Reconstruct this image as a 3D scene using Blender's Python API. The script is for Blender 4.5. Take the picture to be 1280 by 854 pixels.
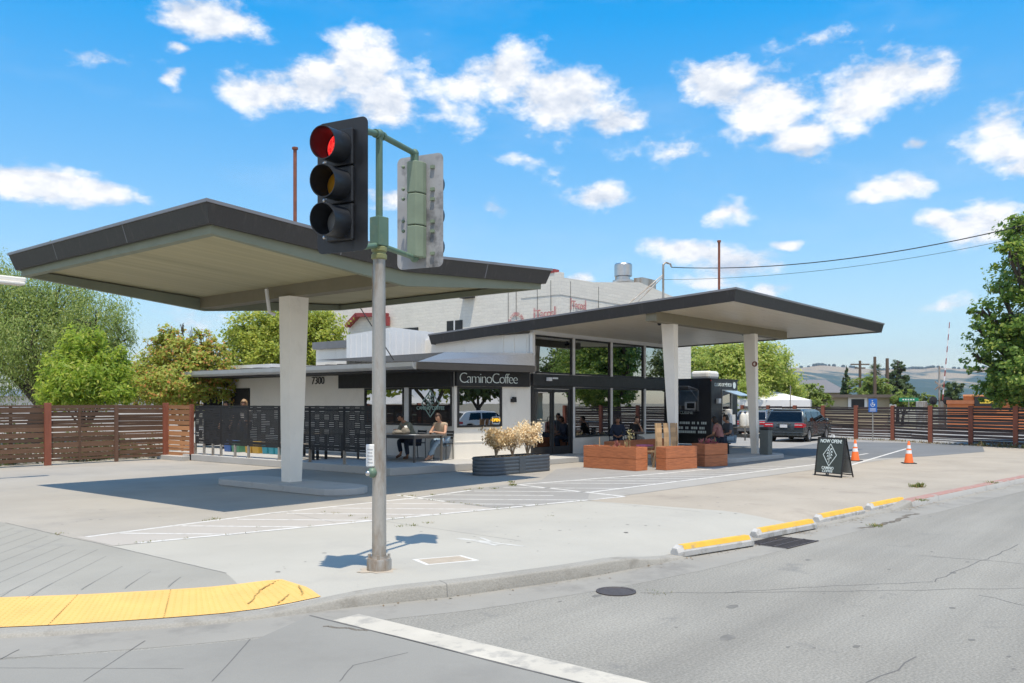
import bpy, bmesh, math, random
import numpy as np
from mathutils import Vector, Matrix, Quaternion
from math import sin, cos, pi, radians, atan2, sqrt

for o in list(bpy.data.objects):
    bpy.data.objects.remove(o)
S = bpy.context.scene
C = S.collection
random.seed(7)
# ------------------------------------------------------------------ camera, sky, sun, exposure
F, HZ, CH = 1070.0, 504.5, 1.8            # focal length in photo pixels, horizon row, eye height
TH = math.atan2(875, 1070)
CT, ST = cos(TH), sin(TH)
cd = bpy.data.cameras.new('camera')
cam = bpy.data.objects.new('camera', cd)
C.objects.link(cam)
cam.location = (0, 0, CH)
cam.rotation_euler = (pi/2, 0, -(pi/2-TH))
cd.sensor_width = 36
cd.lens = F/1280*36
cd.shift_y = (HZ-427)/1280
cd.clip_start = .1
cd.clip_end = 20000
S.camera = cam

SUNDIR = Vector((.205, .227, -1)).normalized()
sl = bpy.data.lights.new('sun', 'SUN')
sl.energy = 4.0
sl.angle = radians(.5)
sl.color = (1, .905, .745)
so = bpy.data.objects.new('sun', sl)
C.objects.link(so)
so.rotation_mode = 'QUATERNION'
so.rotation_quaternion = SUNDIR.to_track_quat('-Z', 'Y')
so.location = (0, 0, 60)

S.view_settings.view_transform = 'Standard'
S.view_settings.look = 'None'
S.view_settings.gamma = 1
S.view_settings.use_curve_mapping = False
S.view_settings.exposure = 0.36

W = bpy.data.worlds.new('World')
S.world = W
W.use_nodes = True
wn, wl = W.node_tree.nodes, W.node_tree.links
wn.clear()

def wmath(op, a, b=None, c=None, clamp=False):
    n = wn.new('ShaderNodeMath'); n.operation = op; n.use_clamp = clamp
    for i, x in enumerate((a, b, c)):
        if x is None: continue
        if isinstance(x, (int, float)): n.inputs[i].default_value = x
        else: wl.new(x, n.inputs[i])
    return n.outputs[0]

def wvec(op, a, b=None, out=0):
    n = wn.new('ShaderNodeVectorMath'); n.operation = op
    for i, x in enumerate((a, b)):
        if x is None: continue
        if isinstance(x, (tuple, list)): n.inputs[i].default_value = x
        else: wl.new(x, n.inputs[i])
    return n.outputs[out]

sky = wn.new('ShaderNodeTexSky')
sky.sky_type = 'NISHITA'
sky.sun_disc = False
sky.sun_elevation = radians(73)
sky.sun_rotation = atan2(-.67, -.74)
sky.altitude = 60
sky.air_density = 1.0
sky.dust_density = .4
sky.ozone_density = 3.0
tc = wn.new('ShaderNodeTexCoord')
D = tc.outputs['Generated']
sep = wn.new('ShaderNodeSeparateXYZ'); wl.new(D, sep.inputs[0])
dr = wvec('DOT_PRODUCT', D, (ST, -CT, 0), 1)
df = wvec('DOT_PRODUCT', D, (CT, ST, 0), 1)
AZ = wmath('ARCTAN2', dr, df)
EL = wmath('ARCSINE', sep.outputs[2])
# wind-torn noise in direction space, used to warp and to erode the cloud banks
def wnoise(scale, detail, rough, stretch=(1, 1, 1.9), off=(0, 0, 0), color=False):
    v = wvec('MULTIPLY', D, stretch); v = wvec('ADD', v, off)
    n = wn.new('ShaderNodeTexNoise'); n.inputs['Scale'].default_value = scale
    n.inputs['Detail'].default_value = detail; n.inputs['Roughness'].default_value = rough
    wl.new(v, n.inputs['Vector'])
    return n.outputs['Color' if color else 'Fac']
warp = wnoise(9, 3, .55, color=True)
warp = wvec('MULTIPLY', wvec('SUBTRACT', warp, (.5, .5, .5)), (.085, .06, 0))
cmb = wn.new('ShaderNodeCombineXYZ')
wl.new(AZ, cmb.inputs[0]); wl.new(EL, cmb.inputs[1])
P2 = wvec('ADD', cmb.outputs[0], warp)
# azimuth and elevation (in photo rows/columns of a level 62 degree view), half sizes, weight
CLOUDS = [(262,24,66,30,1),(330,112,66,32,.95),(395,100,50,38,1),(440,82,66,48,1.05),(480,118,55,40,1),(525,100,36,46,.36),
 (590,112,44,30,.8),(640,92,62,42,1.05),(700,130,78,44,1.05),(765,150,58,26,.9),(835,190,80,26,.45),
 (905,110,60,38,1),(955,135,72,48,1),(1005,175,50,34,.95),(1060,130,70,44,.9),(1110,105,85,36,1),(1160,110,55,26,.75),
 (1262,168,46,32,1.05),(1292,190,44,34,1),(20,232,56,28,1),(85,235,70,23,1),(745,243,48,24,.95),(1127,231,50,20,.95),
 (860,318,80,22,.9),(905,330,60,20,.8),(1195,278,38,22,.85),(1235,280,46,32,.8),(910,268,40,18,.7),(225,103,16,14,.8),(210,57,18,9,.7),
 (490,245,44,24,.85),(660,205,45,13,.55),(1160,175,18,10,.7),(985,312,20,8,.7),(958,361,30,13,.8),(890,352,54,14,.7),
 (717,354,26,13,.9),(240,398,80,20,.4),(1180,385,50,12,.4),(620,262,26,12,.45),(1040,48,70,12,.3),(160,80,90,14,.3),
 (560,130,40,40,.5),(-250,150,160,50,1),(-120,330,120,24,.8),(1500,120,170,60,1),(1700,260,160,36,.9),(400,-160,200,60,1),(1000,-220,220,70,1)]
dens = None
for (x, y, rx, ry, wt) in CLOUDS:
    az = math.atan((x-640)/F); el = math.atan((HZ-y)/F*cos(az))
    k = cos(az)
    v = wvec('MULTIPLY', wvec('SUBTRACT', P2, (az, el, 0)), (F/(rx*k*1.14), F/(ry*1.14), 0))
    L = wvec('LENGTH', v, None, 1)
    b = wmath('MULTIPLY_ADD', L, -wt, wt)
    if dens is None: dens = b
    else:
        dens = wmath('SMOOTH_MAX', dens, b, .18)
nA = wnoise(26, 9, .62)
nB = wnoise(7, 4, .5, off=(3, 1, 2))
e = wmath('MULTIPLY_ADD', wmath('SUBTRACT', nA, .5), 1.35, dens)
e = wmath('MULTIPLY_ADD', wmath('SUBTRACT', nB, .5), .5, e)
# unseen white cloud added behind the camera as fill for the shade, thinning overhead
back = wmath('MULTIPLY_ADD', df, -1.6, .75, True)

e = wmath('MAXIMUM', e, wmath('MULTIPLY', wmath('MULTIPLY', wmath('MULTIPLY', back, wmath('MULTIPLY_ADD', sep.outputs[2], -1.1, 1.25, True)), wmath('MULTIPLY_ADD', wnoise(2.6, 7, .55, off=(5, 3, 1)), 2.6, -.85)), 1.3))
mr = wn.new('ShaderNodeMapRange'); mr.interpolation_type = 'SMOOTHSTEP'
mr.inputs['From Min'].default_value = .10; mr.inputs['From Max'].default_value = .66
wl.new(e, mr.inputs['Value'])
# thin high veil
veil = wnoise(3.2, 6, .6, stretch=(1, 1, 3.5), off=(7, 2, 5))
mv = wn.new('ShaderNodeMapRange'); mv.inputs['From Min'].default_value = .5; mv.inputs['From Max'].default_value = .95
mv.inputs['To Max'].default_value = .22; wl.new(veil, mv.inputs['Value'])
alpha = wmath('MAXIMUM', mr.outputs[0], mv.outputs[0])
# cloud body: bright tops, slightly grey and bluish where thick undersides face down
m2 = wn.new('ShaderNodeMapRange'); m2.inputs['From Min'].default_value = .25; m2.inputs['From Max'].default_value = 1.15
m2.inputs['From Min'].default_value = 0; m2.inputs['From Max'].default_value = 1
litA = wmath('SUBTRACT', nA, wnoise(26, 9, .62, off=(0, 0, .030)))
litB = wmath('SUBTRACT', nB, wnoise(7, 4, .5, off=(3, 1, 2.09)))
wl.new(wmath('ADD', wmath('MULTIPLY_ADD', litA, 2.6, .64), wmath('MULTIPLY', litB, 2.6)), m2.inputs['Value'])
cmix = wn.new('ShaderNodeMix'); cmix.data_type = 'RGBA'
cmix.inputs[6].default_value = (4.3, 4.8, 5.6, 1); cmix.inputs[7].default_value = (7.2, 7.2, 7.25, 1)
wl.new(m2.outputs[0], cmix.inputs[0])
# deepen the blue a little, the way a polarised summer sky reads
hs = wn.new('ShaderNodeHueSaturation'); hs.inputs['Saturation'].default_value = 1.42; hs.inputs['Hue'].default_value = .488
sg = wn.new('ShaderNodeMapRange'); sg.inputs['From Min'].default_value = 0; sg.inputs['From Max'].default_value = .42
sg.inputs['To Min'].default_value = .95; sg.inputs['To Max'].default_value = 1.62
ss = wn.new('ShaderNodeMapRange'); ss.inputs['From Max'].default_value = .42; ss.inputs['To Min'].default_value = 1.0; ss.inputs['To Max'].default_value = 1.48
wl.new(EL, ss.inputs['Value']); wl.new(ss.outputs[0], hs.inputs['Saturation'])
wl.new(EL, sg.inputs['Value']); wl.new(sg.outputs[0], hs.inputs['Value'])
wl.new(sky.outputs[0], hs.inputs['Color'])
smix = wn.new('ShaderNodeMix'); smix.data_type = 'RGBA'
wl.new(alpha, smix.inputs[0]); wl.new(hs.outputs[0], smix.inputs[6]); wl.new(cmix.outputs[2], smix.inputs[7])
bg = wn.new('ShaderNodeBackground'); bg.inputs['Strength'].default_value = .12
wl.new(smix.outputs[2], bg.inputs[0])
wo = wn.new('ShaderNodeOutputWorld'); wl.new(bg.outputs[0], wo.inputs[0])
W.cycles.sampling_method = 'MANUAL'
W.cycles.sample_map_resolution = 1024
S.cycles.max_bounces = 8
S.cycles.transparent_max_bounces = 12

# ------------------------------------------------------------------ measuring helpers: world x runs away to the right along the shop front, y away to the left
def ray(x, y):
    l = (x-640)/F
    return Vector((CT+ST*l, ST-CT*l, (HZ-y)/F))
def at(x, y, z=0):
    r = ray(x, y); t = (z-CH)/r.z
    return Vector((r.x*t, r.y*t, z))
def atd(x, y, d):
    r = ray(x, y)
    return Vector((r.x*d, r.y*d, CH+r.z*d))
def atu(x, y, u):
    r = ray(x, y); return atd(x, y, u/r.x)
def atv(x, y, v):
    r = ray(x, y); return atd(x, y, v/r.y)

# ------------------------------------------------------------------ mesh builder
class MB:
    def __init__(s): s.v = []; s.f = []; s.m = []
    def add(s, vs, fs, mi=0):
        n = len(s.v); s.v += [tuple(p) for p in vs]
        for f in fs: s.f.append([i+n for i in f]); s.m.append(mi)
        return s
    def box(s, a, b, mi=0, M=None):
        x0, y0, z0 = a; x1, y1, z1 = b
        vs = [Vector(p) for p in ((x0,y0,z0),(x1,y0,z0),(x1,y1,z0),(x0,y1,z0),(x0,y0,z1),(x1,y0,z1),(x1,y1,z1),(x0,y1,z1))]
        if M is not None: vs = [M @ p for p in vs]
        return s.add(vs, [(0,3,2,1),(4,5,6,7),(0,1,5,4),(1,2,6,5),(2,3,7,6),(3,0,4,7)], mi)
    def bar(s, p, q, w, h, mi=0, up=(0,0,1)):
        p, q = Vector(p), Vector(q); d = (q-p).normalized(); u = Vector(up)
        if abs(d.dot(u)) > .98: u = Vector((1,0,0))
        a = d.cross(u).normalized(); b = a.cross(d).normalized()
        a *= w/2; b *= h/2
        vs = [p-a-b, p+a-b, p+a+b, p-a+b, q-a-b, q+a-b, q+a+b, q-a+b]
        return s.add(vs, [(0,3,2,1),(4,5,6,7),(0,1,5,4),(1,2,6,5),(2,3,7,6),(3,0,4,7)], mi)
    def tube(s, pts, r, n=8, mi=0, cap=True):
        pts = [Vector(p) for p in pts]; k = len(pts)
        rs = r if isinstance(r, (list, tuple)) else [r]*k
        d0 = (pts[1]-pts[0]).normalized()
        a = d0.orthogonal().normalized()
        vs = []; 
        for i, p in enumerate(pts):
            d = (pts[min(i+1,k-1)]-pts[max(i-1,0)]).normalized()
            a = (a-d*a.dot(d)).normalized(); b = d.cross(a)
            for j in range(n):
                t = 2*pi*j/n
                vs.append(p+(a*cos(t)+b*sin(t))*rs[i])
        fs = [(i*n+j, i*n+(j+1)%n, (i+1)*n+(j+1)%n, (i+1)*n+j) for i in range(k-1) for j in range(n)]
        if cap: fs += [tuple(range(n))[::-1], tuple(range((k-1)*n, k*n))]
        return s.add(vs, fs, mi)
    def prism(s, poly, z0, z1, mi=0, mtop=None):
        n = len(poly)
        g = lambda z, i: z[i] if isinstance(z, (list, tuple)) else z
        vs = [(p[0], p[1], g(z0, i)) for i, p in enumerate(poly)]+[(p[0], p[1], g(z1, i)) for i, p in enumerate(poly)]
        s.add(vs, [tuple(range(n))[::-1]]+[(i, (i+1) % n, n+(i+1) % n, n+i) for i in range(n)], mi)
        k = len(s.v)
        s.f.append(list(range(k-n, k))); s.m.append(mi if mtop is None else mtop)
        return s
    def lathe(s, prof, n=20, c=(0,0,0), mi=0, M=None):
        vs = []
        for (r, z) in prof:
            for j in range(n):
                p = Vector((r*cos(2*pi*j/n), r*sin(2*pi*j/n), z))
                if M is not None: p = M @ p
                vs.append(p+Vector(c))
        k = len(prof)
        fs = [(i*n+j, i*n+(j+1) % n, (i+1)*n+(j+1) % n, (i+1)*n+j) for i in range(k-1) for j in range(n)]
        if prof[0][0] > 0: fs.append(tuple(range(n))[::-1])
        if prof[-1][0] > 0: fs.append(tuple(range((k-1)*n, k*n)))
        return s.add(vs, fs, mi)
    def ball(s, c, r, n=12, k=8, mi=0, M=None):
        r = r if isinstance(r, (tuple, list)) else (r, r, r)
        vs = []
        for i in range(k+1):
            ph = pi*i/k
            for j in range(n):
                t = 2*pi*j/n
                p = Vector((r[0]*sin(ph)*cos(t), r[1]*sin(ph)*sin(t), r[2]*cos(ph)))
                if M is not None: p = M @ p
                vs.append(p+Vector(c))
        fs = [(i*n+j, (i+1)*n+j, (i+1)*n+(j+1) % n, i*n+(j+1) % n) for i in range(k) for j in range(n)]
        return s.add(vs, fs, mi)
    def ngon(s, pts, mi=0):
        return s.add(pts, [tuple(range(len(pts)))], mi)
    def mesh(s, name, mats, recalc=True, sharp=40, smooth=False):
        me = bpy.data.meshes.new(name)
        me.from_pydata(s.v, [], s.f)
        me.polygons.foreach_set('material_index', s.m)
        for m in (mats if isinstance(mats, (list, tuple)) else [mats]): me.materials.append(m)
        if recalc:
            bm = bmesh.new(); bm.from_mesh(me)
            bmesh.ops.remove_doubles(bm, verts=bm.verts, dist=1e-5) if smooth else None
            bmesh.ops.recalc_face_normals(bm, faces=bm.faces)
            bm.to_mesh(me); bm.free()
        if smooth:
            me.polygons.foreach_set('use_smooth', [True]*len(me.polygons))
            me.set_sharp_from_angle(angle=radians(sharp))
        return me
    def build(s, name, mats, parent=None, local=False, bevel=0, smooth=False, sharp=40, recalc=True, origin=None):
        if origin is not None:
            o3 = Vector(origin); s.v = [tuple(Vector(p)-o3) for p in s.v]
        o = bpy.data.objects.new(name, s.mesh(name, mats, recalc, sharp, smooth))
        C.objects.link(o)
        if origin is not None: o.location = origin
        if parent is not None:
            o.parent = parent
            if not local: o.location = -wpos(parent)
        if bevel:
            b = o.modifiers.new('bevel', 'BEVEL'); b.width = bevel; b.segments = 2; b.limit_method = 'ANGLE'; b.angle_limit = radians(35)
        return o

def wpos(o):
    p = Vector(o.location)
    while o.parent is not None:
        o = o.parent; p = p+Vector(o.location)
    return p

def tag(o, label=None, cat=None, group=None, kind=None):
    if label: o['label'] = label
    if cat: o['category'] = cat
    if group: o['group'] = group
    if kind: o['kind'] = kind
    return o
def thing(name, label, cat, loc=(0,0,0), rz=0, group=None):
    o = bpy.data.objects.new(name, None); C.objects.link(o)
    o.location = loc; o.rotation_euler = (0, 0, rz)
    return tag(o, label, cat, group)
def dup(o, loc=None, rz=None, label=None, parent=None, scale=None):
    c = o.copy(); C.objects.link(c)
    if parent is not None: c.parent = parent
    for ch in [x for x in o.children]: dup(ch, parent=c)
    if loc is not None: c.location = loc
    if rz is not None: c.rotation_euler = (0, 0, rz)
    if label: c['label'] = label
    if scale: c.scale = scale if isinstance(scale, (tuple, list)) else (scale,)*3
    return c

def text(s, size, M, name, m, parent=None, ext=.006, off=0, spacing=1, align='CENTER', local=False, bold=0):
    cu = bpy.data.curves.new(name, 'FONT')
    cu.body = s; cu.size = size; cu.extrude = ext; cu.align_x = align; cu.align_y = 'CENTER'; cu.space_character = spacing; cu.offset = off
    cu.resolution_u = 4
    t = bpy.data.objects.new(name, cu); C.objects.link(t)
    dg = bpy.context.evaluated_depsgraph_get()
    me = bpy.data.meshes.new_from_object(t.evaluated_get(dg))
    bpy.data.objects.remove(t); bpy.data.curves.remove(cu)
    me.transform(M); me.materials.clear(); me.materials.append(m)
    o = bpy.data.objects.new(name, me); C.objects.link(o)
    if parent is not None:
        o.parent = parent
        if not local: o.location = -wpos(parent)
    return o
def frame(origin, right, up=(0,0,1)):
    """4x4 whose x is right, y is up, z faces the reader"""
    r = Vector(right).normalized(); u = Vector(up).normalized(); n = r.cross(u).normalized(); u = n.cross(r)
    M = Matrix.Identity(4)
    for i in range(3): M[i][0] = r[i]; M[i][1] = u[i]; M[i][2] = n[i]; M[i][3] = origin[i]
    return M

# ------------------------------------------------------------------ materials
def nodes(name):
    m = bpy.data.materials.new(name); m.use_nodes = True
    nt = m.node_tree; nt.nodes.clear()
    out = nt.nodes.new('ShaderNodeOutputMaterial')
    return m, nt, out
def mnode(nt, typ, **kw):
    n = nt.nodes.new(typ)
    for k, v in kw.items():
        if hasattr(n, k): setattr(n, k, v)
    return n
def tmath(nt, op, a, b=None, c=None):
    n = nt.nodes.new('ShaderNodeMath'); n.operation = op
    for i, x in enumerate((a, b, c)):
        if x is None: continue
        if isinstance(x, (int, float)): n.inputs[i].default_value = x
        else: nt.links.new(x, n.inputs[i])
    return n.outputs[0]
def noise(nt, vec, scale, detail=5, rough=.55):
    n = nt.nodes.new('ShaderNodeTexNoise'); n.inputs['Scale'].default_value = scale
    n.inputs['Detail'].default_value = detail; n.inputs['Roughness'].default_value = rough
    nt.links.new(vec, n.inputs['Vector']); return n.outputs['Fac']
def maprange(nt, v, a, b, c, d):
    n = nt.nodes.new('ShaderNodeMapRange'); nt.links.new(v, n.inputs[0])
    for i, x in enumerate((a, b, c, d)): n.inputs[i+1].default_value = x
    return n.outputs[0]
def mixc(nt, f, a, b):
    n = nt.nodes.new('ShaderNodeMix'); n.data_type = 'RGBA'
    for i, x in ((0, f), (6, a), (7, b)):
        if isinstance(x, (int, float)): n.inputs[i].default_value = x
        elif isinstance(x, tuple): n.inputs[i].default_value = x if len(x) == 4 else x+(1,)
        else: nt.links.new(x, n.inputs[i])
    return n.outputs[2]
def mat(name, col, rough=.75, var=.12, scale=3, metal=0, bump=0, bscale=60, stain=None, stain_scale=2, stain_amt=.5, stain_cut=.55,
        island=0, stretch=None, spec=.5, fine=0, fine_scale=120, coat=0, emit=None, emit_str=0, lanes=0):
    m, nt, out = nodes(name)
    b = nt.nodes.new('ShaderNodeBsdfPrincipled'); nt.links.new(b.outputs[0], out.inputs[0])
    t = nt.nodes.new('ShaderNodeTexCoord'); vec = t.outputs['Object']
    if stretch:
        mp = nt.nodes.new('ShaderNodeMapping'); mp.inputs['Scale'].default_value = stretch
        nt.links.new(vec, mp.inputs[0]); vec = mp.outputs[0]
    val = maprange(nt, noise(nt, vec, scale), .25, .75, 1-var, 1+var)
    if fine: val = tmath(nt, 'MULTIPLY', val, maprange(nt, noise(nt, vec, fine_scale, 3, .7), .3, .7, 1-fine, 1+fine))
    if lanes:
        lm = nt.nodes.new('ShaderNodeMapping'); lm.inputs['Scale'].default_value = (.06, .9, 1); nt.links.new(vec, lm.inputs[0])
        val = tmath(nt, 'MULTIPLY', val, maprange(nt, noise(nt, lm.outputs[0], 1.0, 4, .6), .35, .7, 1+lanes*.5, 1-lanes))
    if island:
        g = nt.nodes.new('ShaderNodeNewGeometry')
        val = tmath(nt, 'MULTIPLY', val, maprange(nt, g.outputs['Random Per Island'], 0, 1, 1-island, 1+island))
    c = col+(1,) if len(col) == 3 else col
    h = nt.nodes.new('ShaderNodeHueSaturation'); h.inputs['Color'].default_value = c; nt.links.new(val, h.inputs['Value'])
    colo = h.outputs[0]
    if stain:
        f = maprange(nt, noise(nt, vec, stain_scale, 8, .65), stain_cut, stain_cut+.14, 0, stain_amt)
        colo = mixc(nt, f, colo, stain)
    nt.links.new(colo, b.inputs['Base Color'])
    b.inputs['Metallic'].default_value = metal
    b.inputs['Specular IOR Level'].default_value = spec
    b.inputs['Coat Weight'].default_value = coat
    rv = maprange(nt, noise(nt, vec, scale*2.3), .3, .7, max(.02, rough-.08), min(1, rough+.08)); nt.links.new(rv, b.inputs['Roughness'])
    if bump:
        bn = nt.nodes.new('ShaderNodeBump'); bn.inputs['Strength'].default_value = bump; bn.inputs['Distance'].default_value = .01
        nt.links.new(noise(nt, vec, bscale, 4, .6), bn.inputs['Height']); nt.links.new(bn.outputs[0], b.inputs['Normal'])
    if emit:
        b.inputs['Emission Color'].default_value = emit+(1,); b.inputs['Emission Strength'].default_value = emit_str
    return m
def leafmat(name, c1, c2, c3=None, trans=.35):
    m, nt, out = nodes(name)
    g = nt.nodes.new('ShaderNodeNewGeometry')
    r = g.outputs['Random Per Island']
    col = mixc(nt, r, c1, c2)
    if c3:
        wn_ = nt.nodes.new('ShaderNodeTexWhiteNoise'); wn_.noise_dimensions = '1D'; nt.links.new(r, wn_.inputs['W'])
        col = mixc(nt, maprange(nt, wn_.outputs['Value'], .80, .86, 0, 1), col, c3)
    d = nt.nodes.new('ShaderNodeBsdfPrincipled'); nt.links.new(col, d.inputs['Base Color']); d.inputs['Roughness'].default_value = .5
    d.inputs['Specular IOR Level'].default_value = .3
    tr = nt.nodes.new('ShaderNodeBsdfTranslucent')
    h = nt.nodes.new('ShaderNodeHueSaturation'); h.inputs['Value'].default_value = 1.9; h.inputs['Hue'].default_value = .485; nt.links.new(col, h.inputs['Color'])
    nt.links.new(h.outputs[0], tr.inputs[0])
    mx = nt.nodes.new('ShaderNodeMixShader'); mx.inputs[0].default_value = trans
    nt.links.new(d.outputs[0], mx.inputs[1]); nt.links.new(tr.outputs[0], mx.inputs[2]); nt.links.new(mx.outputs[0], out.inputs[0])
    return m
def glassmat(name, tint=(.35,.38,.37), ior=1.75, rough=0.0, film=0):
    m, nt, out = nodes(name)
    tr = nt.nodes.new('ShaderNodeBsdfTransparent'); tr.inputs[0].default_value = tint+(1,)
    gl = nt.nodes.new('ShaderNodeBsdfGlossy'); gl.inputs['Roughness'].default_value = rough; gl.inputs[0].default_value = (.95,.97,1,1)
    fr = nt.nodes.new('ShaderNodeFresnel'); fr.inputs[0].default_value = ior
    t = nt.nodes.new('ShaderNodeTexCoord')
    bn = nt.nodes.new('ShaderNodeBump'); bn.inputs['Strength'].default_value = .02; bn.inputs['Distance'].default_value = .02
    nt.links.new(noise(nt, t.outputs['Object'], 1.3, 2), bn.inputs['Height'])
    nt.links.new(bn.outputs[0], gl.inputs['Normal'])
    mx = nt.nodes.new('ShaderNodeMixShader')
    nt.links.new(tmath(nt, 'MULTIPLY_ADD', fr.outputs[0], 1-film, film), mx.inputs[0]); nt.links.new(tr.outputs[0], mx.inputs[1]); nt.links.new(gl.outputs[0], mx.inputs[2])
    nt.links.new(mx.outputs[0], out.inputs[0])
    return m

M_ = {}
M_['asphalt'] = mat('asphalt', (.262,.249,.220), .92, .13, .35, bump=.8, bscale=60, fine=.30, fine_scale=46, lanes=.2, stain=(.13,.13,.13), stain_scale=1.7, stain_amt=.65, stain_cut=.62)
M_['ground'] = mat('dry_ground', (.2,.18,.13), .95, .2, .2)
M_['conc_bright'] = mat('concrete_bright', (.405,.386,.340), .88, .07, .7, bump=.25, bscale=90, fine=.10, stain=(.32,.305,.285), stain_scale=.8, stain_amt=.45, stain_cut=.57)
M_['conc_grey'] = mat('concrete_grey', (.305,.292,.258), .88, .09, .8, bump=.25, bscale=90, fine=.12, stain=(.225,.22,.21), stain_scale=1.1, stain_amt=.5, stain_cut=.58)
M_['conc_old'] = mat('concrete_old', (.345,.318,.278), .9, .12, .5, bump=.3, bscale=70, fine=.12, stain=(.27,.255,.235), stain_scale=.55, stain_amt=.6, stain_cut=.53)
M_['conc_tan'] = mat('concrete_tan', (.365,.32,.262), .9, .12, .6, bump=.4, bscale=60, fine=.2, stain=(.27,.23,.19), stain_scale=.8, stain_amt=.55, stain_cut=.56)
M_['conc_beige'] = mat('concrete_beige', (.40,.37,.335), .9, .08, .7, bump=.3, bscale=70, fine=.06, stain=(.36,.33,.30), stain_scale=1, stain_amt=.4)
M_['asphalt_lot'] = mat('lot_asphalt', (.29,.28,.265), .93, .10, .6, bump=.5, bscale=110, fine=.14, fine_scale=80, stain=(.20,.19,.18), stain_scale=.8, stain_amt=.5)
M_['asphalt_dark'] = mat('lot_asphalt_dark', (.16,.165,.17), .9, .12, .6, bump=.4, bscale=110, fine=.12)
M_['joint'] = mat('joint', (.20,.195,.185), .95)
M_['paint_white'] = mat('paint_white', (.72,.72,.70), .8, .06, 3, stain=(.45,.44,.42), stain_scale=9, stain_amt=.75, stain_cut=.55)
M_['paint_stop'] = mat('paint_stop', (.50,.465,.40), .85, .1, 3, stain=(.30,.285,.26), stain_scale=5, stain_amt=.75, stain_cut=.50)
M_['paint_thin'] = mat('paint_worn', (.62,.61,.59), .8, .06, 3, stain=(.40,.38,.35), stain_scale=6, stain_amt=.85, stain_cut=.49)
M_['paint_red'] = mat('paint_red', (.36,.20,.17), .85, .12, 4, stain=(.36,.33,.3), stain_scale=3, stain_amt=.9, stain_cut=.5)
M_['tactile'] = mat('tactile_yellow', (.70,.425,.135), .8, .07, 3, stain=(.55,.38,.16), stain_scale=4, stain_amt=.5, stain_cut=.62)
M_['stop_white'] = mat('stop_white', (.46,.45,.435), .8, .1, 6, stain=(.25,.235,.21), stain_scale=7, stain_amt=.75, stain_cut=.5)
M_['stop_yellow'] = mat('stop_yellow', (.72,.42,.05), .7, .1, 6, stain=(.36,.27,.16), stain_scale=8, stain_amt=.8, stain_cut=.55)
M_['iron'] = mat('cast_iron', (.09,.08,.08), .7, .2, 20, metal=.4)
M_['galv'] = mat('galvanised', (.42,.40,.37), .5, .14, 5, metal=.55, stretch=(1,1,.25), stain=(.23,.16,.10), stain_scale=3.5, stain_amt=.75, stain_cut=.46, fine=.08)
M_['green_paint'] = mat('green_paint', (.10,.17,.12), .5, .12, 8, stain=(.2,.22,.12), stain_scale=9, stain_amt=.5)
M_['green_pale'] = mat('green_pale', (.20,.25,.18), .6, .10, 6)
M_['sig_black'] = mat('signal_black', (.014,.016,.02), .42, .15, 6)
M_['sig_back'] = mat('signal_back', (.36,.36,.37), .6, .15, 3, stain=(.07,.07,.075), stain_scale=1.8, stain_amt=.9, stain_cut=.54)
M_['steel'] = mat('steel', (.5,.5,.5), .35, .1, 8, metal=1)
M_['col_white'] = mat('column_white', (.82,.775,.70), .75, .05, 2, bump=.1, stain=(.62,.57,.5), stain_scale=2.2, stain_amt=.35, stain_cut=.58)
M_['fascia'] = mat('fascia_black', (.040,.036,.034), .55, .12, 6, stretch=(8,8,.6), stain=(.085,.075,.068), stain_scale=1.3, stain_amt=.5, stain_cut=.55)
M_['flash'] = mat('flashing', (.20,.20,.215), .45, .1, 3, metal=.2)
M_['soffit'] = mat('soffit', (.41,.37,.222), .6, .16, 1.2, stretch=(.15,5,1), spec=.3)
M_['soffit2'] = mat('soffit_white', (.55,.49,.375), .35, .07, 1.2, stretch=(.4,7,1), spec=.5)
M_['sage'] = mat('sage_trim', (.20,.215,.155), .6, .06, 2)
M_['taupe'] = mat('taupe_beam', (.20,.175,.115), .6, .06, 2)
M_['wall_white'] = mat('wall_white', (.74,.71,.66), .85, .05, 1.2, bump=.1, bscale=40, stain=(.46,.43,.39), stain_scale=1.2, stain_amt=.25)
M_['wall_cream'] = mat('wall_cream', (.80,.76,.69), .85, .05, 1.5, bump=.1, bscale=40, stain=(.62,.57,.5), stain_scale=1.6, stain_amt=.4, stretch=(1,1,.5))
M_['metal_white'] = mat('metal_white', (.72,.72,.72), .5, .04, 2)
M_['black'] = mat('black_trim', (.018,.017,.017), .5, .15, 5)
M_['black_matt'] = mat('black_matt', (.02,.02,.021), .7, .15, 5)
M_['roof_metal'] = mat('roof_metal', (.21,.215,.225), .4, .1, 3, metal=.35, stretch=(6,6,1))
M_['roof_felt'] = mat('roof_felt', (.13,.12,.11), .9, .4, 9, bump=.6)
M_['glass'] = glassmat('window_glass', (.42,.45,.44), 1.9, film=.42)
M_['glass_car'] = glassmat('car_glass', (.10,.11,.12), 1.5)
M_['letter'] = mat('letter_white', (.72,.80,.78), .6, .02)
M_['letter_dark'] = mat('letter_dark', (.02,.02,.02), .6, .02)
M_['deck'] = mat('deck_concrete', (.43,.42,.40), .9, .08, 1, bump=.2, stain=(.20,.19,.18), stain_scale=2, stain_amt=.6, stain_cut=.6)
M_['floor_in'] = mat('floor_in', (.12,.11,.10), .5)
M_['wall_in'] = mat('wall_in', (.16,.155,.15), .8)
M_['wood_dark'] = mat('wood_dark', (.115,.062,.036), .8, .2, 4, stretch=(.6,.6,14), island=.42, bump=.3, bscale=20, stain=(.22,.16,.11), stain_scale=3, stain_amt=.5, stain_cut=.55)
M_['wood_right'] = mat('wood_right', (.075,.050,.042), .75, .2, 4, stretch=(.6,.6,14), island=.5, bump=.3, bscale=20, stain=(.18,.14,.12), stain_scale=3, stain_amt=.5, stain_cut=.56)
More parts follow.
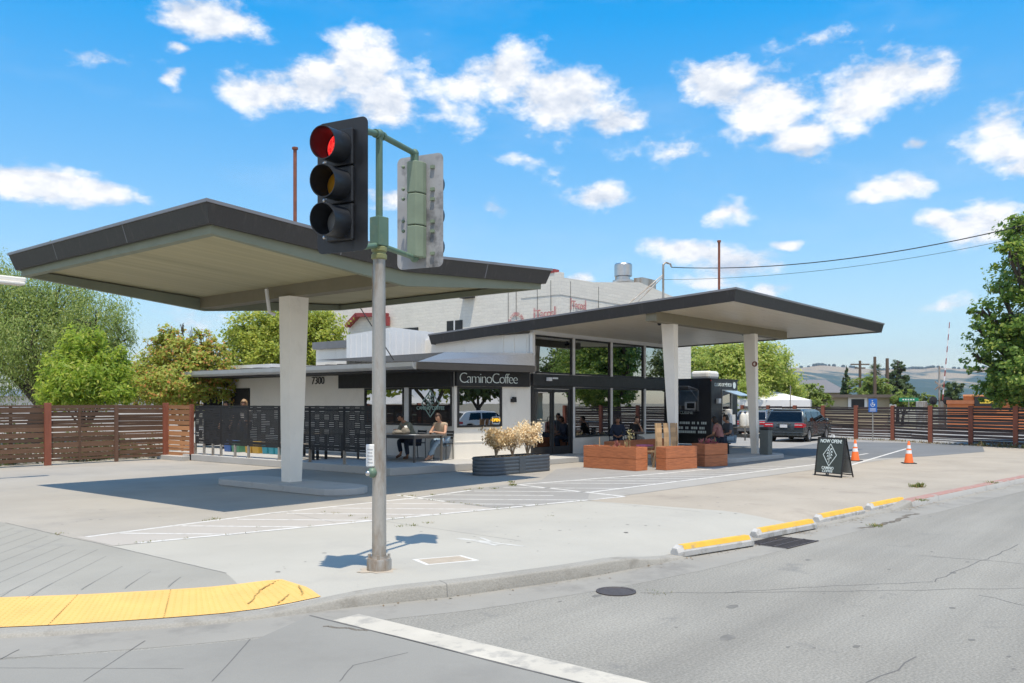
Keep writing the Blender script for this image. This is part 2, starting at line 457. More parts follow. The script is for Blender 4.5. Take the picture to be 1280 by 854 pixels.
M_['wood_light'] = mat('wood_light', (.36,.17,.075), .75, .2, 4, stretch=(.6,.6,14), island=.4)
M_['post_red'] = mat('post_red', (.24,.075,.042), .7, .18, 3, stretch=(4,4,.6))
M_['post_brown'] = mat('post_brown', (.13,.07,.045), .8, .2, 3, stretch=(4,4,.6))
M_['planter_wood'] = mat('planter_wood', (.46,.155,.062), .55, .3, 3, stretch=(1.5,1.5,16), stain=(.24,.075,.032), stain_scale=1.6, stain_amt=.6, stain_cut=.52, island=.15, bump=.15, bscale=20)
M_['planter_metal'] = mat('planter_metal', (.08,.097,.115), .45, .08, 4, metal=.2)
M_['soil'] = mat('soil', (.14,.075,.04), .95, .4, 20, bump=1, bscale=50)
M_['bark'] = mat('bark', (.075,.06,.048), .95, .3, 5, bump=1, bscale=14, stretch=(4,4,1))
M_['bark_pale'] = mat('bark_pale', (.25,.20,.15), .9, .2, 5, bump=.5, bscale=20)
M_['rust'] = mat('rust', (.22,.075,.045), .8, .25, 8)
M_['chair_wood'] = mat('chair_wood', (.42,.27,.14), .5, .2, 3, stretch=(8,8,1), island=.2)
M_['table_grey'] = mat('table_grey', (.12,.11,.10), .55, .1, 6)
M_['cone'] = mat('cone_orange', (.85,.16,.03), .55, .06, 6)
M_['reflective'] = mat('reflective', (.75,.75,.78), .4, .05)
M_['rubber'] = mat('rubber', (.02,.02,.02), .8)
M_['sign_green'] = mat('sign_board', (.050,.062,.056), .6, .05, 5)
M_['white'] = mat('white_paint', (.78,.78,.76), .6, .03)
M_['blue_sign'] = mat('blue_sign', (.02,.14,.50), .5, .04)
M_['street_green'] = mat('street_green', (.02,.25,.13), .5, .04)
M_['van'] = mat('van_paint', (.07,.082,.088), .28, .05, 1, metal=.45, coat=.6)
M_['suv'] = mat('suv_paint', (.16,.17,.19), .28, .05, 1, metal=.5, coat=.6)
M_['car_white'] = mat('car_white', (.7,.7,.7), .3, .03, coat=.5)
M_['tail'] = mat('tail_red', (.50,.02,.03), .2, .05, coat=.8)
M_['plate'] = mat('number_plate', (.7,.7,.72), .5, .03)
M_['plastic_dark'] = mat('plastic_dark', (.03,.03,.033), .6, .1)
M_['plastic_grey'] = mat('plastic_grey', (.11,.125,.12), .6, .08, 4)
M_['rim'] = mat('rim', (.55,.55,.56), .35, .05, metal=.8)
M_['truck'] = mat('truck_black', (.020,.022,.028), .42, .12, 3)
M_['brick_white'] = None
def brickmat(name, c, mortar, scale=1.0, axis='x'):
    m, nt, out = nodes(name)
    b = nt.nodes.new('ShaderNodeBsdfPrincipled'); nt.links.new(b.outputs[0], out.inputs[0]); b.inputs['Roughness'].default_value = .85
    t = nt.nodes.new('ShaderNodeTexCoord'); sp = nt.nodes.new('ShaderNodeSeparateXYZ'); nt.links.new(t.outputs['Object'], sp.inputs[0])
    cb = nt.nodes.new('ShaderNodeCombineXYZ'); nt.links.new(tmath(nt, 'ADD', sp.outputs[0], sp.outputs[1]), cb.inputs[0]); nt.links.new(sp.outputs[2], cb.inputs[1])
    br = nt.nodes.new('ShaderNodeTexBrick'); nt.links.new(cb.outputs[0], br.inputs['Vector']); br.inputs['Scale'].default_value = scale
    br.inputs['Brick Width'].default_value = .42; br.inputs['Row Height'].default_value = .16; br.inputs['Mortar Size'].default_value = .012
    br.inputs['Color1'].default_value = c+(1,); br.inputs['Color2'].default_value = tuple(x*.93 for x in c)+(1,); br.inputs['Mortar'].default_value = mortar+(1,)
    f = maprange(nt, noise(nt, t.outputs['Object'], .7, 8, .65), .56, .74, 0, .45)
    col = mixc(nt, f, br.outputs['Color'], tuple(x*.72 for x in c))
    f2 = maprange(nt, noise(nt, t.outputs['Object'], 3.5, 6, .7), .66, .72, 0, .5)
    col = mixc(nt, f2, col, (.42,.40,.38)); nt.links.new(col, b.inputs['Base Color'])
    bn = nt.nodes.new('ShaderNodeBump'); bn.inputs['Strength'].default_value = .5; bn.inputs['Distance'].default_value = .02
    nt.links.new(tmath(nt, 'SUBTRACT', noise(nt, t.outputs['Object'], 9, 4), tmath(nt, 'MULTIPLY', br.outputs['Fac'], .5)), bn.inputs['Height']); nt.links.new(bn.outputs[0], b.inputs['Normal'])
    return m
M_['brick_white'] = brickmat('brick_white', (.75,.71,.635), (.66,.625,.565))
M_['faded_red'] = mat('faded_red', (.52,.20,.20), .8, .15, 6, stain=(.62,.58,.56), stain_scale=9, stain_amt=.75, stain_cut=.5)
M_['red_trim'] = mat('red_trim', (.28,.045,.045), .7, .1, 4)
def lit(name, col, s):
    m, nt, out = nodes(name); e_ = nt.nodes.new('ShaderNodeEmission'); e_.inputs[0].default_value = col+(1,); e_.inputs[1].default_value = s
    nt.links.new(e_.outputs[0], out.inputs[0]); return m
def lampmat():
    m, nt, out = nodes('lamp_red'); e_ = nt.nodes.new('ShaderNodeEmission'); t = nt.nodes.new('ShaderNodeTexCoord')
    vo = nt.nodes.new('ShaderNodeTexVoronoi'); vo.inputs['Scale'].default_value = 70; nt.links.new(t.outputs['Object'], vo.inputs['Vector'])
    nt.links.new(mixc(nt, maprange(nt, vo.outputs['Distance'], .1, .6, 0, 1), (1,.10,.07), (.55,.005,.012)), e_.inputs[0]); e_.inputs[1].default_value = 1.15
    nt.links.new(e_.outputs[0], out.inputs[0]); return m
M_['lamp_red'] = lampmat()
M_['neon'] = lit('neon_open', (1,.52,.04), 1.3)
M_['lens_amber'] = mat('lens_amber', (.55,.26,.02), .2, .05, coat=.5)
M_['lens_grey'] = mat('lens_clear', (.28,.29,.30), .2, .05, coat=.5)

def plain(name, pts, z, m, h=0):
    """a flat sheet of the setting"""
    b = MB()
    b.ngon([(p[0], p[1], z) for p in pts])
    o = b.build(name, m); 
    if o.data.polygons[0].normal.z < 0: o.data.flip_normals()
    return tag(o, kind='structure')
# ------------------------------------------------------------------ ground, street, kerb, pavement, lot
plain('ground', [(-9000,-9000),(9000,-9000),(9000,9000),(-9000,9000)], -.17, M_['ground'])
plain('street', [(-60,-14),(160,-22),(160,12),(30,16),(-4,60),(-60,60)], -.13, M_['asphalt'])

kpts = [(0.1,45),(0.1,22),(.25,13.5),(.75,10.6),(1.6,8.9),(2.8,7.72),(3.55,7.15),(4.25,6.72),(4.85,6.5),(5.4,6.3),(6.2,5.92),(7.0,5.66),(7.8,5.43),(8.6,5.27),(9.4,5.14),
        (11.4,4.95),(13.2,4.78),(16.6,4.39),(24,3.6),(60,-.2)]
def resample(pts, step):
    out = []
    n = len(pts)
    for i in range(n-1):
        p0, p1, p2, p3 = [Vector(pts[max(0, min(n-1, i+k))]).to_2d() for k in (-1, 0, 1, 2)]
        k = max(1, int((p2-p1).length/step))
        for j in range(k):
            t = j/k
            if (p2-p1).length > 6: out.append(p1.lerp(p2, t)); continue
            out.append(.5*((2*p1)+(-p0+p2)*t+(2*p0-5*p1+4*p2-p3)*t*t+(-p0+3*p1-3*p2+p3)*t**3))
    out.append(Vector(pts[-1]).to_2d())
    return out
K = resample(kpts, .22)
def knorm(i):
    d = (K[min(i+1, len(K)-1)]-K[max(i-1, 0)]).normalized()
    return Vector((-d.y, d.x))
def sm(x, a, b):
    t = max(0, min(1, (x-a)/(b-a))); return t*t*(3-2*t)
def kerb_h(p):
    u = p.x
    if p.y > 10: return .13
    h = .03+.10*sm(u, 4.4, 5.9)
    if u < 2: h = max(h, .03+.10*sm(p.y, 8.9, 10.5))
    h -= .10*sm(u, 8.3, 9.5)
    h += .10*sm(u, 16.2, 17.3)
    return h
OFF = [0, .16, .4, .7, 1.0, 1.3, 1.6]
def strip_z(i, o):
    h = kerb_h(K[i]); return -.13+h+(.13-h)*sm(o, .05, 1.5)
INN = [K[i]+knorm(i)*1.6 for i in range(len(K))]
def zone(i):
    u = (K[i].x+K[min(i+1, len(K)-1)].x)/2
    return 0 if u < 4.5 else (1 if u < 13.1 else 2)
zmats = [M_['conc_grey'], M_['conc_bright'], M_['conc_tan']]
gnames = ['pavement_corner', 'pavement', 'driveway_apron']
for z in range(3):
    b = MB()
    for i in range(len(K)-1):
        if zone(i) != z: continue
        for a in range(len(OFF)-1):
            if a == 0: continue
            q = []
            for (ii, o) in ((i, OFF[a]), (i+1, OFF[a]), (i+1, OFF[a+1]), (i, OFF[a+1])):
                p = K[ii]+knorm(ii)*o; q.append((p.x, p.y, strip_z(ii, o)))
            b.ngon(q)
    idx = [i for i in range(len(K)-1) if zone(i) == z]
    inn = [INN[i] for i in idx]+[INN[idx[-1]+1]]
    if z == 0: far = [(5.15,10.9),(5.15,14.1),(5.0,45),(1.7,45)]
    elif z == 1: far = [(13.15,8.95),(5.15,10.75)]
    else: far = [(60,6.4),(23,8.4),(13.15,8.95)]
    b.ngon([(p[0], p[1], 0) for p in inn]+[(p[0], p[1], 0) for p in far])
    o = b.build(gnames[z], zmats[z], smooth=True, sharp=60)
    tag(o, kind='structure')
# kerb: rounded upstand along the gutter
for nm, lo, hi, mm in (('kerb', -1, 16.9, mat('kerb_concrete', (.30,.285,.255), .92, .12, 1.2, bump=.6, bscale=45, fine=.12, fine_scale=50, stain=(.17,.155,.13), stain_scale=2.4, stain_amt=.6, stain_cut=.52)), ('kerb_red', 16.9, 99, M_['paint_red'])):
    b = MB()
    for i in range(len(K)-1):
        if not (lo <= K[i].x < hi): continue
        ring = []
        for ii in (i, i+1):
            n_ = knorm(ii); zt = strip_z(ii, 0)+.004
            pr = [(-.035, -.135), (-.016, zt-.022), (-.006, zt-.006), (.012, zt), (.165, max(zt, strip_z(ii, .16)+.004)), (.165, -.16)]
            ring.append([(K[ii].x+n_.x*o, K[ii].y+n_.y*o, z) for o, z in pr])
        for a in range(5): b.ngon([ring[0][a], ring[1][a], ring[1][a+1], ring[0][a+1]]); b.m[-1] = 1 if (nm == 'kerb_red' and a < 1) else 0
    for i in range(3, len(K)-1, 13):
        if not (lo <= K[i].x < hi) or kerb_h(K[i]) < .06: continue
        n_ = knorm(i); d_ = Vector((n_.y,-n_.x)); zt = strip_z(i, 0)+.004
        q = [(-.037,-.134),(-.018,zt-.021),(-.007,zt-.004),(.012,zt+.0015),(.165,max(zt,strip_z(i,.16)+.004)+.0015)]
        for (o0,z0),(o1,z1) in zip(q[:-1],q[1:]): b.ngon([(K[i].x+n_.x*o+d_.x*w,K[i].y+n_.y*o+d_.y*w,z) for o,z,w in ((o0,z0,-.005),(o0,z0,.005),(o1,z1,.005),(o1,z1,-.005))]); b.m[-1] = 2
    tag(b.build(nm, [mm, M_['deck'], M_['joint']], smooth=True, sharp=40), kind='structure')
# gutter pan
b = MB()
for i in range(len(K)-1):
    q = []
    for ii, o in ((i, -.62), (i+1, -.62), (i+1, -.03), (i, -.03)):
        p = K[ii]+knorm(ii)*o; q.append((p.x, p.y, -.1285))
    b.ngon(q)
tag(b.build('gutter', mat('gutter_concrete', (.28,.266,.238), .9, .1, .8, bump=.3, stain=(.18,.17,.155), stain_scale=1.3, stain_amt=.6, stain_cut=.52)), kind='structure')

# the lot behind the pavement
lot = [(5.15,14.1),(5.15,10.75),(13.15,8.95),(23,8.4),(60,6.4),(80,60),(5.0,60)]
tag(MB().prism(lot, -.16, 0).build('lot', M_['conc_old']), kind='structure')
plain('lot_asphalt', [(11.2,9.4),(13.2,8.97),(23,8.42),(60,6.42),(79,58),(31,58),(31,13.5),(24.5,13.6),(18.9,13.9),(16,12.2),(11.4,11.9)], .0015, M_['asphalt_lot'])
plain('hatched_concrete', [(5.2,11.85),(5.2,10.76),(11.2,9.42),(11.4,11.9)], .0015, M_['conc_beige'])
plain('driveway_strip', [(13.2,8.98),(23,8.43),(60,6.43),(60,7.0),(24.5,9.08),(14.2,9.62)], .0025, mat('strip_concrete', (.34,.325,.30), .9, .08, .8, stain=(.25,.23,.21), stain_scale=1)) 
plain('parking_asphalt', [(27.5,9.2),(31.5,7.5),(35.8,6.55),(42,7.8),(41,14),(30,13)], .0035, M_['asphalt_dark'])
plain('crosswalk', [(4.86,6.35),(4.83,-6),(-6,-6),(-6,20),(-.55,20),(-.5,13.5),(.1,10.2),(1.1,8.4),(2.4,7.15),(3.3,6.5),(4.1,6.05)], -.1272, mat('crosswalk_concrete', (.252,.243,.220), .88, .07, .6, bump=.25, bscale=90, fine=.06, stain=(.205,.196,.178), stain_scale=.8, stain_amt=.5))

def strip(b, pts, w, z):
    for p, q in zip(pts[:-1], pts[1:]):
        p, q = Vector(p[:2]), Vector(q[:2]); d = (q-p).normalized(); n = Vector((-d.y, d.x))*w/2
        b.ngon([(a.x, a.y, z) for a in (p-n, q-n, q+n, p+n)])
def wob(p, q, k, amp):
    p, q = Vector(p[:2]), Vector(q[:2]); n = Vector((-(q-p).y, (q-p).x)).normalized()
    return [p.lerp(q, i/k)+n*random.uniform(-amp, amp) for i in range(k+1)]
# scored joints and cracks
b = MB(); rj = random.Random(2)
for k in range(14):          # 45 degree scoring of the corner ramp
    p = Vector((3.3, 8.55))+Vector((.16, .55))*k
    q = p+Vector((1.5, 1.56))
    if k > 0: p = p-Vector((.35,.36))
    t = min(1, (5.1-p.x)/(q.x-p.x)); strip(b, [p, p.lerp(q, t*rj.uniform(.8,1))], .007, .0012)
for k in range(1, 4):
    p = Vector((3.3, 8.55))-Vector((-.42, .36))*k*.72
    strip(b, [p+Vector((.18,.2)), p+Vector((1.15,1.2))*(1-.22*k)+Vector((.1,.1))], .007, .0012)
bi = max(i for i in range(len(K)-1) if zone(i) == 0)+1
strip(b, wob(INN[bi],(5.15,10.75),12,.006), .012, .0025)
strip(b, wob((5.15,10.75),(5.15,14.1),12,.01), .012, .0025)
for u in (8.9,): strip(b, [(u, 9.9), (u-.15, 7.0)], .007, .0012)
strip(b, wob((13.15,8.95),(13.0,6.6),12,.01), .008, .0012)
strip(b, wob((13.2,8.93),(60,6.37),60,.02), .014, .0012)
strip(b, wob((5.2,10.74),(13.2,8.93),30,.015), .010, .0025)
strip(b, wob((5.3,11.86),(11.3,11.92),20,.015), .012, .0025)
strip(b, wob((11.2,9.45),(11.4,11.9),8,.01), .010, .0025)
strip(b, wob((8.3,10.2),(8.6,11.8),8,.012), .010, .0025)
tag(b.build('pavement_joints', M_['joint']), kind='structure')
b = MB()
def st(x, y): return at(x, y, -.1272)
for p, q in (((105,852),(181,801)),((265,852),(313,799)),((425,852),(441,832)),((0,824),(24,812)),((441,832),(510,816)),((60,845),(100,818))):
    if p != (60,845): strip(b, wob(st(*p), st(*q), 6, .004), .009, -.1262)
strip(b, wob(st(0,835), st(230,836), 10, .005), .005, -.1262)
strip(b, wob((4.87,6.35),(4.84,-5),20,.012), .02, -.1252)
def street(x, y): return at(x, y, -.13)
for pts in ([(800,741),(905,741),(1000,735),(1165,727),(1275,681)],[(905,741),(1100,739),(1280,735)],[(1150,694),(1280,705)],[(1085,854),(1150,822)],[(1225,744),(1280,757)]):
    P_ = [street(*p) for p in pts]
    for a, c in zip(P_[:-1], P_[1:]): strip(b, wob(a, c, max(3, int((a-c).length/.18)), .03), .012, -.1288)
tag(b.build('street_cracks', mat('crack', (.13,.125,.12), .95)), kind='structure')
# darker patch lines where the gutter seam has broken away
b = MB()
P_ = [street(*p) for p in ((1078,661),(1115,652),(1145,642))]
for a, c in zip(P_[:-1], P_[1:]): strip(b, wob(a, c, 10, .05), .09, -.1272)
P_ = [street(*p) for p in ((405,783),(460,789),(505,770))]
for a, c in zip(P_[:1], P_[1:2]): strip(b, wob(a, c, 10, .02), .04, -.1262)
rs_ = random.Random(12); sp_b = MB()
spots = [street(x, y) for x,y in ((1111,712),(1098,735),(1079,770),(985,809),(1070,808),(745,745),(700,752),(1165,690),(1215,800),(1010,700),(905,690),(1190,760))]+[Vector((rs_.uniform(6,16), rs_.uniform(-1,4), -.13)) for _ in range(16)]
for c_ in spots:
    r_ = rs_.choice((.015,.02,.025,.03,.055))*rs_.uniform(.6,1.2)
    sp_b.ngon([(c_.x+r_*(1.6*cos(a_))*rs_.uniform(.6,1.15), c_.y+r_*sin(a_)*rs_.uniform(.6,1.15), -.1291+.0001*(spots.index(c_)%6)) for a_ in [k_*pi/5 for k_ in range(10)]])
gum = MB(); rg_ = random.Random(31)
for i_ in range(150):
    u_ = rg_.uniform(5.4,22); v_ = rg_.uniform(6.3,8.6) if u_ < 13 else rg_.uniform(5.9,8.2)
    if rg_.random() < .25: u_, v_ = rg_.uniform(5.5,11), rg_.uniform(12.2,16)
    r_ = rg_.choice((.008,.01,.014,.02,.03))
    gum.ngon([(u_+r_*cos(k_*pi/4)*rg_.uniform(.7,1.3), v_+r_*sin(k_*pi/4)*rg_.uniform(.7,1.3), .0011) for k_ in range(8)])
tag(gum.build('gum_spots', mat('gum', (.235,.222,.20), .85, .25, 9)), kind='structure')
rs2 = MB(); c_ = at(474,712,0); rs2.ngon([(c_.x+(.19+.05*sin(k_*1.7))*cos(k_*pi/9)-.03, c_.y+(.20+.05*cos(k_*2.3))*sin(k_*pi/9), .0014) for k_ in range(18)])
tag(rs2.build('rust_stain', mat('rust_stain', (.40,.345,.28), .9, .1, 5)), kind='structure')
tag(sp_b.build('street_spots', mat('oil_spot', (.165,.157,.142), .85, .25, 9)), kind='structure')
tag(b.build('street_dirt', mat('dirt', (.15,.13,.105), .95, .3, 8)), kind='structure')

# painted markings
b = MB()
strip(b, [(5.03,6.05),(5.0,-6)], .30, -.1262)
tag(b.build('stop_line', M_['paint_stop']), kind='structure')
b = MB()
Z = .0024
A0, A1 = Vector((5.5,10.72)), Vector((14.2,8.8))
strip(b, [A0, A1], .10, Z)
strip(b, [(5.3,11.75),(8.4,11.95),(11.6,11.75),(13.2,11.9)], .09, Z+.0004)
for k in range(10):
    p = Vector((5.75+.92*k, 11.72)); d = Vector((.58,-.81))
    # meet the lower line
    n = Vector((-(A1-A0).y, (A1-A0).x)); t = (A0-p).dot(n)/d.dot(n)
    q = p+d*t
    if q.x > 14.1: q = p.lerp(q, .6)
    strip(b, [p, q], .07, Z+.0008)
strip(b, [(14.75,11.9),(19.5,10.95),(22.5,10.55)], .10, Z)
strip(b, [(14.45,9.75),(24.5,9.12),(34,8.45)], .10, Z+.0004)
strip(b, [(14.2,8.8),(14.75,11.9)], .10, Z+.0008)
for k in range(9):
    p = Vector((15.4+.95*k, 11.72-.17*k)); d = Vector((.58,-.81)); t = (p.y-(9.72-.06*(k+1)))/.81
    strip(b, [p, p+d*t], .07, Z+.0012)
for pts in ([(1062,582),(1133,561)],[(1050,573),(1085,567)]):
    P_ = [at(*p, 0) for p in pts]; strip(b, P_, .10, Z+.0016)
strip(b, [at(497,619,0), at(556,627,0)], .1, Z)
tag(b.build('parking_markings', M_['paint_thin']), kind='structure')
b = MB()
a = [at(572,673,0), at(612,678,0), at(655,683,0)]
for k_, (p, q, w) in enumerate(((a[0], a[1], .10), (a[1], a[2], .07), (at(590,675,0), at(622,682,0), .09), (at(600,672,0), at(618,679,0), .05))): strip(b, [p, p.lerp(q,.5), q], w, .0012+.0005*k_)
tag(b.build('painted_arrow', mat('paint_old', (.53,.52,.49), .85, .1, 5, stain=(.40,.387,.35), stain_scale=7, stain_amt=.9, stain_cut=.47)), kind='structure')

# tactile warning strip with truncated domes, lying on the ramp
b = MB()
tstart = [i for i in range(len(K)) if K[i].y < 9.3 and K[i].x > 1.2][0]
tend = max(i for i in range(len(K)) if K[i].x < 5.34)
def tp(i, o, dz=.008):
    p = K[i]+knorm(i)*o; return Vector((min(p.x, 5.31), p.y, strip_z(i, o)+dz))
LO, HI = .20, 1.05
def hi_at(i):
    return HI
OR = 6
for i in range(tstart, tend):
    for a in range(OR):
        q = []
        for ii, aa in ((i, a), (i+1, a), (i+1, a+1), (i, a+1)): q.append(tp(ii, LO+(hi_at(ii)-LO)*aa/OR))
        b.ngon(q)
for i in range(tstart, tend):
    for j in range(4):
        f = j/4
        for k in range(17):
            o = LO+.03+k*.05
            if o > HI-.03 or (K[i]+knorm(i)*o).x > 5.24: continue
            p = tp(i, o).lerp(tp(i+1, o), f)
            n = 6; rr = ((.0145, -.002), (.008, .0065))
            b.lathe([(r_, z_) for r_, z_ in rr], n, p)
tag(b.build('tactile_paving', M_['tactile'], recalc=True), kind='structure')
b = MB()
for i in range(tstart+2, tend-2, 4): strip_pts = [tp(i, LO, .0095), tp(i, HI, .0095)]; d_ = (strip_pts[1]-strip_pts[0]); n_ = Vector((-d_.y, d_.x, 0)).normalized()*.005; b.ngon([strip_pts[0]-n_, strip_pts[0]+n_, strip_pts[1]+n_, strip_pts[1]-n_])
for pts in ([(310,752),(322,742),(336,735),(352,729)],[(334,757),(350,750),(360,743)],[(372,752),(378,743),(372,736)]):
    P_ = [at(x, y, -.05) for x,y in pts]
    for p_, q_ in zip(P_[:-1], P_[1:]):
        w_ = wob(p_, q_, 4, .012)
        for a_, c_ in zip(w_[:-1], w_[1:]):
            def zz_(v_): 
                i_ = min(range(len(K)), key=lambda j: (K[j]-v_).length); return strip_z(i_, max(0, (v_-K[i_]).dot(knorm(i_))))+.0155
            of_ = [(lambda i_: (v_-K[i_]).dot(knorm(i_)))(min(range(len(K)), key=lambda j: (K[j]-v_).length)) for v_ in (a_, c_)]
            if min(of_) < LO+.03 or max(of_) > HI-.03 or max(a_.x, c_.x) > 5.28: continue
            n2 = Vector((-(c_-a_).y, (c_-a_).x)).normalized()*.008
            b.ngon([((v_+s_*n2).x, (v_+s_*n2).y, zz_(v_)) for v_, s_ in ((a_,-1),(c_,-1),(c_,1),(a_,1))])
tag(b.build('tactile_joints', mat('tactile_seam', (.35,.24,.07), .9)), kind='structure')

# kerbed pieces of the old pump islands and the raised terrace
def island(name, a, c, w, h=.14):
    a, c = Vector(a), Vector(c); d = (c-a).normalized(); n = Vector((-d.y, d.x)); poly = []
    for s in range(9):
        t = -pi/2+pi*s/8; poly.append(c+d*(cos(t)-1)*w/2+n*sin(t)*w/2)
    for s in range(9):
        t = pi/2+pi*s/8; poly.append(a+d*(cos(t)+1)*w/2+n*sin(t)*w/2)
    o = MB().prism(poly, 0, h).build(name, M_['deck'], bevel=.02); return tag(o, kind='structure')
island('pump_island_ground', (11.1,17.4), (11.1,13.0), 1.15)
island('pump_island_ground', (23.9,11.75), (28.0,11.55), 1.35)
DZ = .20
tag(MB().prism([(14.5,15.75),(16.35,15.55),(19.8,15.1),(23.3,14.95),(23.3,16.7),(17.5,30.5),(14.5,30.5)], 0, [DZ,DZ,.17,.15,.15,DZ,DZ]).build('terrace_ground', M_['deck'], bevel=.015), kind='structure')
tag(MB().prism([(23.305,14.4),(30,14.4),(30,16.7),(23.305,16.7)], 0, .12).build('shopfront_pavement', M_['deck'], bevel=.015), kind='structure')
# ------------------------------------------------------------------ coffee shop
A = Vector((20.97,16.4)); B = Vector((18.2,17.05)); GU = 30.05
ab = (A-B).normalized(); abn = Vector((ab.y, -ab.x))      # outward normal of the angled front
shop = thing('coffee_shop', 'white coffee shop with tall glass front and swept roof on two white columns', 'building', (20.97,16.4,0))
def part(b, name, m, parent=shop, **k): return b.build(name, m, parent, **k)
WW = M_['wall_white']
# hall: floor, back and end walls, header, sill
b = MB()
b.box((A.x+.02,A.y+.06,.0),(GU,24.5,.125)); part(b, 'floor', M_['floor_in'])
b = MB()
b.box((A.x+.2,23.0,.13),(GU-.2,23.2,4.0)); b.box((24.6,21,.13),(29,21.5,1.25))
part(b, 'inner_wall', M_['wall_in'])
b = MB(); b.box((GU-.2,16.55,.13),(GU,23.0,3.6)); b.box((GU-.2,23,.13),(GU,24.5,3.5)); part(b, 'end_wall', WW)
b = MB()
b.box((23.18,16.36,.0),(GU,16.5,.66)); part(b, 'sill_wall', WW)
# high side wall above the low wing, with its batten seams
b = MB(); b.box((A.x,16.42,2.3),(A.x+.16,22.8,3.98)); part(b, 'side_wall', M_['wall_cream'])
b = MB()
for v in (16.55, 17.05, 17.5, 19.2): b = MB(); b.box((A.x-.02,v,3.36),(A.x-.001,v+.035,3.97)); part(b, 'batten', M_['wall_cream'])
b = MB(); b.box((A.x-.03,16.3,3.3),(A.x+.1,16.42,4.0)); part(b, 'corner_board', M_['wall_cream'])
b = MB(); b.box((A.x+.1,16.38,3.96),(GU,16.5,4.1)); part(b, 'window_header', M_['metal_white'])
# dark band between storeys
b = MB(); b.box((A.x-.02,16.28,2.35),(GU+.02,16.5,2.73)); part(b, 'sign_band', M_['black'], bevel=.008)
mull = [A.x, 23.2, 25.5, 27.78, GU]
for i, u in enumerate(mull):
    b = MB()
    w = .05
    x0 = u-w if 0 < i < 4 else (u-.0 if i == 0 else u-.1)
    x1 = u+w if 0 < i < 4 else (u+.1 if i == 0 else u)
    b.box((x0,16.31,2.74),(x1,16.47,3.955))
    if i: b.box((x0,16.31,.665),(x1,16.47,2.345))
    part(b, 'mullion', M_['metal_white'], bevel=.006)
def window(x0, x1, z0, z1, name='window'):
    f = MB(); t = .055
    f.box((x0,16.35,z0),(x1,16.43,z0+t)); f.box((x0,16.35,z1-t),(x1,16.43,z1)); f.box((x0,16.35,z0+t),(x0+t,16.43,z1-t)); f.box((x1-t,16.35,z0+t),(x1,16.43,z1-t))
    fo = part(f, name, M_['black'])
    p = MB(); p.box((x0+t,16.385,z0+t),(x1-t,16.397,z1-t)); part(p, 'pane', M_['glass'], fo)
    return fo
for i in range(4):
    x0, x1 = mull[i]+(.055 if i else .105), mull[i+1]-(.055 if i < 3 else .105)
    window(x0, x1, 2.745, 3.95)
    if i: window(x0, x1, .67, 2.34)
# entrance: pair of dark framed glass doors
b = MB(); x0, x1 = A.x+.0, 23.145
b.box((x0,16.33,.15),(x0+.07,16.45,2.345)); b.box((x1-.07,16.33,.15),(x1,16.45,2.345)); b.box((x0+.07,16.33,2.27),(x1-.07,16.45,2.345))
part(b, 'door_frame', M_['black'])
xm = (x0+x1)/2
for (a, c, hx) in ((x0+.08, xm-.01, xm-.10), (xm+.01, x1-.08, xm+.10)):
    d = MB(); t = .085
    d.box((a,16.36,.16),(c,16.42,.42)); d.box((a,16.36,2.16),(c,16.42,2.26)); d.box((a,16.36,.42),(a+t,16.42,2.16)); d.box((c-t,16.36,.42),(c,16.42,2.16))
    do = part(d, 'door', M_['black'])
    p = MB(); p.box((a+t,16.386,.42),(c-t,16.396,2.16)); part(p, 'pane', M_['glass'], do)
    h = MB(); h.tube([(hx,16.355,.95),(hx,16.28,.97),(hx,16.28,1.35),(hx,16.355,1.37)], .012, 6); part(h, 'handle', M_['black_matt'], do)

# swept roof: rises towards the street, wider at the front
ZF, SL = 4.80, .058
RO = [(20.72,9.5),(33.6,9.5),(30.9,16.2),(29.3,20.6),(20.72,20.6)]
rz = lambda p: ZF-SL*(p[1]-9.5)
def inset(poly, d):
    n = len(poly); out = []
    for i in range(n):
        p0, p1, p2 = [Vector(poly[(i+k) % n]) for k in (-1, 0, 1)]
        e1, e2 = (p1-p0).normalized(), (p2-p1).normalized()
        n1, n2 = Vector((-e1.y, e1.x)), Vector((-e2.y, e2.x))
        out.append(p1+(n1+n2)*(d/(1+n1.dot(n2))))
    return out
RI = inset(RO, .10)
b = MB()
n = len(RO)
RL = inset(RO, -.0)
for i in range(n):   # canted fascia boards: lower edge tucked in
    j = (i+1) % n; a, c, ai, ci = RO[i], RO[j], RI[i], RI[j]
    lo = inset(RO, .06)
    za, zc = rz(a), rz(c)
    b.ngon([(a[0],a[1],za-.05),(c[0],c[1],zc-.05),(lo[j].x,lo[j].y,zc-.35),(lo[i].x,lo[i].y,za-.35)])
    b.ngon([(lo[i].x,lo[i].y,za-.35),(lo[j].x,lo[j].y,zc-.35),(ci.x,ci.y,zc-.35),(ai.x,ai.y,za-.35)])
    b.ngon([(ai.x,ai.y,za-.35),(ci.x,ci.y,zc-.35),(ci.x,ci.y,zc-.12),(ai.x,ai.y,za-.12)])
    b.ngon([(ai.x,ai.y,za-.12),(ci.x,ci.y,zc-.12),(c[0],c[1],zc-.05),(a[0],a[1],za-.05)])
part(b, 'fascia', M_['fascia'])
OUT = inset(RO, -.02)
b = MB(); b.prism([(p.x,p.y) for p in OUT], [rz(p)-.05 for p in RO], [rz(p) for p in RO]); part(b, 'roof', M_['flash'])
b = MB(); b.prism([(p.x,p.y) for p in inset(RO,.101)], [rz(p)-.31 for p in RO], [rz(p)-.12 for p in RO]); part(b, 'soffit', M_['soffit2'])
b = MB(); b.prism([(20.85,11.9),(29.9,11.75),(29.9,12.08),(20.85,12.23)], 4.09, 4.44); part(b, 'beam', M_['taupe'], bevel=.01)
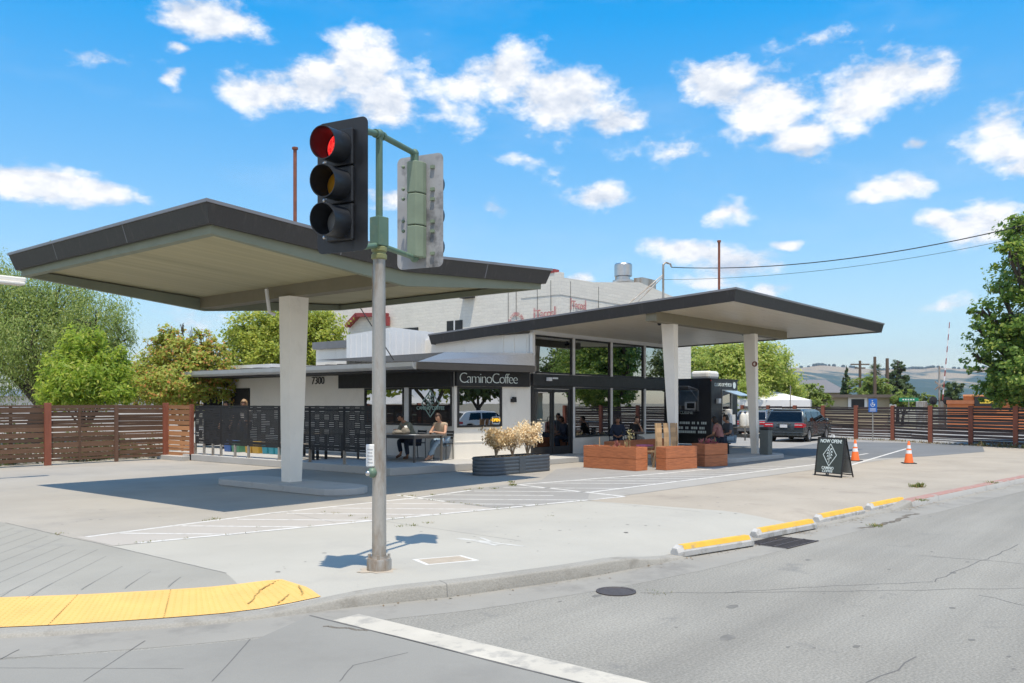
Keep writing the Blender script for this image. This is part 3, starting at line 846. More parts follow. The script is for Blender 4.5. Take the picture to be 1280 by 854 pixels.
def blade(name, base, top, h0, h1, wb, wt, db, parent, m):
    """tapered blade column: base/top centres, (u,v) sizes"""
    b = MB(); vs = []
    N = 7
    for i in range(N+1):
        t = i/N; cx = base[0]+(top[0]-base[0])*t; cy = base[1]+(top[1]-base[1])*t
        wx = wb[0]+(wt[0]-wb[0])*t; wy = wb[1]+(wt[1]-wb[1])*t; z = h0+(h1-h0)*t
        vs.append([(cx+wx/2*sx, cy+wy/2*sy, z) for sx, sy in ((-1,-1),(1,-1),(1,1),(-1,1))])
    for i in range(N):
        for j in range(4): b.ngon([vs[i][j], vs[i][(j+1)%4], vs[i+1][(j+1)%4], vs[i+1][j]])
    b.ngon(vs[0]); b.ngon(vs[-1])
    return b.build(name, m, parent, smooth=True, sharp=30, bevel=.0)
c2 = blade('column', (22.16,12.05), (22.10,12.17), .0, 4.10, (.17,.17), (.26,.40), 0, shop, M_['col_white'])
c3 = blade('column', (27.05,11.72), (26.98,11.85), .14, 4.10, (.19,.19), (.25,.40), 0, shop, M_['col_white'])
b = MB(); b.lathe([(.09,0),(.09,.03),(.05,.03),(.05,.01)], 14, (0,0,0), 0, Matrix.Translation((26.90,11.66,3.1)) @ Matrix.Rotation(pi/2,4,'Y') @ Matrix.Rotation(pi,4,'X')); part(b, 'conduit_cap', M_['rust'], c3)
b = MB(); b.tube([(22.05,10.6,4.70),(22.05,10.6,6.28)], .035, 8); b.lathe([(.055,0),(.055,.05)], 8, (22.05,10.6,6.28)); part(b, 'mast', M_['rust'])
# small flood lights and cameras
def floodlight(p, aim):
    b = MB(); p = Vector(p); aim = Vector(aim).normalized()
    b.lathe([(.05,0),(.05,.03)], 10, p); b.tube([p, p-Vector((0,0,.08))], .015, 6); q = p-Vector((0,0,.10)); b.tube([q-aim*.08, q+aim*.1], [.05,.06], 10)
    return part(b, 'security_camera', M_['black_matt'])
floodlight((20.4,11.6,0), (0,0,-1)) if False else None
floodlight((22.3,12.6,4.29), (-1,-.3,-.5)); floodlight((28.2,12.6,4.29), (-.6,-1,-.4))
b = MB(); q = atv(686,474,16.25); b.box((q.x-.12,q.y-.12,q.z-.06),(q.x+.02,q.y,q.z+.05)); b.box((q.x+.04,q.y-.22,q.z-.0),(q.x+.2,q.y-.12,q.z+.05)); part(b, 'wall_light', M_['metal_white'])

# angled front: wall, window with black frame, sign panel
def fr(s, o, z): p = B+ab*s+abn*o; return Vector((p.x, p.y, z))
FL = (A-B).length
def sbox(b, s0, s1, o0, o1, z0, z1, mi=0):
    vs = [fr(s,o,z) for z in (z0,z1) for s,o in ((s0,o0),(s1,o0),(s1,o1),(s0,o1))]
    b.add(vs, [(0,3,2,1),(4,5,6,7),(0,1,5,4),(1,2,6,5),(2,3,7,6),(3,0,4,7)], mi)
W0, W1 = .10, 1.72          # window along the wall
b = MB(); sbox(b, 0, FL, -.18, 0, .0, 1.10); sbox(b, W1, FL, -.18, 0, 1.10, 2.3); sbox(b, 0, W0, -.18, 0, 1.10, 2.3); sbox(b, 0, FL, -.18, 0, 2.3, 3.0)
sbox(b, .0, FL, -.0, .015, .66, .69)
fw = part(b, 'front_wall', M_['wall_cream'])
f = MB(); t = .06
sbox(f, W0, W1, -.05, .03, 1.10, 1.10+t); sbox(f, W0, W1, -.05, .03, 2.30-t, 2.30); sbox(f, W0, W0+t, -.05, .03, 1.10+t, 2.30-t); sbox(f, W1-t, W1, -.05, .03, 1.10+t, 2.30-t)
fo = part(f, 'window', M_['black'])
p = MB(); sbox(p, W0+t, W1-t, -.012, 0, 1.10+t, 2.30-t); part(p, 'pane', M_['glass'], fo)
b = MB(); sbox(b, -.0, FL-.12, .002, .12, 2.31, 2.78); sp_ = part(b, 'sign_panel', M_['black_matt'], bevel=.006)
text('CaminoCoffee', .445, frame(fr(1.16,.135,2.535), (ab.x,ab.y,0)), 'lettering', M_['letter'], sp_, .008, off=-.009, spacing=.82)
b = MB(); q = fr(2.13,.0,1.93); sbox(b, 2.06, 2.22, .002, .10, 1.84, 1.95); sbox(b, 2.10, 2.18, .02, .14, 1.95, 2.0); part(b, 'wall_lamp', M_['black_matt'])
# OPEN light in the window
b = MB(); sbox(b, 1.34, 1.63, .004, .02, 1.20, 1.40); osn = part(b, 'open_sign', M_['black_matt'])
b = MB()
for a_ in ((1.34,1.355,1.20,1.40),(1.615,1.63,1.20,1.40),(1.355,1.615,1.20,1.215),(1.355,1.615,1.385,1.40)): sbox(b, a_[0], a_[1], .021, .034, a_[2], a_[3])
part(b, 'sign_rim', M_['white'], osn)
text('OPEN', .125, frame(fr(1.485,.03,1.30), (ab.x,ab.y,0)), 'lettering', M_['neon'], osn, .004, off=.003, spacing=.95)

# low wing facing left: long wall with windows, door, house number
LV1 = 28.6
wu = B.x
b = MB()
wv = [(atu(565,500,wu).y, atu(512,500,wu).y), (atu(505,500,wu).y, atu(456,500,wu).y)]
ws = [(v0, v1) for v0, v1 in wv]
dv0, dv1 = atu(312,500,wu).y, atu(280,500,wu).y
edges = [B.y+.0]
zt = 2.98
b.box((wu,B.y,0),(wu+.18,LV1,1.14)) if False else None
segs = sorted([(v0,v1,1.14,2.28) for v0,v1 in ws]+[(dv0,dv1,DZ,2.33)])
v = B.y
for v0, v1, z0, z1 in segs:
    if v0 > v+.01: b.box((wu,v,0),(wu+.18,v0,zt))
    b.box((wu,v0,0),(wu+.18,v1,z0)); b.box((wu,v0,z1),(wu+.18,v1,zt)); v = v1
b.box((wu,v,0),(wu+.18,LV1,zt)); b.box((wu+.18,LV1-.18,0),(24,LV1,zt))
part(b, 'wing_wall', M_['wall_white'])
for v0, v1 in ws:
    f = MB(); t = .055
    f.box((wu-.03,v0,1.14),(wu+.05,v1,1.14+t)); f.box((wu-.03,v0,2.28-t),(wu+.05,v1,2.28)); f.box((wu-.03,v0,1.14+t),(wu+.05,v0+t,2.28-t)); f.box((wu-.03,v1-t,1.14+t),(wu+.05,v1,2.28-t))
    fo = part(f, 'window', M_['black'])
    p = MB(); p.box((wu+.005,v0+t,1.14+t),(wu+.017,v1-t,2.28-t)); part(p, 'pane', M_['glass'], fo)
b = MB(); b.box((wu-.02,ws[0][1]+.03,1.1),(wu+.0-.002,ws[1][0]-.03,2.3)); part(b, 'pilaster', M_['metal_white'])
LOGO = mat('logo_teal', (.42,.60,.56), .6, .05)
# diamond emblem and words on the glass, leaning paths inside a lozenge
def emblem(b, c, s, put, seed=3, thin=.012):
    """lozenge outline with a sprig of leaves inside; put(x,y)->world"""
    rnd = random.Random(seed)
    def line(pts, w):
        for p, q in zip(pts[:-1], pts[1:]):
            p, q = Vector(p), Vector(q); d = (q-p).normalized(); n = Vector((-d.y,d.x))*w/2; d = d*w*.3
            b.ngon([put(*(c+s*k)) for k in (p-n-d, q-n+d, q+n+d, p+n-d)])
    dm = [(0,1),(.86,0),(0,-1),(-.86,0),(0,1)]
    line(dm, .075)
    line([(-.05,-.72),(.0,-.2),(-.08,.2),(.05,.6)], .05)
    for i in range(9):
        t = -.55+i*.13; sd = 1 if i % 2 else -1; L = .42*(1-abs(t)*.75)
        x0 = -.03; p = [(x0,t),(x0+sd*L*.5,t+.17),(x0+sd*L,t+.12)]
        line(p, .035)
        cx, cy = x0+sd*L*.62, t+.2
        pts = [(cx+.13*L*2*cos(a)*.9, cy+.085*sin(a)) for a in [k*pi/4 for k in range(8)]]
        b.ngon([put(*(c+s*Vector(q))) for q in pts])
b = MB(); vc = (ws[0][0]+ws[0][1])/2
emblem(b, Vector((0,0)), .42, lambda x, y: Vector((wu-.004, vc-x, 1.80+y*.95)))
part(b, 'window_emblem', LOGO, recalc=False)
text('CAMINO COFFEE', .15, frame((wu-.006, vc, 1.66), (0,-1,0)), 'window_lettering', LOGO, shop, .002, off=.001)
b = MB(); b.box((wu-.14,B.y+.02,2.29),(wu-.002,atu(427,500,wu).y,2.95)); part(b, 'black_canopy_band', M_['black_matt'])
text('7300', .36, frame((wu-.02, atu(398,478,wu).y, 2.56), (0,-1,0)), 'house_number', M_['letter_dark'], shop, .012, off=-.004, spacing=.95)
d = MB(); d.box((wu+.04,dv0+.04,DZ),(wu+.09,dv1-.04,2.30)); part(d, 'door', M_['black_matt'])
b = MB(); b.box((wu-.03,dv0-.03,DZ),(wu+.0-.001,dv0+.03,2.36)); b.box((wu-.03,dv1-.03,DZ),(wu-.001,dv1+.03,2.36)); b.box((wu-.03,dv0+.03,2.30),(wu-.001,dv1-.03,2.36)); part(b, 'door_frame', M_['black'])
d = MB(); d.box((wu-.8,dv1+.04,DZ+.03),(wu-.04,dv1+.09,2.26)); part(d, 'open_door', M_['black_matt'])
b = MB(); b.box((wu-.05,atu(357,500,wu).y-.02,.3),(wu-.002,atu(357,500,wu).y+.02,2.5)); part(b, 'downpipe', M_['galv'])
# low roof: gutter eave along the wing, metal skirt round the corner
EU = 16.6; Cc = Vector((16.6,16.93)); Dd = Vector((20.62,15.97))
b = MB(); b.prism([(EU+.02,16.95),(21.0,16.2),(21.0,24.5),(24,LV1+.3),(EU+.02,LV1+.3)], [2.76,2.80,2.85,2.85,2.76], [2.94,2.97,3.06,3.06,2.94]); part(b, 'low_roof', M_['roof_felt'])
b = MB(); b.prism([(EU+.03,17.0),(wu-.01,16.75),(wu-.01,LV1+.25),(EU+.03,LV1+.25)], 2.72, 2.755); part(b, 'eave_soffit', M_['black_matt'])
b = MB()
sec = [(-.13,.20),(-.13,.08),(-.09,.02),(-.02,0),(.02,.0),(.02,.20),(-.0,.20),(-.0,.03),(-.06,.05),(-.11,.2)]
v0, v1 = 17.0, LV1+.45
vs = [(EU+x, v, 2.745+z) for v in (v0, v1) for x, z in sec]; k = len(sec)
b.add(vs, [(i,(i+1)%k,k+(i+1)%k,k+i) for i in range(k)]+[tuple(range(k)), tuple(range(k,2*k))])
part(b, 'gutter', mat('gutter_metal', (.40,.41,.42), .45, .08, 3, metal=.2))
b = MB(); b.tube([(EU-.05,LV1+.2,2.72),(EU+.2,LV1+.2,2.5),(wu-.1,LV1-.3,2.32),(wu-.08,LV1-.35,2.2)], .035, 8); part(b, 'rainwater_pipe', M_['metal_white'])
b = MB(); rng = random.Random(4)
for i in range(60):
    v = 17.2+i*.19; 
    b.box((EU+.03,v,2.945),(EU+.5+rng.uniform(-.15,.15),v+.17,2.965+rng.uniform(0,.03)))
part(b, 'shingle_edge', M_['roof_felt'])
b = MB(); cc, dd = (Cc.x,Cc.y), (Dd.x,Dd.y)
Tp = atu(556,446.5,18.6); Tp = (Tp.x, Tp.y, 3.34); Tb = (18.7,18.4,3.03)
b.ngon([(cc[0],cc[1],2.955),(dd[0],dd[1],2.955),(A.x-.01,A.y-.12,3.36),Tp])
b.ngon([(cc[0],cc[1],2.955),Tp,(Tp[0],24,3.3),Tb])
b.ngon([Tp,(A.x-.01,A.y-.12,3.36),(A.x-.01,24,3.36),(Tp[0],24,3.3)])
part(b, 'skirt_roof', M_['roof_metal'], recalc=False)
b = MB()
nrm = Vector((ab.x, ab.y)); pr = Vector((ab.y,-ab.x))*.0
b.prism([cc, dd, (dd[0]+.02,dd[1]+.1), (cc[0]+.1,cc[1]+.1)], 2.75, 2.94); part(b, 'skirt_fascia', mat('skirt_fascia', (.055,.05,.046), .6, .1, 3))
b = MB(); b.prism([(cc[0]+.12,cc[1]+.1),(dd[0],dd[1]+.06),(A.x,A.y-.03),(B.x-.1,B.y-.02)], 2.79, 2.83); part(b, 'skirt_soffit', M_['black_matt'])
# white plant screen and grey parapet on the low roof
b = MB()
p0 = Vector((19.4,21.0)); 
b.prism([(19.4,23.3),(19.4,21.0),(21.4,21.0),(21.4,21.06),(19.46,21.06),(19.46,23.3)], 3.0, [4.18,4.32,4.28,4.28,4.32,4.18])
for i in range(8): b.box((19.385,21.1+i*.28,3.0),(19.4,21.13+i*.28,4.15))
for i in range(6): b.box((19.6+i*.3,20.985,3.0),(19.63+i*.3,21.0,4.2))
part(b, 'roof_screen', M_['metal_white'])
b = MB(); b.box((20.5,23.5,3.0),(24,26.4,3.85)); part(b, 'roof_parapet', M_['wall_cream'])
b = MB(); b.box((20.4,23.4,3.85),(24.1,26.5,4.12)); part(b, 'parapet_coping', M_['flash'])
b = MB(); b.box((18.6,26.5,3.0),(22,30.0,3.25)); part(b, 'roof_upstand', M_['metal_white'])
b = MB(); b.tube([(19.0,23.0,4.9),(18.9,20.0,3.0)], .015, 6) if False else b.tube([atd(446,378,26),atd(492,450,25.6)], .018, 6); part(b, 'guy_rod', M_['black_matt'])
# things inside
for x in (24.2,25.7,27.4): b = MB(); b.tube([(x,19.2,2.9),(x,19.2,4.0)], .01, 5); b.lathe([(.02,2.9),(.18,2.65),(.17,2.65),(.015,2.88)], 12, (x,19.2,0)); part(b, 'pendant_lamp', M_['metal_white'])
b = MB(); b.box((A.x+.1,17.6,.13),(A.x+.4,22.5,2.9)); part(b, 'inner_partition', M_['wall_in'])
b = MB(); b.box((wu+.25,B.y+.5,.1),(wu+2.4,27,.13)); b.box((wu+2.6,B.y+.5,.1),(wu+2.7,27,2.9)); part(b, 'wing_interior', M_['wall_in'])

# ------------------------------------------------------------------ left canopy: folded plates over a beam on one blade column
can = thing('canopy', 'freestanding butterfly canopy with black fascia and sage rim on a single white blade column', 'canopy', (11.2,15.2,0))
U0, UM, U1, V0, V1 = 7.0, 11.25, 15.6, 11.6, 18.95
ZE, ZM = 4.86, 4.62
zc = lambda u: ZM+(ZE-ZM)*abs(u-UM)/((UM-U0) if u < UM else (U1-UM))
def plate(b, u0, u1, v0, v1, dz0, dz1, mi=0):
    for a, c in ((u0, min(u1, UM)), (max(u0, UM), u1)):
        if c-a > .001: b.prism([(a,v0),(c,v0),(c,v1),(a,v1)], [zc(a)+dz0,zc(c)+dz0,zc(c)+dz0,zc(a)+dz0], [zc(a)+dz1,zc(c)+dz1,zc(c)+dz1,zc(a)+dz1], mi)
b = MB(); plate(b, U0-.02, U1+.02, V0-.02, V1+.02, -.05, 0); part(b, 'roof', M_['flash'], can)
CP = [(U0,V0),(UM,V0),(U1,V0),(U1,V1),(UM,V1),(U0,V1)]
def ring(b, secs):
    """mitred moulding round the canopy: secs are (inset, height) pairs of its section; height may be a function of u"""
    P = [inset(CP, o) for o, h in secs]
    for i in range(6):
        j = (i+1) % 6
        for k in range(len(secs)):
            k2 = (k+1) % len(secs)
            f = lambda kk, ii: (P[kk][ii].x, P[kk][ii].y, zc(P[kk][ii].x)+(secs[kk][1](P[kk][ii].x) if callable(secs[kk][1]) else secs[kk][1]))
            b.ngon([f(k,i), f(k,j), f(k2,j), f(k2,i)])
b = MB(); ring(b, [(0,-.052),(.09,-.34),(.15,-.34),(.15,-.07)]); part(b, 'fascia', M_['fascia'], can)
for P0, nx, ny in ((( 9.6,V0),0,1),((13.4,V0),0,1),((U0,14.2),1,0),((U0,16.9),1,0)):
    b = MB(); (px_,py_) = P0; zz = zc(px_); tx, ty = ny*.012, nx*.012
    b.ngon([(px_+nx*o+sx*tx-nx*.003,py_+ny*o+sx*ty-ny*.003,zz+dz) for o,dz,sx in ((0,-.054,-1),(0,-.054,1),(.09,-.342,1),(.09,-.342,-1))]); part(b, 'fascia_seam', M_['flash'], can)
dep = lambda u: -.34-.26+.14*min(1, abs(u-UM)/4.2)
b = MB(); ring(b, [(.17,-.33),(.17,dep),(.29,dep),(.29,-.33)]); part(b, 'rim_beam', M_['sage'], can)
I = .17
b = MB(); plate(b, U0+.16, U1-.16, V0+.16, V1-.16, -.30, -.12); part(b, 'soffit', M_['soffit'], can)
b = MB(); b.box((UM-.17,V0+I+.121,4.07),(UM+.17,V1-I-.121,4.36)); part(b, 'beam', M_['taupe'], can)
blade('column', (11.16,15.2), (11.22,15.2), .14, 4.07, (.30,.30), (.50,.36), 0, can, M_['col_white'])
b = MB(); b.tube([(11.0,15.55,3.7),(10.9,15.62,3.75),(10.88,15.65,4.0),(10.88,15.7,4.25)], .04, 8); part(b, 'drain_pipe', M_['metal_white'], can)
b = MB(); q = atv(368.8,268,17.6); b.tube([(q.x,q.y,4.6),(q.x,q.y,8.1)], .045, 8); b.lathe([(.075,0),(.075,.05)], 8, (q.x,q.y,8.1)); part(b, 'mast', M_['rust'], can)

# ------------------------------------------------------------------ big white packing building behind
pk = thing('warehouse', 'tall white painted brick building with stepped parapet and faded red signs behind the coffee shop', 'building', (32.4,23.6,0))
wx, wy = 32.4, 23.6
b = MB()
b.prism([(wx,wy),(45.4,wy),(45.4,44),(wx,44)], 0, [7.72,7.3,7.3,7.25]); part(b, 'wall', M_['brick_white'], pk)
b = MB()
top = [(wx+.31,7.72),(35.2,7.78),(37.3,8.0),(39.6,8.25),(45.4,7.6)]
vs0 = [(u,wy-.02,6.9) for u, z in top]+[(u,wy-.02,z) for u, z in top][::-1]
m_ = len(vs0); b.add(vs0+[(x,y+.3,z) for x,y,z in vs0], [tuple(range(m_)), tuple(range(m_,2*m_))]+[(i,(i+1)%m_,m_+(i+1)%m_,m_+i) for i in range(m_)])
b.box((wx-.02,wy-.02,6.9),(wx+.305,wy+2.3,7.95))
part(b, 'parapet', M_['brick_white'], pk)
b = MB(); b.box((wx-.05,wy+.3,7.95),(wx+.35,wy+2.4,8.12)); part(b, 'red_coping', M_['red_trim'], pk)
b = MB()
for v_ in (wy+1.3,wy+.5,wy+2.6,wy+3.1): b.box((wx-.03,v_,5.6 if v_ > wy+2 else 3),(wx-.021,v_+.03,7.6))
for u_ in (33.2,35.6,41.5): b.box((u_,wy-.035,3),(u_+.035,wy-.021,7.6))
part(b, 'crack_line', M_['joint'], pk)
def wallA(x, y): return atu(x, y, wx-.03)
b = MB(); q = wallA(568,408); b.box((wx-.03,q.y-.55,q.z-.35),(wx-.01,q.y+.55,q.z+.3)); w_ = part(b, 'window', M_['black'], pk)
b = MB(); b.box((wx-.05,q.y-.04,q.z-.35),(wx-.031,q.y+.04,q.z+.3)); part(b, 'window_bar', M_['metal_white'], w_)
b = MB(); q = wallA(513,411); b.box((wx-.03,q.y-.6,q.z-.12),(wx-.01,q.y+.6,q.z+.05)); part(b, 'wall_vent', M_['black'], pk)
b = MB(); q = wallA(586,371); b.box((wx-.3,q.y-.4,q.z-.08),(wx,q.y+.4,q.z+.08)); part(b, 'wall_light', M_['black_matt'], pk)
# red gabled porch roof
b = MB(); q = wallA(437,408); q2 = wallA(450,394); q3 = wallA(486,394); q4 = wallA(486,402)
b.bar((wx-.2,q.y,q.z),(wx-.2,q2.y,q2.z),.35,.2); b.bar((wx-.2,q2.y+.05,q2.z),(wx-.2,q3.y,q3.z),.35,.2,0); b.bar((wx-.2,q3.y,q3.z-.1),(wx-.2,q3.y,q3.z-.6),.35,.2)
part(b, 'red_roof', M_['red_trim'], pk)
# ghost signs
b = MB(); c0 = wallA(645,402); R_ = .42; rg = random.Random(2)
for i in range(13):
    a0 = radians(6+i*13.2)
    for j in range(3):
        a1 = a0+radians(j*3.4); h0, h1 = (.80, 1.2) if j != 1 else ((.80, .92) if rg.random() < .5 else (1.0, 1.12))
        pts = [(c0.y-R_*rr*cos(a_), c0.z-.05+R_*rr*sin(a_)) for rr, a_ in ((h0,a1),(h1,a1),(h1,a1+radians(3.2)),(h0,a1+radians(3.2)))]
        if rg.random() < .85: b.add([(wx-.045,y,z) for y,z in pts]+[(wx-.031,y,z) for y,z in pts], [(0,1,2,3),(0,1,5,4),(1,2,6,5),(2,3,7,6),(3,0,4,7)])
part(b, 'ghost_lettering', M_['faded_red'], pk)
b = MB(); b.ball((wx-.03,c0.y,c0.z-.05),(.03,.14,.12),10,6); part(b, 'painted_roundel', mat('faded_orange', (.62,.42,.33), .8, .1), pk)
for (x, y, n_) in ((681,392,0),(723,382,1)):
    if n_ == 0: o_ = wallA(x,y); rt = (0,-1,0); o_.x = wx-.045
    else: o_ = atv(x,y,wy-.03); rt = (1,0,0); o_.y = wy-.045
    t_ = text('Tacos', .50, frame(o_, rt), 'ghost_lettering', M_['faded_red'], pk, .004, off=.006, spacing=.9)
    r3 = Vector(rt); b = MB()
    for sx in (-.62,.60):
        c_ = o_+r3*sx; b.bar(c_-Vector((0,0,.25)), c_+Vector((0,0,.30)), .07, .01, 0, up=(1,0,0) if n_ == 0 else (0,1,0))
    part(b, 'sign_border', M_['faded_red'], pk)
# roof fan and service mast
b = MB(); q = atd(779,354,50)
b.lathe([(.42,-.6),(.42,0),(.62,.05),(.62,.15),(.40,.2),(.40,.35),(.52,.40),(.52,1.05),(.47,1.12),(.42,1.12),(.42,.8)], 22, q)
part(b, 'roof_fan', M_['steel'], pk, smooth=True, sharp=30)
b = MB(); q = atd(808,352,52); b.box((q.x-.8,q.y-.2,q.z-.4),(q.x+.8,q.y+.4,q.z+.15)); part(b, 'roof_duct', M_['galv'], pk); b = MB(); b.box((q.x-2.9,q.y-.2,q.z-.4),(q.x-2.6,q.y+.4,q.z+.5)); part(b, 'roof_duct', M_['galv'], pk)
MP = atd(829,352,44)
b = MB(); b.tube([MP-Vector((0,0,3)), (MP.x,MP.y,atd(829,331,44).z)], .06, 8)
zt_ = atd(829,331,44).z
b.tube([(MP.x,MP.y,zt_),(MP.x+.1,MP.y-.08,zt_+.12),(MP.x+.3,MP.y-.25,zt_+.05),(MP.x+.35,MP.y-.28,zt_-.1)], .05, 8)
b.tube([(MP.x,MP.y,zt_-.5), atd(776,388,43)], .03, 6); b.tube([(MP.x,MP.y,zt_-.6), atd(786,388,43)], .03, 6)
part(b, 'service_mast', M_['galv'], pk)
MTOP = Vector((MP.x+.35,MP.y-.28,zt_-.12))
# ------------------------------------------------------------------ traffic signal
PB = at(474,712,0)
sig = thing('traffic_signal', 'galvanised traffic signal pole with two black three-lens heads on green pipe arms, red lit', 'traffic signal', PB)
def L(v): return Vector(v)+PB
b = MB(); b.lathe([(.078,.02),(.074,1.5),(.066,3.42)], 20, PB); part(b, 'pole', M_['galv'], sig, smooth=True)
b = MB(); b.lathe([(.135,0),(.135,.10),(.125,.125),(.09,.13),(.085,.15)], 22, PB)
for i in range(4):
    a = pi/4+i*pi/2; p = PB+Vector((.105*cos(a),.105*sin(a),.12)); b.tube([p, p+Vector((0,0,.05))], .018, 6)
part(b, 'base', M_['galv'], sig, smooth=True)
b = MB()
b.lathe([(.074,3.36),(.085,3.37),(.085,3.41),(.072,3.42),(.072,3.44),(.085,3.45),(.085,3.49),(.07,3.5)], 18, PB)
part(b, 'collar', mat('collar_olive', (.22,.23,.10), .6, .15, 8), sig, smooth=True)
b = MB(); b.box(PB+Vector((-.075,-.075,3.5)), PB+Vector((.075,.075,3.82))); part(b, 'bracket', M_['green_paint'], sig, bevel=.012)
S1 = atd(428,233,8.62); S2 = atd(525,265,10.1)
f1 = Vector((-.977,-.213,0)).normalized(); f2 = Vector((.972,.235,0)).normalized()
TOP = PB+Vector((0,0,4.72)); LOW = PB+Vector((0,0,3.52))
b = MB(); b.tube([PB+Vector((0,0,3.8)), TOP], .038, 12)
b.ball(TOP, (.055,.055,.055), 10, 8)
H1 = S1-f1*.17; H2 = S2-f2*.0
e1 = Vector((H1.x,H1.y,TOP.z-.10)); e2 = Vector((S2.x-f2.x*.12,S2.y-f2.y*.12,TOP.z))
b.tube([e1, TOP], .034, 12); b.tube([TOP, e2-(e2-TOP).normalized()*.0], .034, 12); b.ball(e2, .052, 10, 8)
b.tube([e2, e2-Vector((0,0,.40))], .036, 12)
b.tube([e2-Vector((0,0,.02)), e2-Vector((0,0,.1))], .048, 12)
for q in (TOP+(e1-TOP).normalized()*.07, TOP+(e2-TOP).normalized()*.07): b.tube([q-(e1-TOP).normalized()*.02, q+(e1-TOP).normalized()*.02], .047, 12)
lo1 = Vector((H1.x,H1.y,S1.z-.60)); lo2 = Vector((S2.x-f2.x*.12,S2.y-f2.y*.12,S2.z-.56))
b.tube([lo1, LOW], .03, 10); b.tube([LOW, lo2], .03, 10); b.ball(lo2, .055, 10, 8); b.tube([lo2, lo2+Vector((0,0,.1))],.04,10)
part(b, 'pipe_arm', M_['green_paint'], sig, smooth=True, sharp=50)

def signal_head(c, f, mats, lens, front, hk=1.0):
    """c: centre of the back plate, f: the way it faces. local x right as read from the front, y towards the front"""
    r = Vector((-f.y, f.x, 0)) if False else Vector((f.y, -f.x, 0))
    Mx = Matrix(((r.x, f.x, 0, c.x),(r.y, f.y, 0, c.y),(r.z, f.z, 1, c.z),(0,0,0,1)))
    SP = .375
    hd = MB()
    for k in (-1,0,1):
        z = k*SP
        pts = [(-.155,-.02),(-.155,-.10),(-.09,-.19),(.09,-.19),(.155,-.10),(.155,-.02)]
        vs = [Mx @ Vector((x*hk,y,zz)) for zz in (z-SP/2+.004, z+SP/2-.004) for x,y in pts]; n = 6
        hd.add(vs, [tuple(range(6))[::-1], tuple(range(6,12))]+[(i,(i+1)%6,6+(i+1)%6,6+i) for i in range(6)])
        hd.box((-.165,.012,z-SP/2+.006),(.165,.055,z+SP/2-.006), 0, Mx)
    ho = part(hd, 'signal_head', mats[0], sig, bevel=.012)
    # rounded back plate with an opening
    bp = MB(); hw, hh, rr = .315, .665, .07
    out = []
    for cx, cy, a0 in ((hw-rr,hh-rr,0),(-hw+rr,hh-rr,pi/2),(-hw+rr,-hh+rr,pi),(hw-rr,-hh+rr,3*pi/2)):
        for i in range(6): a = a0+pi/2*i/5; out.append((cx+rr*cos(a), cy+rr*sin(a)))
    n = len(out)
    bp.add([Mx @ Vector((x,y,z)) for y in (-.003,.004) for x,z in out], [tuple(range(n)), tuple(range(n,2*n))[::-1]]+[(i,(i+1)%n,n+(i+1)%n,n+i) for i in range(n)])
    part(bp, 'back_plate', mats[1], ho)
    for k, lm in zip((1,0,-1), lens):
        z = k*SP
        ln = MB(); ML = Mx @ Matrix.Translation((0,.06,z)) @ Matrix.Rotation(-pi/2,4,'X')
        prof = [(.0,.03),(.05,.027),(.10,.017),(.14,0),(.14,-.02)]
        ln.lathe([(max(r_,1e-4),h_) for r_,h_ in prof], 24, (0,0,0), 0, ML)
        part(ln, 'lens', lm, ho, smooth=True, sharp=60)
        vb = MB(); N = 28; vs = []
        for (rad) in (.158,.150):
            for j in range(N):
                a = 2*pi*j/N; x, zz = cos(a), sin(a)
                ln_ = .285-.05*(1-zz)*.5-(.10 if zz < -.75 else 0)*0
                for y in (.05, ln_+.05): vs.append(Mx @ Vector((rad*x, y, z+rad*zz+(-.012 if y > .06 else 0))))
        fs = []
        for j in range(N):
            q = (j+1) % N; o0, o1 = 2*j, 2*q; i0, i1 = 2*N+2*j, 2*N+2*q
            fs += [(o0,o1,o1+1,o0+1),(i0,i0+1,i1+1,i1),(o0+1,o1+1,i1+1,i0+1)]
        vb.add(vs, fs)
        part(vb, 'visor', M_['sig_black'], ho, smooth=True, sharp=50)
    lt = MB()
    for k in (-1,0,1):
        for s in (-.13,.13):
            lt.box((.155,-.03,k*SP+s-.018),(.205,.03,k*SP+s+.018),0,Mx); p = Mx @ Vector((.20,.035,k*SP+s)); lt.ball(p, .02, 8, 6)
            lt.ball(Mx @ Vector((-.13,-.16,k*SP+s)), .022, 8, 6)
    part(lt, 'latch', mats[2], ho)
    return ho
signal_head(S1, f1, (M_['sig_black'], M_['sig_black'], M_['steel']), (M_['lamp_red'], M_['lens_amber'], M_['lens_grey']), True)
h2 = signal_head(S2, f2, (M_['green_pale'], M_['sig_back'], M_['green_pale']), (M_['lens_grey'], M_['lens_grey'], M_['lens_grey']), False, .68)
# pedestrian push button and its small plate, on the left side of the pole
rr_ = Vector((ST,-CT,0)); ff_ = Vector((CT,ST,0))
pl = PB-rr_*.075-ff_*.06
b = MB(); 
def fb(b, c, hw, hd, z0, z1, mi=0):
    vs = [c+rr_*x*hw+ff_*y*hd+Vector((0,0,z)) for z in (z0,z1) for x,y in ((-1,-1),(1,-1),(1,1),(-1,1))]
    b.add(vs, [(0,3,2,1),(4,5,6,7),(0,1,5,4),(1,2,6,5),(2,3,7,6),(3,0,4,7)], mi)
fb(b, pl-rr_*.012, .045, .012, 1.12, 1.36); part(b, 'button_plate', M_['white'], sig, bevel=.008)
b = MB()
for i in range(5): fb(b, pl-rr_*.012-ff_*.0135, .028-.004*(i%2), .0012, 1.16+i*.035, 1.172+i*.035)
part(b, 'plate_marks', mat('plate_print', (.45,.45,.45), .7), sig)
b = MB(); b.ball(pl+rr_*.01+Vector((0,0,1.055)), (.055,.055,.055), 14, 10); bb = part(b, 'push_button', M_['green_paint'], sig, smooth=True)
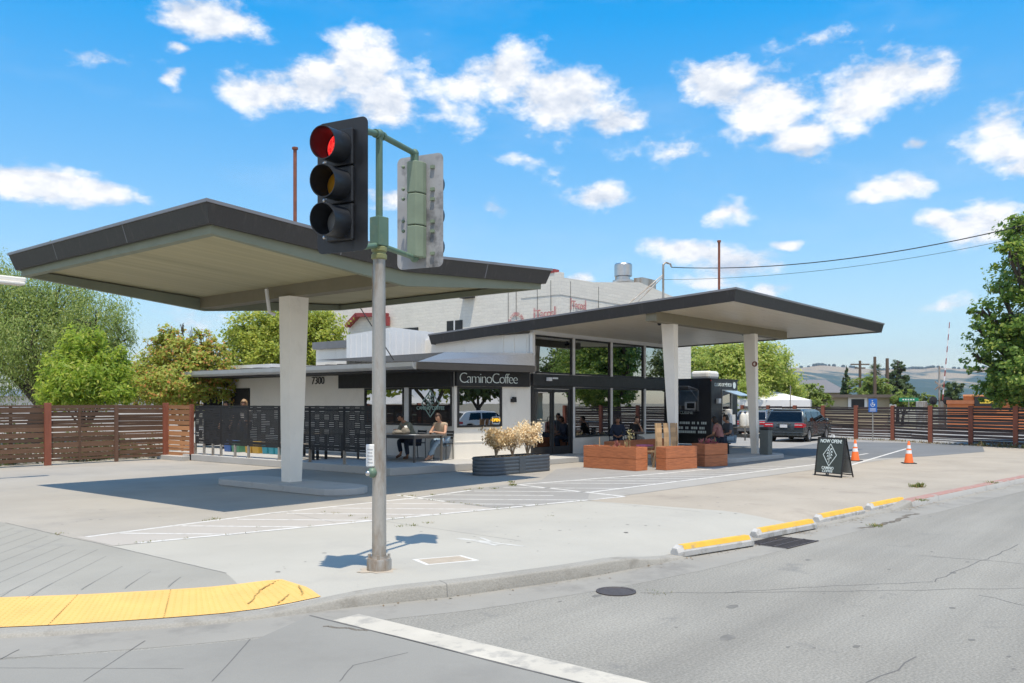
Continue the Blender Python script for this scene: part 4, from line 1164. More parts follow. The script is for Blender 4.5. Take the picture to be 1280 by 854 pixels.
b = MB(); b.ball(pl-rr_*.03-ff_*.035+Vector((0,0,1.05)), (.03,.03,.03), 12, 8); part(b, 'button', M_['steel'], bb, smooth=True)
b = MB(); q = PB-rr_*.07; b.tube([q+Vector((0,0,1.36)), q+Vector((0,0,3.3))], .008, 6); part(b, 'conduit', M_['galv'], sig)

# ------------------------------------------------------------------ parking stops on the pavement edge
ends = [((843,694),(938,679)),((942,672),(1016,658)),((1020,653),(1077,641)),((1085,638),(1128,629))]
labs = ['yellow-topped concrete parking stop nearest the traffic signal, chipped and blackened at its far end', 'second yellow-topped parking stop, the one beside the storm drain grate',
        'third yellow-topped parking stop from the signal, beyond the storm drain grate', 'yellow-topped parking stop farthest along the row, beside the start of the red kerb']
for (e0, e1), lb in zip(ends, labs):
    p, q = at(*e0, -.095), at(*e1, -.095); d = (q-p).normalized(); n = Vector((-d.y, d.x, 0)); Ln = (q-p).length
    b = MB(); prof = [(-.085,-.02),(-.085,.045),(-.045,.118),(.045,.118),(.085,.045),(.085,-.02)]; k = 6
    xs = (0, .07, Ln-.07, Ln)
    rows = [[p+d*x+n*y*(.8 if i in (0,3) else 1)+Vector((0,0,z*(.72 if i in (0,3) else 1))) for y, z in prof] for i, x in enumerate(xs)]
    b.add([v for r in rows for v in r], [tuple(range(k)), tuple(range(3*k,4*k))]+[(i*k+j,i*k+(j+1)%k,(i+1)*k+(j+1)%k,(i+1)*k+j) for i in range(3) for j in range(k)])
    o = b.build('parking_stop', M_['stop_white'], bevel=.008); tag(o, lb, 'parking stop', 'parking stops along the pavement edge')
    y = MB(); x0, x1 = .10, Ln-.09
    y.add([p+d*x+n*yy+Vector((0,0,zz)) for x in (x0,x1) for yy,zz in ((-.074,.068),(-.046,.121),(.03,.121),(.03,.118),(-.044,.118),(-.071,.066))], [tuple(range(6)), tuple(range(6,12))]+[(i,(i+1)%6,6+(i+1)%6,6+i) for i in range(6)])
    y.build('painted_top', M_['stop_yellow'], o)
# storm drain grate in the gutter, valve cover in the street, pull box in the pavement
g = MB(); d = Vector((15.2,-1.5,0)).normalized(); n = Vector((-d.y,d.x,0))
gc = at(978,678,-.127)
for i in range(13): x = -.42+i*.07; g.bar(gc+d*x-n*.30, gc+d*x+n*.30, .022, .02)
for y in (-.3,-.1,.1,.3): g.bar(gc-d*.45+n*y, gc+d*.45+n*y, .025, .024)
o = g.build('drain_grate', M_['iron']); tag(o, 'iron storm drain grate in the gutter by the parking stops', 'drain grate')
g = MB(); g.add([gc+d*x+n*y+Vector((0,0,.001)) for x,y in ((-.46,-.31),(.46,-.31),(.46,.31),(-.46,.31))], [(0,1,2,3)]); po = g.build('pit', M_['joint'], o)
g = MB(); c = at(770,740,-.13); g.lathe([(.205,.0),(.205,.012),(.175,.013),(.17,.006),(.03,.009),(1e-4,.009)], 28, c); o = g.build('valve_cover', M_['iron'], smooth=True, sharp=30)
tag(o, 'round rusty iron cover set in the street asphalt', 'manhole cover')
P4 = [at(515,699.4,.002), at(532.5,706.3,.002), at(599,700.4,.002), at(577,694.3,.002)]
g = MB(); g.prism([(p.x,p.y) for p in P4], -.01, .0025); o = g.build('utility_box', mat('lid_frame', (.62,.61,.58), .85, .06, 5)); tag(o, 'rectangular utility access box with pale frame set in pavement beside the signal', 'utility cover')
cen = sum(P4, Vector())/4; g = MB(); g.prism([((p.x-cen.x)*.84+cen.x, (p.y-cen.y)*.80+cen.y) for p in P4], .0027, .004); g.build('lid', mat('lid_tan', (.40,.34,.27), .85, .12, 9, fine=.1), o)
# small weeds in the joints
def tuft(b, p, r, n, h, rng):
    for i in range(n):
        a = rng.uniform(0,2*pi); q = Vector(p)+Vector((cos(a),sin(a),0))*rng.uniform(0,r); ln = Vector((cos(a)*rng.uniform(.2,1),sin(a)*rng.uniform(.2,1),0))*h*.8
        w = Vector((-sin(a),cos(a),0))*h*.12; t = q+ln+Vector((0,0,h*rng.uniform(.4,1)))
        b.add([q-w, q+w, q*.4+t*.6+w*1.3, t], [(0,1,2,3)])
rng = random.Random(5); b = MB()
M_['weed'] = leafmat('weed_leaf', (.10,.15,.03), (.20,.20,.07), (.30,.22,.10))
for (x,y,r,n,h) in ((640,607,.12,24,.06),(618,611,.10,16,.04),(600,611,.1,14,.04),(588,612,.1,10,.03),(583,613,.08,8,.03),(540,619,.08,10,.035),(515,620,.12,14,.03),(503,620,.08,8,.03),(456,648,.1,10,.03),(438,645,.1,10,.03),(515,657,.12,16,.035),(535,654,.1,12,.03),(500,658,.1,10,.03),(420,642,.1,10,.03),
                    (270,649,.15,20,.03),(262,650,.15,10,.03),(72,668,.15,16,.025),(405,640,.1,8,.02),(640,603,.1,20,.05),(690,645,.1,8,.02),(322,659,.06,6,.02),(1144,609,.16,34,.09),(1150,609,.1,20,.12),(1152,626,.15,26,.05),(1240,604,.15,20,.06),(1095,658,.15,24,.05),(830,742,.1,8,.02),(815,741,.12,10,.02)):
    q = at(x,y,.0 if y < 655 else -.0)
    if y > 735 or (x > 1080 and y > 650): q = at(x,y,-.125)
    tuft(b, q, r, n*2, h, rng)
for i in range(60):
    t = rng.random(); p = Vector((11.25,9.45)).lerp(Vector((11.4,11.9)), t) if i % 2 else Vector((5.2,10.74)).lerp(Vector((13.2,8.93)), t)
    tuft(b, (p.x,p.y,.01), .05, 5, .025, rng)
lit_ = MB(); rl = random.Random(21)
for i in range(420):
    k = rl.choice([i for i in range(len(K)) if 5.5 < K[i].x < 24]); p2 = K[k]-knorm(k)*abs(rl.gauss(.07,.10)); p2 = p2+(K[k]-K[max(0,k-1)])*rl.random()
    if rl.random() < .45: c_ = at(rl.gauss(1010,45), 0, 0) if False else K[min(range(len(K)), key=lambda j: abs(K[j].x-rl.choice((10.9,12.8,14.4,17.2))))]; p2 = Vector((c_.x+rl.gauss(0,.35), c_.y+.0-abs(rl.gauss(.02,.13))))
    p3 = Vector((p2.x,p2.y,-.124+rl.uniform(0,.006))); a_ = rl.uniform(0,6.28); s_ = rl.uniform(.008,.022); u_ = Vector((cos(a_),sin(a_),rl.uniform(-.3,.3)))*s_; w_ = Vector((-sin(a_),cos(a_),rl.uniform(-.3,.3)))*s_*.5
    lit_.add([p3-u_,p3+w_,p3+u_,p3-w_],[(0,1,2,3)])
o = lit_.build('leaf_litter', leafmat('litter_leaf', (.14,.09,.05), (.28,.20,.11), (.10,.09,.05), .1), recalc=False); tag(o, 'dry leaf litter gathered in the gutter along the kerb', 'litter', kind='stuff')
o = b.build('weeds', M_['weed'], recalc=False); tag(o, 'small green weeds growing in the pavement joints', 'weeds', kind='stuff')

# ------------------------------------------------------------------ A-frame board
pc = [at(1018,594,0), at(1052,597.5,0)]
cen = (pc[0]+pc[1])/2; dx = (pc[1]-pc[0]).normalized(); bk = Vector((-dx.y,dx.x,0))
ab_ = thing('sandwich_board', 'dark green A-frame sign reading NOW OPEN with white diamond emblem on pavement', 'sign', cen)
HW, HT = (pc[1]-pc[0]).length/2, .96
lean = .13
def bp_(x, z, o=0):   # point on the front board
    return cen+dx*x+bk*(lean*z/HT+o)+Vector((0,0,z))
b = MB()
n_ = Vector((0,0,1)).cross(dx).normalized()
def slab(b, x0, x1, z0, z1, o0, o1, mi=0):
    vs = [bp_(x,z,o) for o in (o0,o1) for x,z in ((x0,z0),(x1,z0),(x1,z1),(x0,z1))]
    b.add(vs, [(0,1,2,3),(4,7,6,5),(0,4,5,1),(1,5,6,2),(2,6,7,3),(3,7,4,0)], mi)
slab(b, -HW+.02, HW-.02, .09, HT, 0, .012); part(b, 'board', M_['sign_green'], ab_)
b = MB()
for x in (-HW,HW-.028): slab(b, x, x+.028, 0, HT, -.012, .02)
slab(b, -HW, HW, 0, .03, -.012, .02); slab(b, -HW+.03, HW-.03, HT-.03, HT, -.012, .02); slab(b, -HW+.03, HW-.03, .08, .10, -.012,.02); slab(b, -.01,.01,.03,.08,-.01,.015)
part(b, 'frame', M_['black_matt'], ab_)
b = MB(); top = cen+bk*lean
for x in (-HW+.014, HW-.014):
    b.bar(cen+dx*x+bk*(lean+.03)+Vector((0,0,HT)), cen+dx*x+bk*(lean*2+.13), .028, .02)
b.bar(cen+dx*(-HW)+bk*(lean*2+.03+.08)+Vector((0,0,.30)), cen+dx*HW+bk*(lean*2+.11)+Vector((0,0,.30)), .02, .02) if False else None
b.bar(cen+dx*(-HW)+bk*(lean*2+.12)+Vector((0,0,.06)), cen+dx*HW+bk*(lean*2+.12)+Vector((0,0,.06)), .02, .025)
b.bar(bp_(HW-.014,.46,.02), cen+dx*(HW-.014)+bk*(lean*2+.015)+Vector((0,0,.46)), .012, .012)
part(b, 'rear_frame', M_['black_matt'], ab_)
b = MB()
vs = [cen+dx*x+bk*(lean+.035+(lean+.085)*(1-z/HT))+Vector((0,0,z)) for x,z in ((-HW+.02,.09),(HW-.02,.09),(HW-.02,HT-.02),(-HW+.02,HT-.02))]; b.add(vs+[v+bk*.01 for v in vs], [(0,1,2,3),(4,5,6,7),(0,1,5,4),(1,2,6,5),(2,3,7,6),(3,0,4,7)]); part(b, 'rear_board', mat('rear_board', (.30,.31,.31), .7), ab_)
upv = (bp_(0,1)-bp_(0,0)).normalized()
text('NOW OPEN!', .125, frame(bp_(0,.865,-.006), dx, upv), 'lettering', M_['letter'], ab_, .002, off=.003, spacing=.96)
b = MB(); emblem(b, Vector((0,0)), .275, lambda x,y: bp_(x*.92,.53+y*.98,-.005), seed=5); part(b, 'emblem', M_['letter'], ab_, recalc=False)
text('CAMINO', .095, frame(bp_(-.03,.205,-.006), dx, upv), 'lettering', M_['letter'], ab_, .002, off=.002, spacing=1.05)
text('COFFEE', .095, frame(bp_(-.03,.125,-.006), dx, upv), 'lettering', M_['letter'], ab_, .002, off=.002, spacing=1.05)
b = MB(); b.tube([bp_(-.0,HT-.01,.015)+dx*-.06, bp_(-.0,HT+.06,.03)+dx*-.04, bp_(0,HT+.06,.03)+dx*.04, bp_(0,HT-.01,.015)+dx*.06], .012, 6); part(b, 'handle', M_['metal_white'], ab_)

# ------------------------------------------------------------------ traffic cones
def cone(loc, lb, rz=0):
    t = thing('traffic_cone', lb, 'traffic cone', loc, rz, 'orange traffic cones on the driveway')
    b = MB(); b.lathe([(.135,.025),(.128,.05),(.028,.66),(.02,.67),(1e-3,.67)], 20); b.build('cone_body', M_['cone'], t, local=True, smooth=True)
    b = MB(); b.box((-.185,-.185,0),(.185,.185,.028)); b.build('base', M_['rubber'], t, local=True, bevel=.012)
    for z0, z1 in ((.30,.40),(.45,.55)):
        r = lambda z: .128-(z-.05)*.10/.61+.002
        b = MB(); b.lathe([(r(z0),z0),(r(z1),z1)], 20); b.build('collar', M_['reflective'], t, local=True, smooth=True, recalc=False)
    return t
k0 = cone(at(1069,576.5,.0), 'orange traffic cone with two white collars just right of the A-frame board')
k1 = dup(k0, at(1136,579.5,.0), .5, 'orange traffic cone with two white collars standing alone farther right on the driveway')

# ------------------------------------------------------------------ street lamp arm reaching in from the left
t = thing('street_lamp', 'pale flat street lamp arm reaching in at left edge behind the canopy', 'street lamp', (3.6,21.5,0))
b = MB(); b.tube([(3.6,21.5,0),(3.6,21.5,4.75)], [.10,.07], 12); part(b, 'pole', M_['metal_white'], t)
b = MB(); b.box((3.5,21.42,4.62),(8.3,21.58,4.74)); part(b, 'arm', M_['wall_cream'], t, bevel=.03)
b = MB(); b.box((7.6,21.36,4.55),(8.25,21.64,4.62)); part(b, 'lamp_head', M_['wall_cream'], t, bevel=.02)

# ------------------------------------------------------------------ cables
def cable(p, q, sag, r, name, lb):
    b = MB(); N = 24; b.tube([p.lerp(q, i/N)-Vector((0,0,sag*4*(i/N)*(1-i/N))) for i in range(N+1)], r, 5)
    o = b.build(name, M_['black_matt']); return tag(o, lb, 'cable')
UP = atd(1285,255,34)
cable(MTOP, UP+(UP-MTOP)*.35, 1.05, .022, 'power_cable', 'thick black service cable swooping from the white building mast to the right')
cable(MP+Vector((0,0,.1)), atd(1300,276,36)+(UP-MTOP)*.3, .8, .010, 'power_cable', 'thin cable hanging below the thick service cable above the shop roof')
# ------------------------------------------------------------------ trees and shrubs
def crown_mesh(lobes, n, size, rng, droop=0, aspect=.55, shell=.55, clump=38, spread=.34):
    """leaves gathered in clumps through each lobe's volume, denser near its skin"""
    V, Fc = [], []
    tot = sum(l[3]*l[4]*l[5] for l in lobes)
    R = np.random.RandomState(rng.randint(0, 10**6))
    for (cx, cy, cz, rx, ry, rz) in lobes:
        m = max(clump, int(n*(rx*ry*rz)/tot)); nc = max(1, m//clump)
        d = R.normal(size=(nc,3)); d /= np.linalg.norm(d, axis=1)[:,None]
        rad = shell+(1-shell)*R.rand(nc)**.7; rad *= 1+.10*np.clip(R.normal(size=nc),-2,1.5)
        cen = np.array([cx,cy,cz])+d*rad[:,None]*np.array([rx,ry,rz])
        cs = spread*min(rx,ry,rz)*(.45+.8*R.rand(nc))
        P = np.repeat(cen, clump, 0)+np.clip(R.normal(size=(nc*clump,3)),-1.7,1.7)*np.repeat(cs, clump)[:,None]*np.array([.62,.62,.42 if not droop else .42+droop])
        P = P+np.repeat(d, clump, 0)*0
        # leaf orientation: mostly facing up and outward, hanging where the tree droops
        nrm = np.repeat(d, clump, 0)*.75+np.array([0,0,.5])+R.normal(size=P.shape)*.5
        nrm /= np.linalg.norm(nrm, axis=1)[:,None]
        ax = R.normal(size=P.shape)+np.array([0,0,-2.2*droop]); ax -= nrm*(ax*nrm).sum(1)[:,None]; ax /= np.linalg.norm(ax, axis=1)[:,None]
        sd = np.cross(nrm, ax); s = size*(.6+.8*R.rand(len(P)))[:,None]
        q0 = P-ax*s; q1 = P+sd*s*aspect+nrm*s*.12; q2 = P+ax*s; q3 = P-sd*s*aspect+nrm*s*.12
        V.append(np.stack([q0,q1,q2,q3],1).reshape(-1,3))
    V = np.concatenate(V); k = len(V)//4
    return V, k
def leaf_object(name, V, k, m, parent):
    me = bpy.data.meshes.new(name)
    me.vertices.add(len(V)); me.vertices.foreach_set('co', V.astype(np.float32).ravel())
    me.loops.add(4*k); me.loops.foreach_set('vertex_index', np.arange(4*k, dtype=np.int32))
    me.polygons.add(k); me.polygons.foreach_set('loop_start', np.arange(0,4*k,4, dtype=np.int32))
    me.update(calc_edges=True); me.materials.append(m)
    o = bpy.data.objects.new(name, me); C.objects.link(o)
    if parent is not None: o.parent = parent; o.location = -wpos(parent)
    return o
def tree(name, lb, base, lobes, n, leaf, size, bark='bark', tr=.16, h0=None, droop=0, group=None, seed=1, aspect=.55, spread=.34, trunks=1, shell=.55, clump=38):
    rng = random.Random(seed); base = Vector(base)
    t = thing(name, lb, 'tree', base, 0, group)
    lb_ = [(base.x+l[0], base.y+l[1], l[2], l[3], l[4], l[5]) for l in lobes]
    V, k = crown_mesh(lb_, n, size, rng, droop, aspect, shell, clump, spread)
    leaf_object('crown', V, k, leaf, t)
    b = MB(); zc_ = min(l[2] for l in lb_); h0 = h0 or max(.5, zc_*.55)
    forks = []
    for i in range(trunks):
        o = Vector((rng.uniform(-.3,.3), rng.uniform(-.3,.3), 0)) if trunks > 1 else Vector()
        f = base+o*2+Vector((rng.uniform(-.15,.15), rng.uniform(-.15,.15), h0)); forks.append(f)
        b.tube([base+o*.5-Vector((0,0,.1)), base+o+Vector((0,0,h0*.5)), f], [tr*1.25, tr, tr*.85], 9)
    for i, l in enumerate(lb_):
        f = forks[i % len(forks)]; c = Vector(l[:3]); m_ = f.lerp(c, .5)+Vector((rng.uniform(-.2,.2), rng.uniform(-.2,.2), rng.uniform(0,.3)))
        r0 = tr*.55
        b.tube([f-Vector((0,0,.1)), m_, c, c+Vector((0,0,l[5]*.5))], [r0*1.1, r0*.7, r0*.4, r0*.15], 6)
        for j in range(4):
            d = Vector((rng.gauss(0,1), rng.gauss(0,1), rng.gauss(.3,.6))).normalized(); e_ = c+Vector((d.x*l[3], d.y*l[4], d.z*l[5]))*.85
            b.tube([m_.lerp(c, rng.uniform(.3,1)), (c+e_)/2+Vector((0,0,.1)), e_], [r0*.35, r0*.22, r0*.08], 5)
    part(b, 'trunk', M_[bark], t)
    return t
def lobes_px(d, spec, base):
    """crown masses given by where they stand (photo column/row at distance d) -> offsets from the base"""
    out = []
    for (x, y, rx, ry, dd) in spec:
        p = atd(x, y, d+dd); s = (d+dd)/F
        out.append((p.x-base.x, p.y-base.y, p.z, rx*s, rx*s*.95, ry*s))
    return out
def gbase(x, d): p = atd(x, 505, d); return Vector((p.x, p.y, 0))
L1 = leafmat('leaf_pepper', (.14,.21,.045), (.25,.32,.085), (.34,.38,.13), .38)
L2 = leafmat('leaf_bright', (.16,.26,.028), (.30,.39,.05), (.40,.43,.09), .48)
L3 = leafmat('leaf_autumn', (.21,.30,.05), (.40,.41,.09), (.50,.27,.09), .42)
L4 = leafmat('leaf_dense', (0.203,0.267,0.040), (0.338,0.387,0.060), (0.458,0.460,0.094), .4)
L5 = leafmat('leaf_round', (.205,.29,.055), (.35,.41,.09), (.46,.47,.15), .42)
L6 = leafmat('leaf_maple', (.085,.16,.03), (.17,.27,.05), (.33,.39,.085), .4)
L7 = leafmat('leaf_far', (.06,.095,.03), (.11,.15,.05), None, .25)
L8 = leafmat('leaf_cypress', (.065,.10,.04), (.10,.145,.055), None, .2)
L10 = leafmat('leaf_bush', (.13,.20,.04), (.22,.28,.06), (.27,.31,.09), .35)
LD = leafmat('leaf_dry', (.70,.53,.30), (.84,.70,.46), (.88,.80,.62), .12)
LD2 = leafmat('leaf_dry_brown', (.46,.32,.15), (.64,.49,.27), (.74,.61,.40), .12)

bp0 = gbase(42, 37)
tree('pepper_tree', 'large drooping grey-green pepper tree behind the fence at far left', bp0, lobes_px(37, [(10,385,55,40,0),(70,380,55,42,1),(120,410,45,45,0),(-40,390,60,60,1),(40,430,60,45,-1),(125,455,40,40,1),(0,455,50,40,0),(85,430,50,50,2),(148,425,22,34,1),(-30,350,50,30,0)], bp0), 80000, L1, .075, tr=.3, h0=1.6, droop=1.0, seed=3, aspect=.27, trunks=3, spread=.30, shell=.5)
bp0 = gbase(108, 29.2)
tree('citrus_tree', 'bright green leafy small tree leaning over the dark wooden fence', bp0, lobes_px(29.2, [(104,438,26,24,0),(80,462,24,24,0),(136,466,22,26,0),(108,478,44,26,-.3),(92,492,34,16,-.8),(140,494,24,14,-.6),(120,422,13,14,0),(66,482,20,22,.2),(152,452,12,18,.3),(90,424,10,12,.3),(150,480,18,22,0),(62,500,18,12,-.4)], bp0), 17000, L2, .088, tr=.07, h0=.9, seed=5, aspect=.34, droop=.5, clump=22, shell=.62)
bp0 = gbase(228, 32)
tree('persimmon_tree', 'tree with mixed green and orange leaves behind the slatted black screen', bp0, lobes_px(32, [(222,442,36,24,0),(188,470,30,28,0),(255,464,32,32,0),(222,482,54,30,-.3),(210,424,20,16,0),(258,428,18,14,.3),(282,478,20,28,0),(172,486,18,22,.2),(240,418,9,12,0),(196,432,14,14,0),(270,440,14,16,0),(228,410,6,10,0)], bp0), 28000, L3, .062, tr=.09, h0=.8, seed=6, aspect=.6, shell=.45, clump=26)
bp0 = gbase(352, 44)
tree('shade_tree', 'dense dark green tree rising behind the low wing of the coffee shop', bp0, lobes_px(44, [(320,415,36,30,0),(365,412,44,34,0),(405,418,30,30,0),(345,445,55,36,0),(405,445,32,26,0),(300,440,22,30,0),(380,400,30,18,0)], bp0), 42000, L4, .082, tr=.2, h0=2, seed=8, aspect=.55)
bp0 = gbase(935, 56)
tree('round_tree', 'broad sunlit green tree behind the black food truck and white tent', bp0, lobes_px(56, [(905,462,46,34,0),(945,455,42,30,0),(880,480,34,30,0),(925,485,46,30,-1),(965,470,32,30,0),(980,488,24,22,0),(915,445,34,18,0),(870,455,28,26,1)], bp0), 48000, L5, .10, tr=.2, h0=1.4, seed=9, aspect=.55)
bp0 = gbase(1318, 37)
tree('maple_tree', 'tall dark green leafy tree filling the right edge behind the fence', bp0, lobes_px(36, [(1305,300,50,34,0),(1262,322,20,24,-1),(1300,352,56,34,0),(1262,395,34,30,-.5),(1310,420,60,46,0),(1255,436,36,28,0),(1228,418,20,22,.3),(1300,468,56,30,-1),(1245,466,28,20,.5),(1222,450,16,16,.5),(1228,392,15,16,0),(1360,330,70,70,2),(1370,430,70,60,0),(1268,286,16,18,0),(1250,362,12,12,0),(1290,275,20,16,0),(1292,494,52,20,0),(1240,488,22,16,.3),(1268,480,26,18,-.6)], bp0), 78000, L6, .085, tr=.3, h0=2, seed=12, aspect=.62)
# ---- distant planting
def blob_tree(name, lb, x, y0, y1, w, d, leaf, size, n, seed, group='trees beyond the right fence', k=5, tr=.12):
    b0 = gbase(x, d); rg = random.Random(seed); sp = []
    for i in range(k): sp.append((x+rg.uniform(-.3,.3)*w, y0+(y1-y0)*rg.uniform(.25,.85), w*rg.uniform(.24,.34), (y1-y0)*rg.uniform(.2,.3), rg.uniform(-1,1)))
    sp.append((x, y0+(y1-y0)*.3, w*.25, (y1-y0)*.28, 0))
    return tree(name, lb, b0, lobes_px(d, sp, b0), n, leaf, size, tr=tr, seed=seed, group=group)
blob_tree('bushy_tree', 'pale green bushy tree beside the tent and grey roof', 1017, 478, 512, 52, 66, L10, .11, 5000, 21)
blob_tree('bushy_tree', 'light green tree between the utility pole and palm', 1086, 468, 510, 50, 80, L10, .13, 5000, 22)
blob_tree('bushy_tree', 'yellow-green shrubby tree below the tall conifer', 1128, 486, 512, 46, 72, L10, .11, 4500, 23)
blob_tree('bushy_tree', 'round green tree left of the railway crossing mast', 1155, 492, 512, 40, 90, L10, .12, 3500, 24)
blob_tree('bushy_tree', 'dark green tree behind the railway crossing mast and lamps', 1190, 476, 510, 44, 100, L7, .14, 4500, 25)
blob_tree('bushy_tree', 'small dark tree rising above the house roof beside the tent', 1012, 468, 492, 30, 110, L7, .14, 2500, 27) if False else None
def cypress(x, y0, d, w, lb, seed):
    b0 = gbase(x, d); s = d/F; h = CH+(HZ-y0)*s; rg = random.Random(seed)
    lb_ = [(0,0,h*(.12+.86*i/8),w*s*(.5-.42*(i/8)**2),w*s*(.5-.42*(i/8)**2),h*.09) for i in range(9)]
    return tree('cypress_tree', lb, b0, lb_, 9000, L8, .13, tr=.1, h0=.8, seed=seed, droop=-.6, aspect=.4, shell=.3, group='trees beyond the right fence')
cypress(1058,458,85,16,'tall slim dark cypress left of the utility poles',31)
cypress(1054,472,86,10,'shorter slim cypress tight against the taller one',32)
# conifer with tiered branches
b0 = gbase(1122, 90); s = 90/F; rg = random.Random(33); lb_ = []
for i in range(13):
    z = 2+(CH+(HZ-453)*s-2)*(i/12); w = (27-20*i/12)*s
    for j in range(2): a = rg.uniform(0,2*pi); lb_.append((w*.55*cos(a), w*.55*sin(a), z, w*.62, w*.62, .28))
tree('conifer_tree', 'tall dark conifer with tiered branches in front of the hills', b0, lb_, 16000, L8, .13, tr=.16, h0=2, seed=33, aspect=.35, group='trees beyond the right fence', spread=.6)
# palm
b0 = gbase(1094, 100); s = 100/F; h = CH+(HZ-463)*s
t = thing('palm_tree', 'fan palm with shaggy round head among the utility poles', 'tree', b0, 0, 'trees beyond the right fence')
b = MB(); b.tube([b0, b0+Vector((.1,0,h*.5)), b0+Vector((0,0,h))], [.22,.18,.2], 8); part(b, 'trunk', M_['bark_pale'], t)
V = []; rg = random.Random(4)
for i in range(90):
    a = rg.uniform(0,2*pi); el = rg.uniform(-.9,1.2); L_ = .95*rg.uniform(.75,1.05); d = Vector((cos(a)*cos(el), sin(a)*cos(el), sin(el))); c = b0+Vector((0,0,h))
    sd = d.cross(Vector((0,0,1))).normalized()
    for k in range(-3,4):
        e_ = c+d*L_+sd*k*.16*L_-Vector((0,0,.12*abs(k)*.4)); m_ = c+d*L_*.45; w = sd*.03
        V += [m_-w, m_+w, e_+w*.4, e_-w*.4]
leaf_object('crown', np.array([tuple(v) for v in V]), len(V)//4, L7, t)

# ---- dry shrubs in the corrugated planter
pl_c = (at(594,597,0)+at(688,590,0))/2
pe0, pe1 = at(605,596,0), at(683,589,0)
pd_ = (pe1-pe0).normalized(); pn = Vector((-pd_.y, pd_.x, 0))
PLc = (pe0+pe1)/2+pn*.33+pd_*.20; HLn = (pe1-pe0).length/2+.12
def stadium(hl, r, n=10):
    o = []
    for i in range(n+1): a = -pi/2+pi*i/n; o.append((hl-r+r*cos(a), r*sin(a)))
    for i in range(n+1): a = pi/2+pi*i/n; o.append((-hl+r+r*cos(a), r*sin(a)))
    return o
t = thing('metal_planter', 'dark corrugated metal planter bed in front of the angled shop wall', 'planter', PLc)
b = MB(); rows = []; H = .45
for i in range(41):
    z = H*i/40; off = .014*abs(sin(pi*z/(H/5)))**.7
    rows.append([PLc+pd_*x+pn*y+Vector((0,0,z)) for x,y in stadium(HLn+off, .36+off)])
k = len(rows[0]); b.add([p for r in rows for p in r], [(i*k+j,i*k+(j+1)%k,(i+1)*k+(j+1)%k,(i+1)*k+j) for i in range(40) for j in range(k)])
part(b, 'wall', M_['planter_metal'], t, smooth=True, sharp=70)
b = MB()
for x in (-.02,): 
    vs = [PLc+pd_*(x+dx_)+pn*(-.362-.016-o)+Vector((0,0,z)) for o in (0,.006) for dx_, z in ((-.12,.01),(.12,.01),(.12,.45),(-.12,.45))]
    b.add(vs, [(0,1,2,3),(4,5,6,7),(0,1,5,4),(1,2,6,5),(2,3,7,6),(3,0,4,7)])
part(b, 'join_plate', M_['planter_metal'], t)
b = MB(); b.ngon([PLc+pd_*x+pn*y+Vector((0,0,.40)) for x,y in stadium(HLn, .355)]); part(b, 'soil', M_['soil'], t)
def shrub(c, h, r, lb, leaf, n, seed, mixleaf=None):
    rg = random.Random(seed); t = thing('dry_shrub', lb, 'shrub', c, 0, 'dry shrubs in the metal planter')
    b = MB(); tips = []
    for i in range(26):
        a = rg.uniform(0,2*pi); q = rg.uniform(.25,1)*r; e_ = c+Vector((cos(a)*q, sin(a)*q*.75, h*rg.uniform(.5,1.0))); m_ = c+Vector((cos(a)*q*.25, sin(a)*q*.2, (e_.z-c.z)*.45))
        b.tube([c, m_, e_], [.010,.007,.003], 4); tips += [e_, m_.lerp(e_,.65)]
        for j in range(3):
            f = m_.lerp(e_, rg.uniform(.2,.8)); g_ = f+Vector((rg.gauss(0,.09), rg.gauss(0,.07), rg.uniform(.03,.16))); b.tube([f, g_], [.004,.002], 3); tips.append(g_)
    part(b, 'stems', mat('dry_twig', (.34,.27,.19), .9, .2, 8), t)
    R = np.random.RandomState(seed); T = np.array([tuple(x) for x in tips]); P = np.repeat(T, n, 0)+R.normal(size=(len(T)*n,3))*.05
    P[:,2] = np.maximum(P[:,2], c.z+.03)
    ax = R.normal(size=P.shape)+np.array([0,0,.8]); ax /= np.linalg.norm(ax,axis=1)[:,None]; sd = np.cross(ax, R.normal(size=P.shape)); sd /= np.linalg.norm(sd,axis=1)[:,None]
    s = (.031*(.6+.8*R.rand(len(P))))[:,None]
    V = np.stack([P-ax*s, P+sd*s*.5, P+ax*s, P-sd*s*.5],1).reshape(-1,3)
    leaf_object('leaves', V, len(V)//4, leaf, t)
def pp(x): return PLc+pd_*x+Vector((0,0,.40))
shrub(pp(-.62), .72, .36, 'brown withered shrub at left end of the metal planter', LD2, 24, 3)
shrub(pp(.02), .72, .38, 'golden dry shrub in the middle of the metal planter', LD, 22, 4)
shrub(pp(.60), .92, .42, 'tallest golden shrub at right end of the metal planter', LD, 32, 5)
b = MB(); rg = random.Random(9)
for i in range(420):
    p = pp(rg.uniform(-HLn+.1,HLn-.1))+pn*rg.uniform(-.3,.3)+Vector((0,0,rg.uniform(.005,.03))); a = rg.uniform(0,6); w = Vector((cos(a),sin(a),rg.uniform(-.4,.4)))*.03; u = Vector((-sin(a),cos(a),rg.uniform(-.4,.4)))*.015
    b.add([p-w,p+u,p+w,p-u],[(0,1,2,3)])
o = b.build('fallen_leaves', LD2, recalc=False); tag(o, 'fallen dry leaves covering the planter soil', 'leaves', kind='stuff')
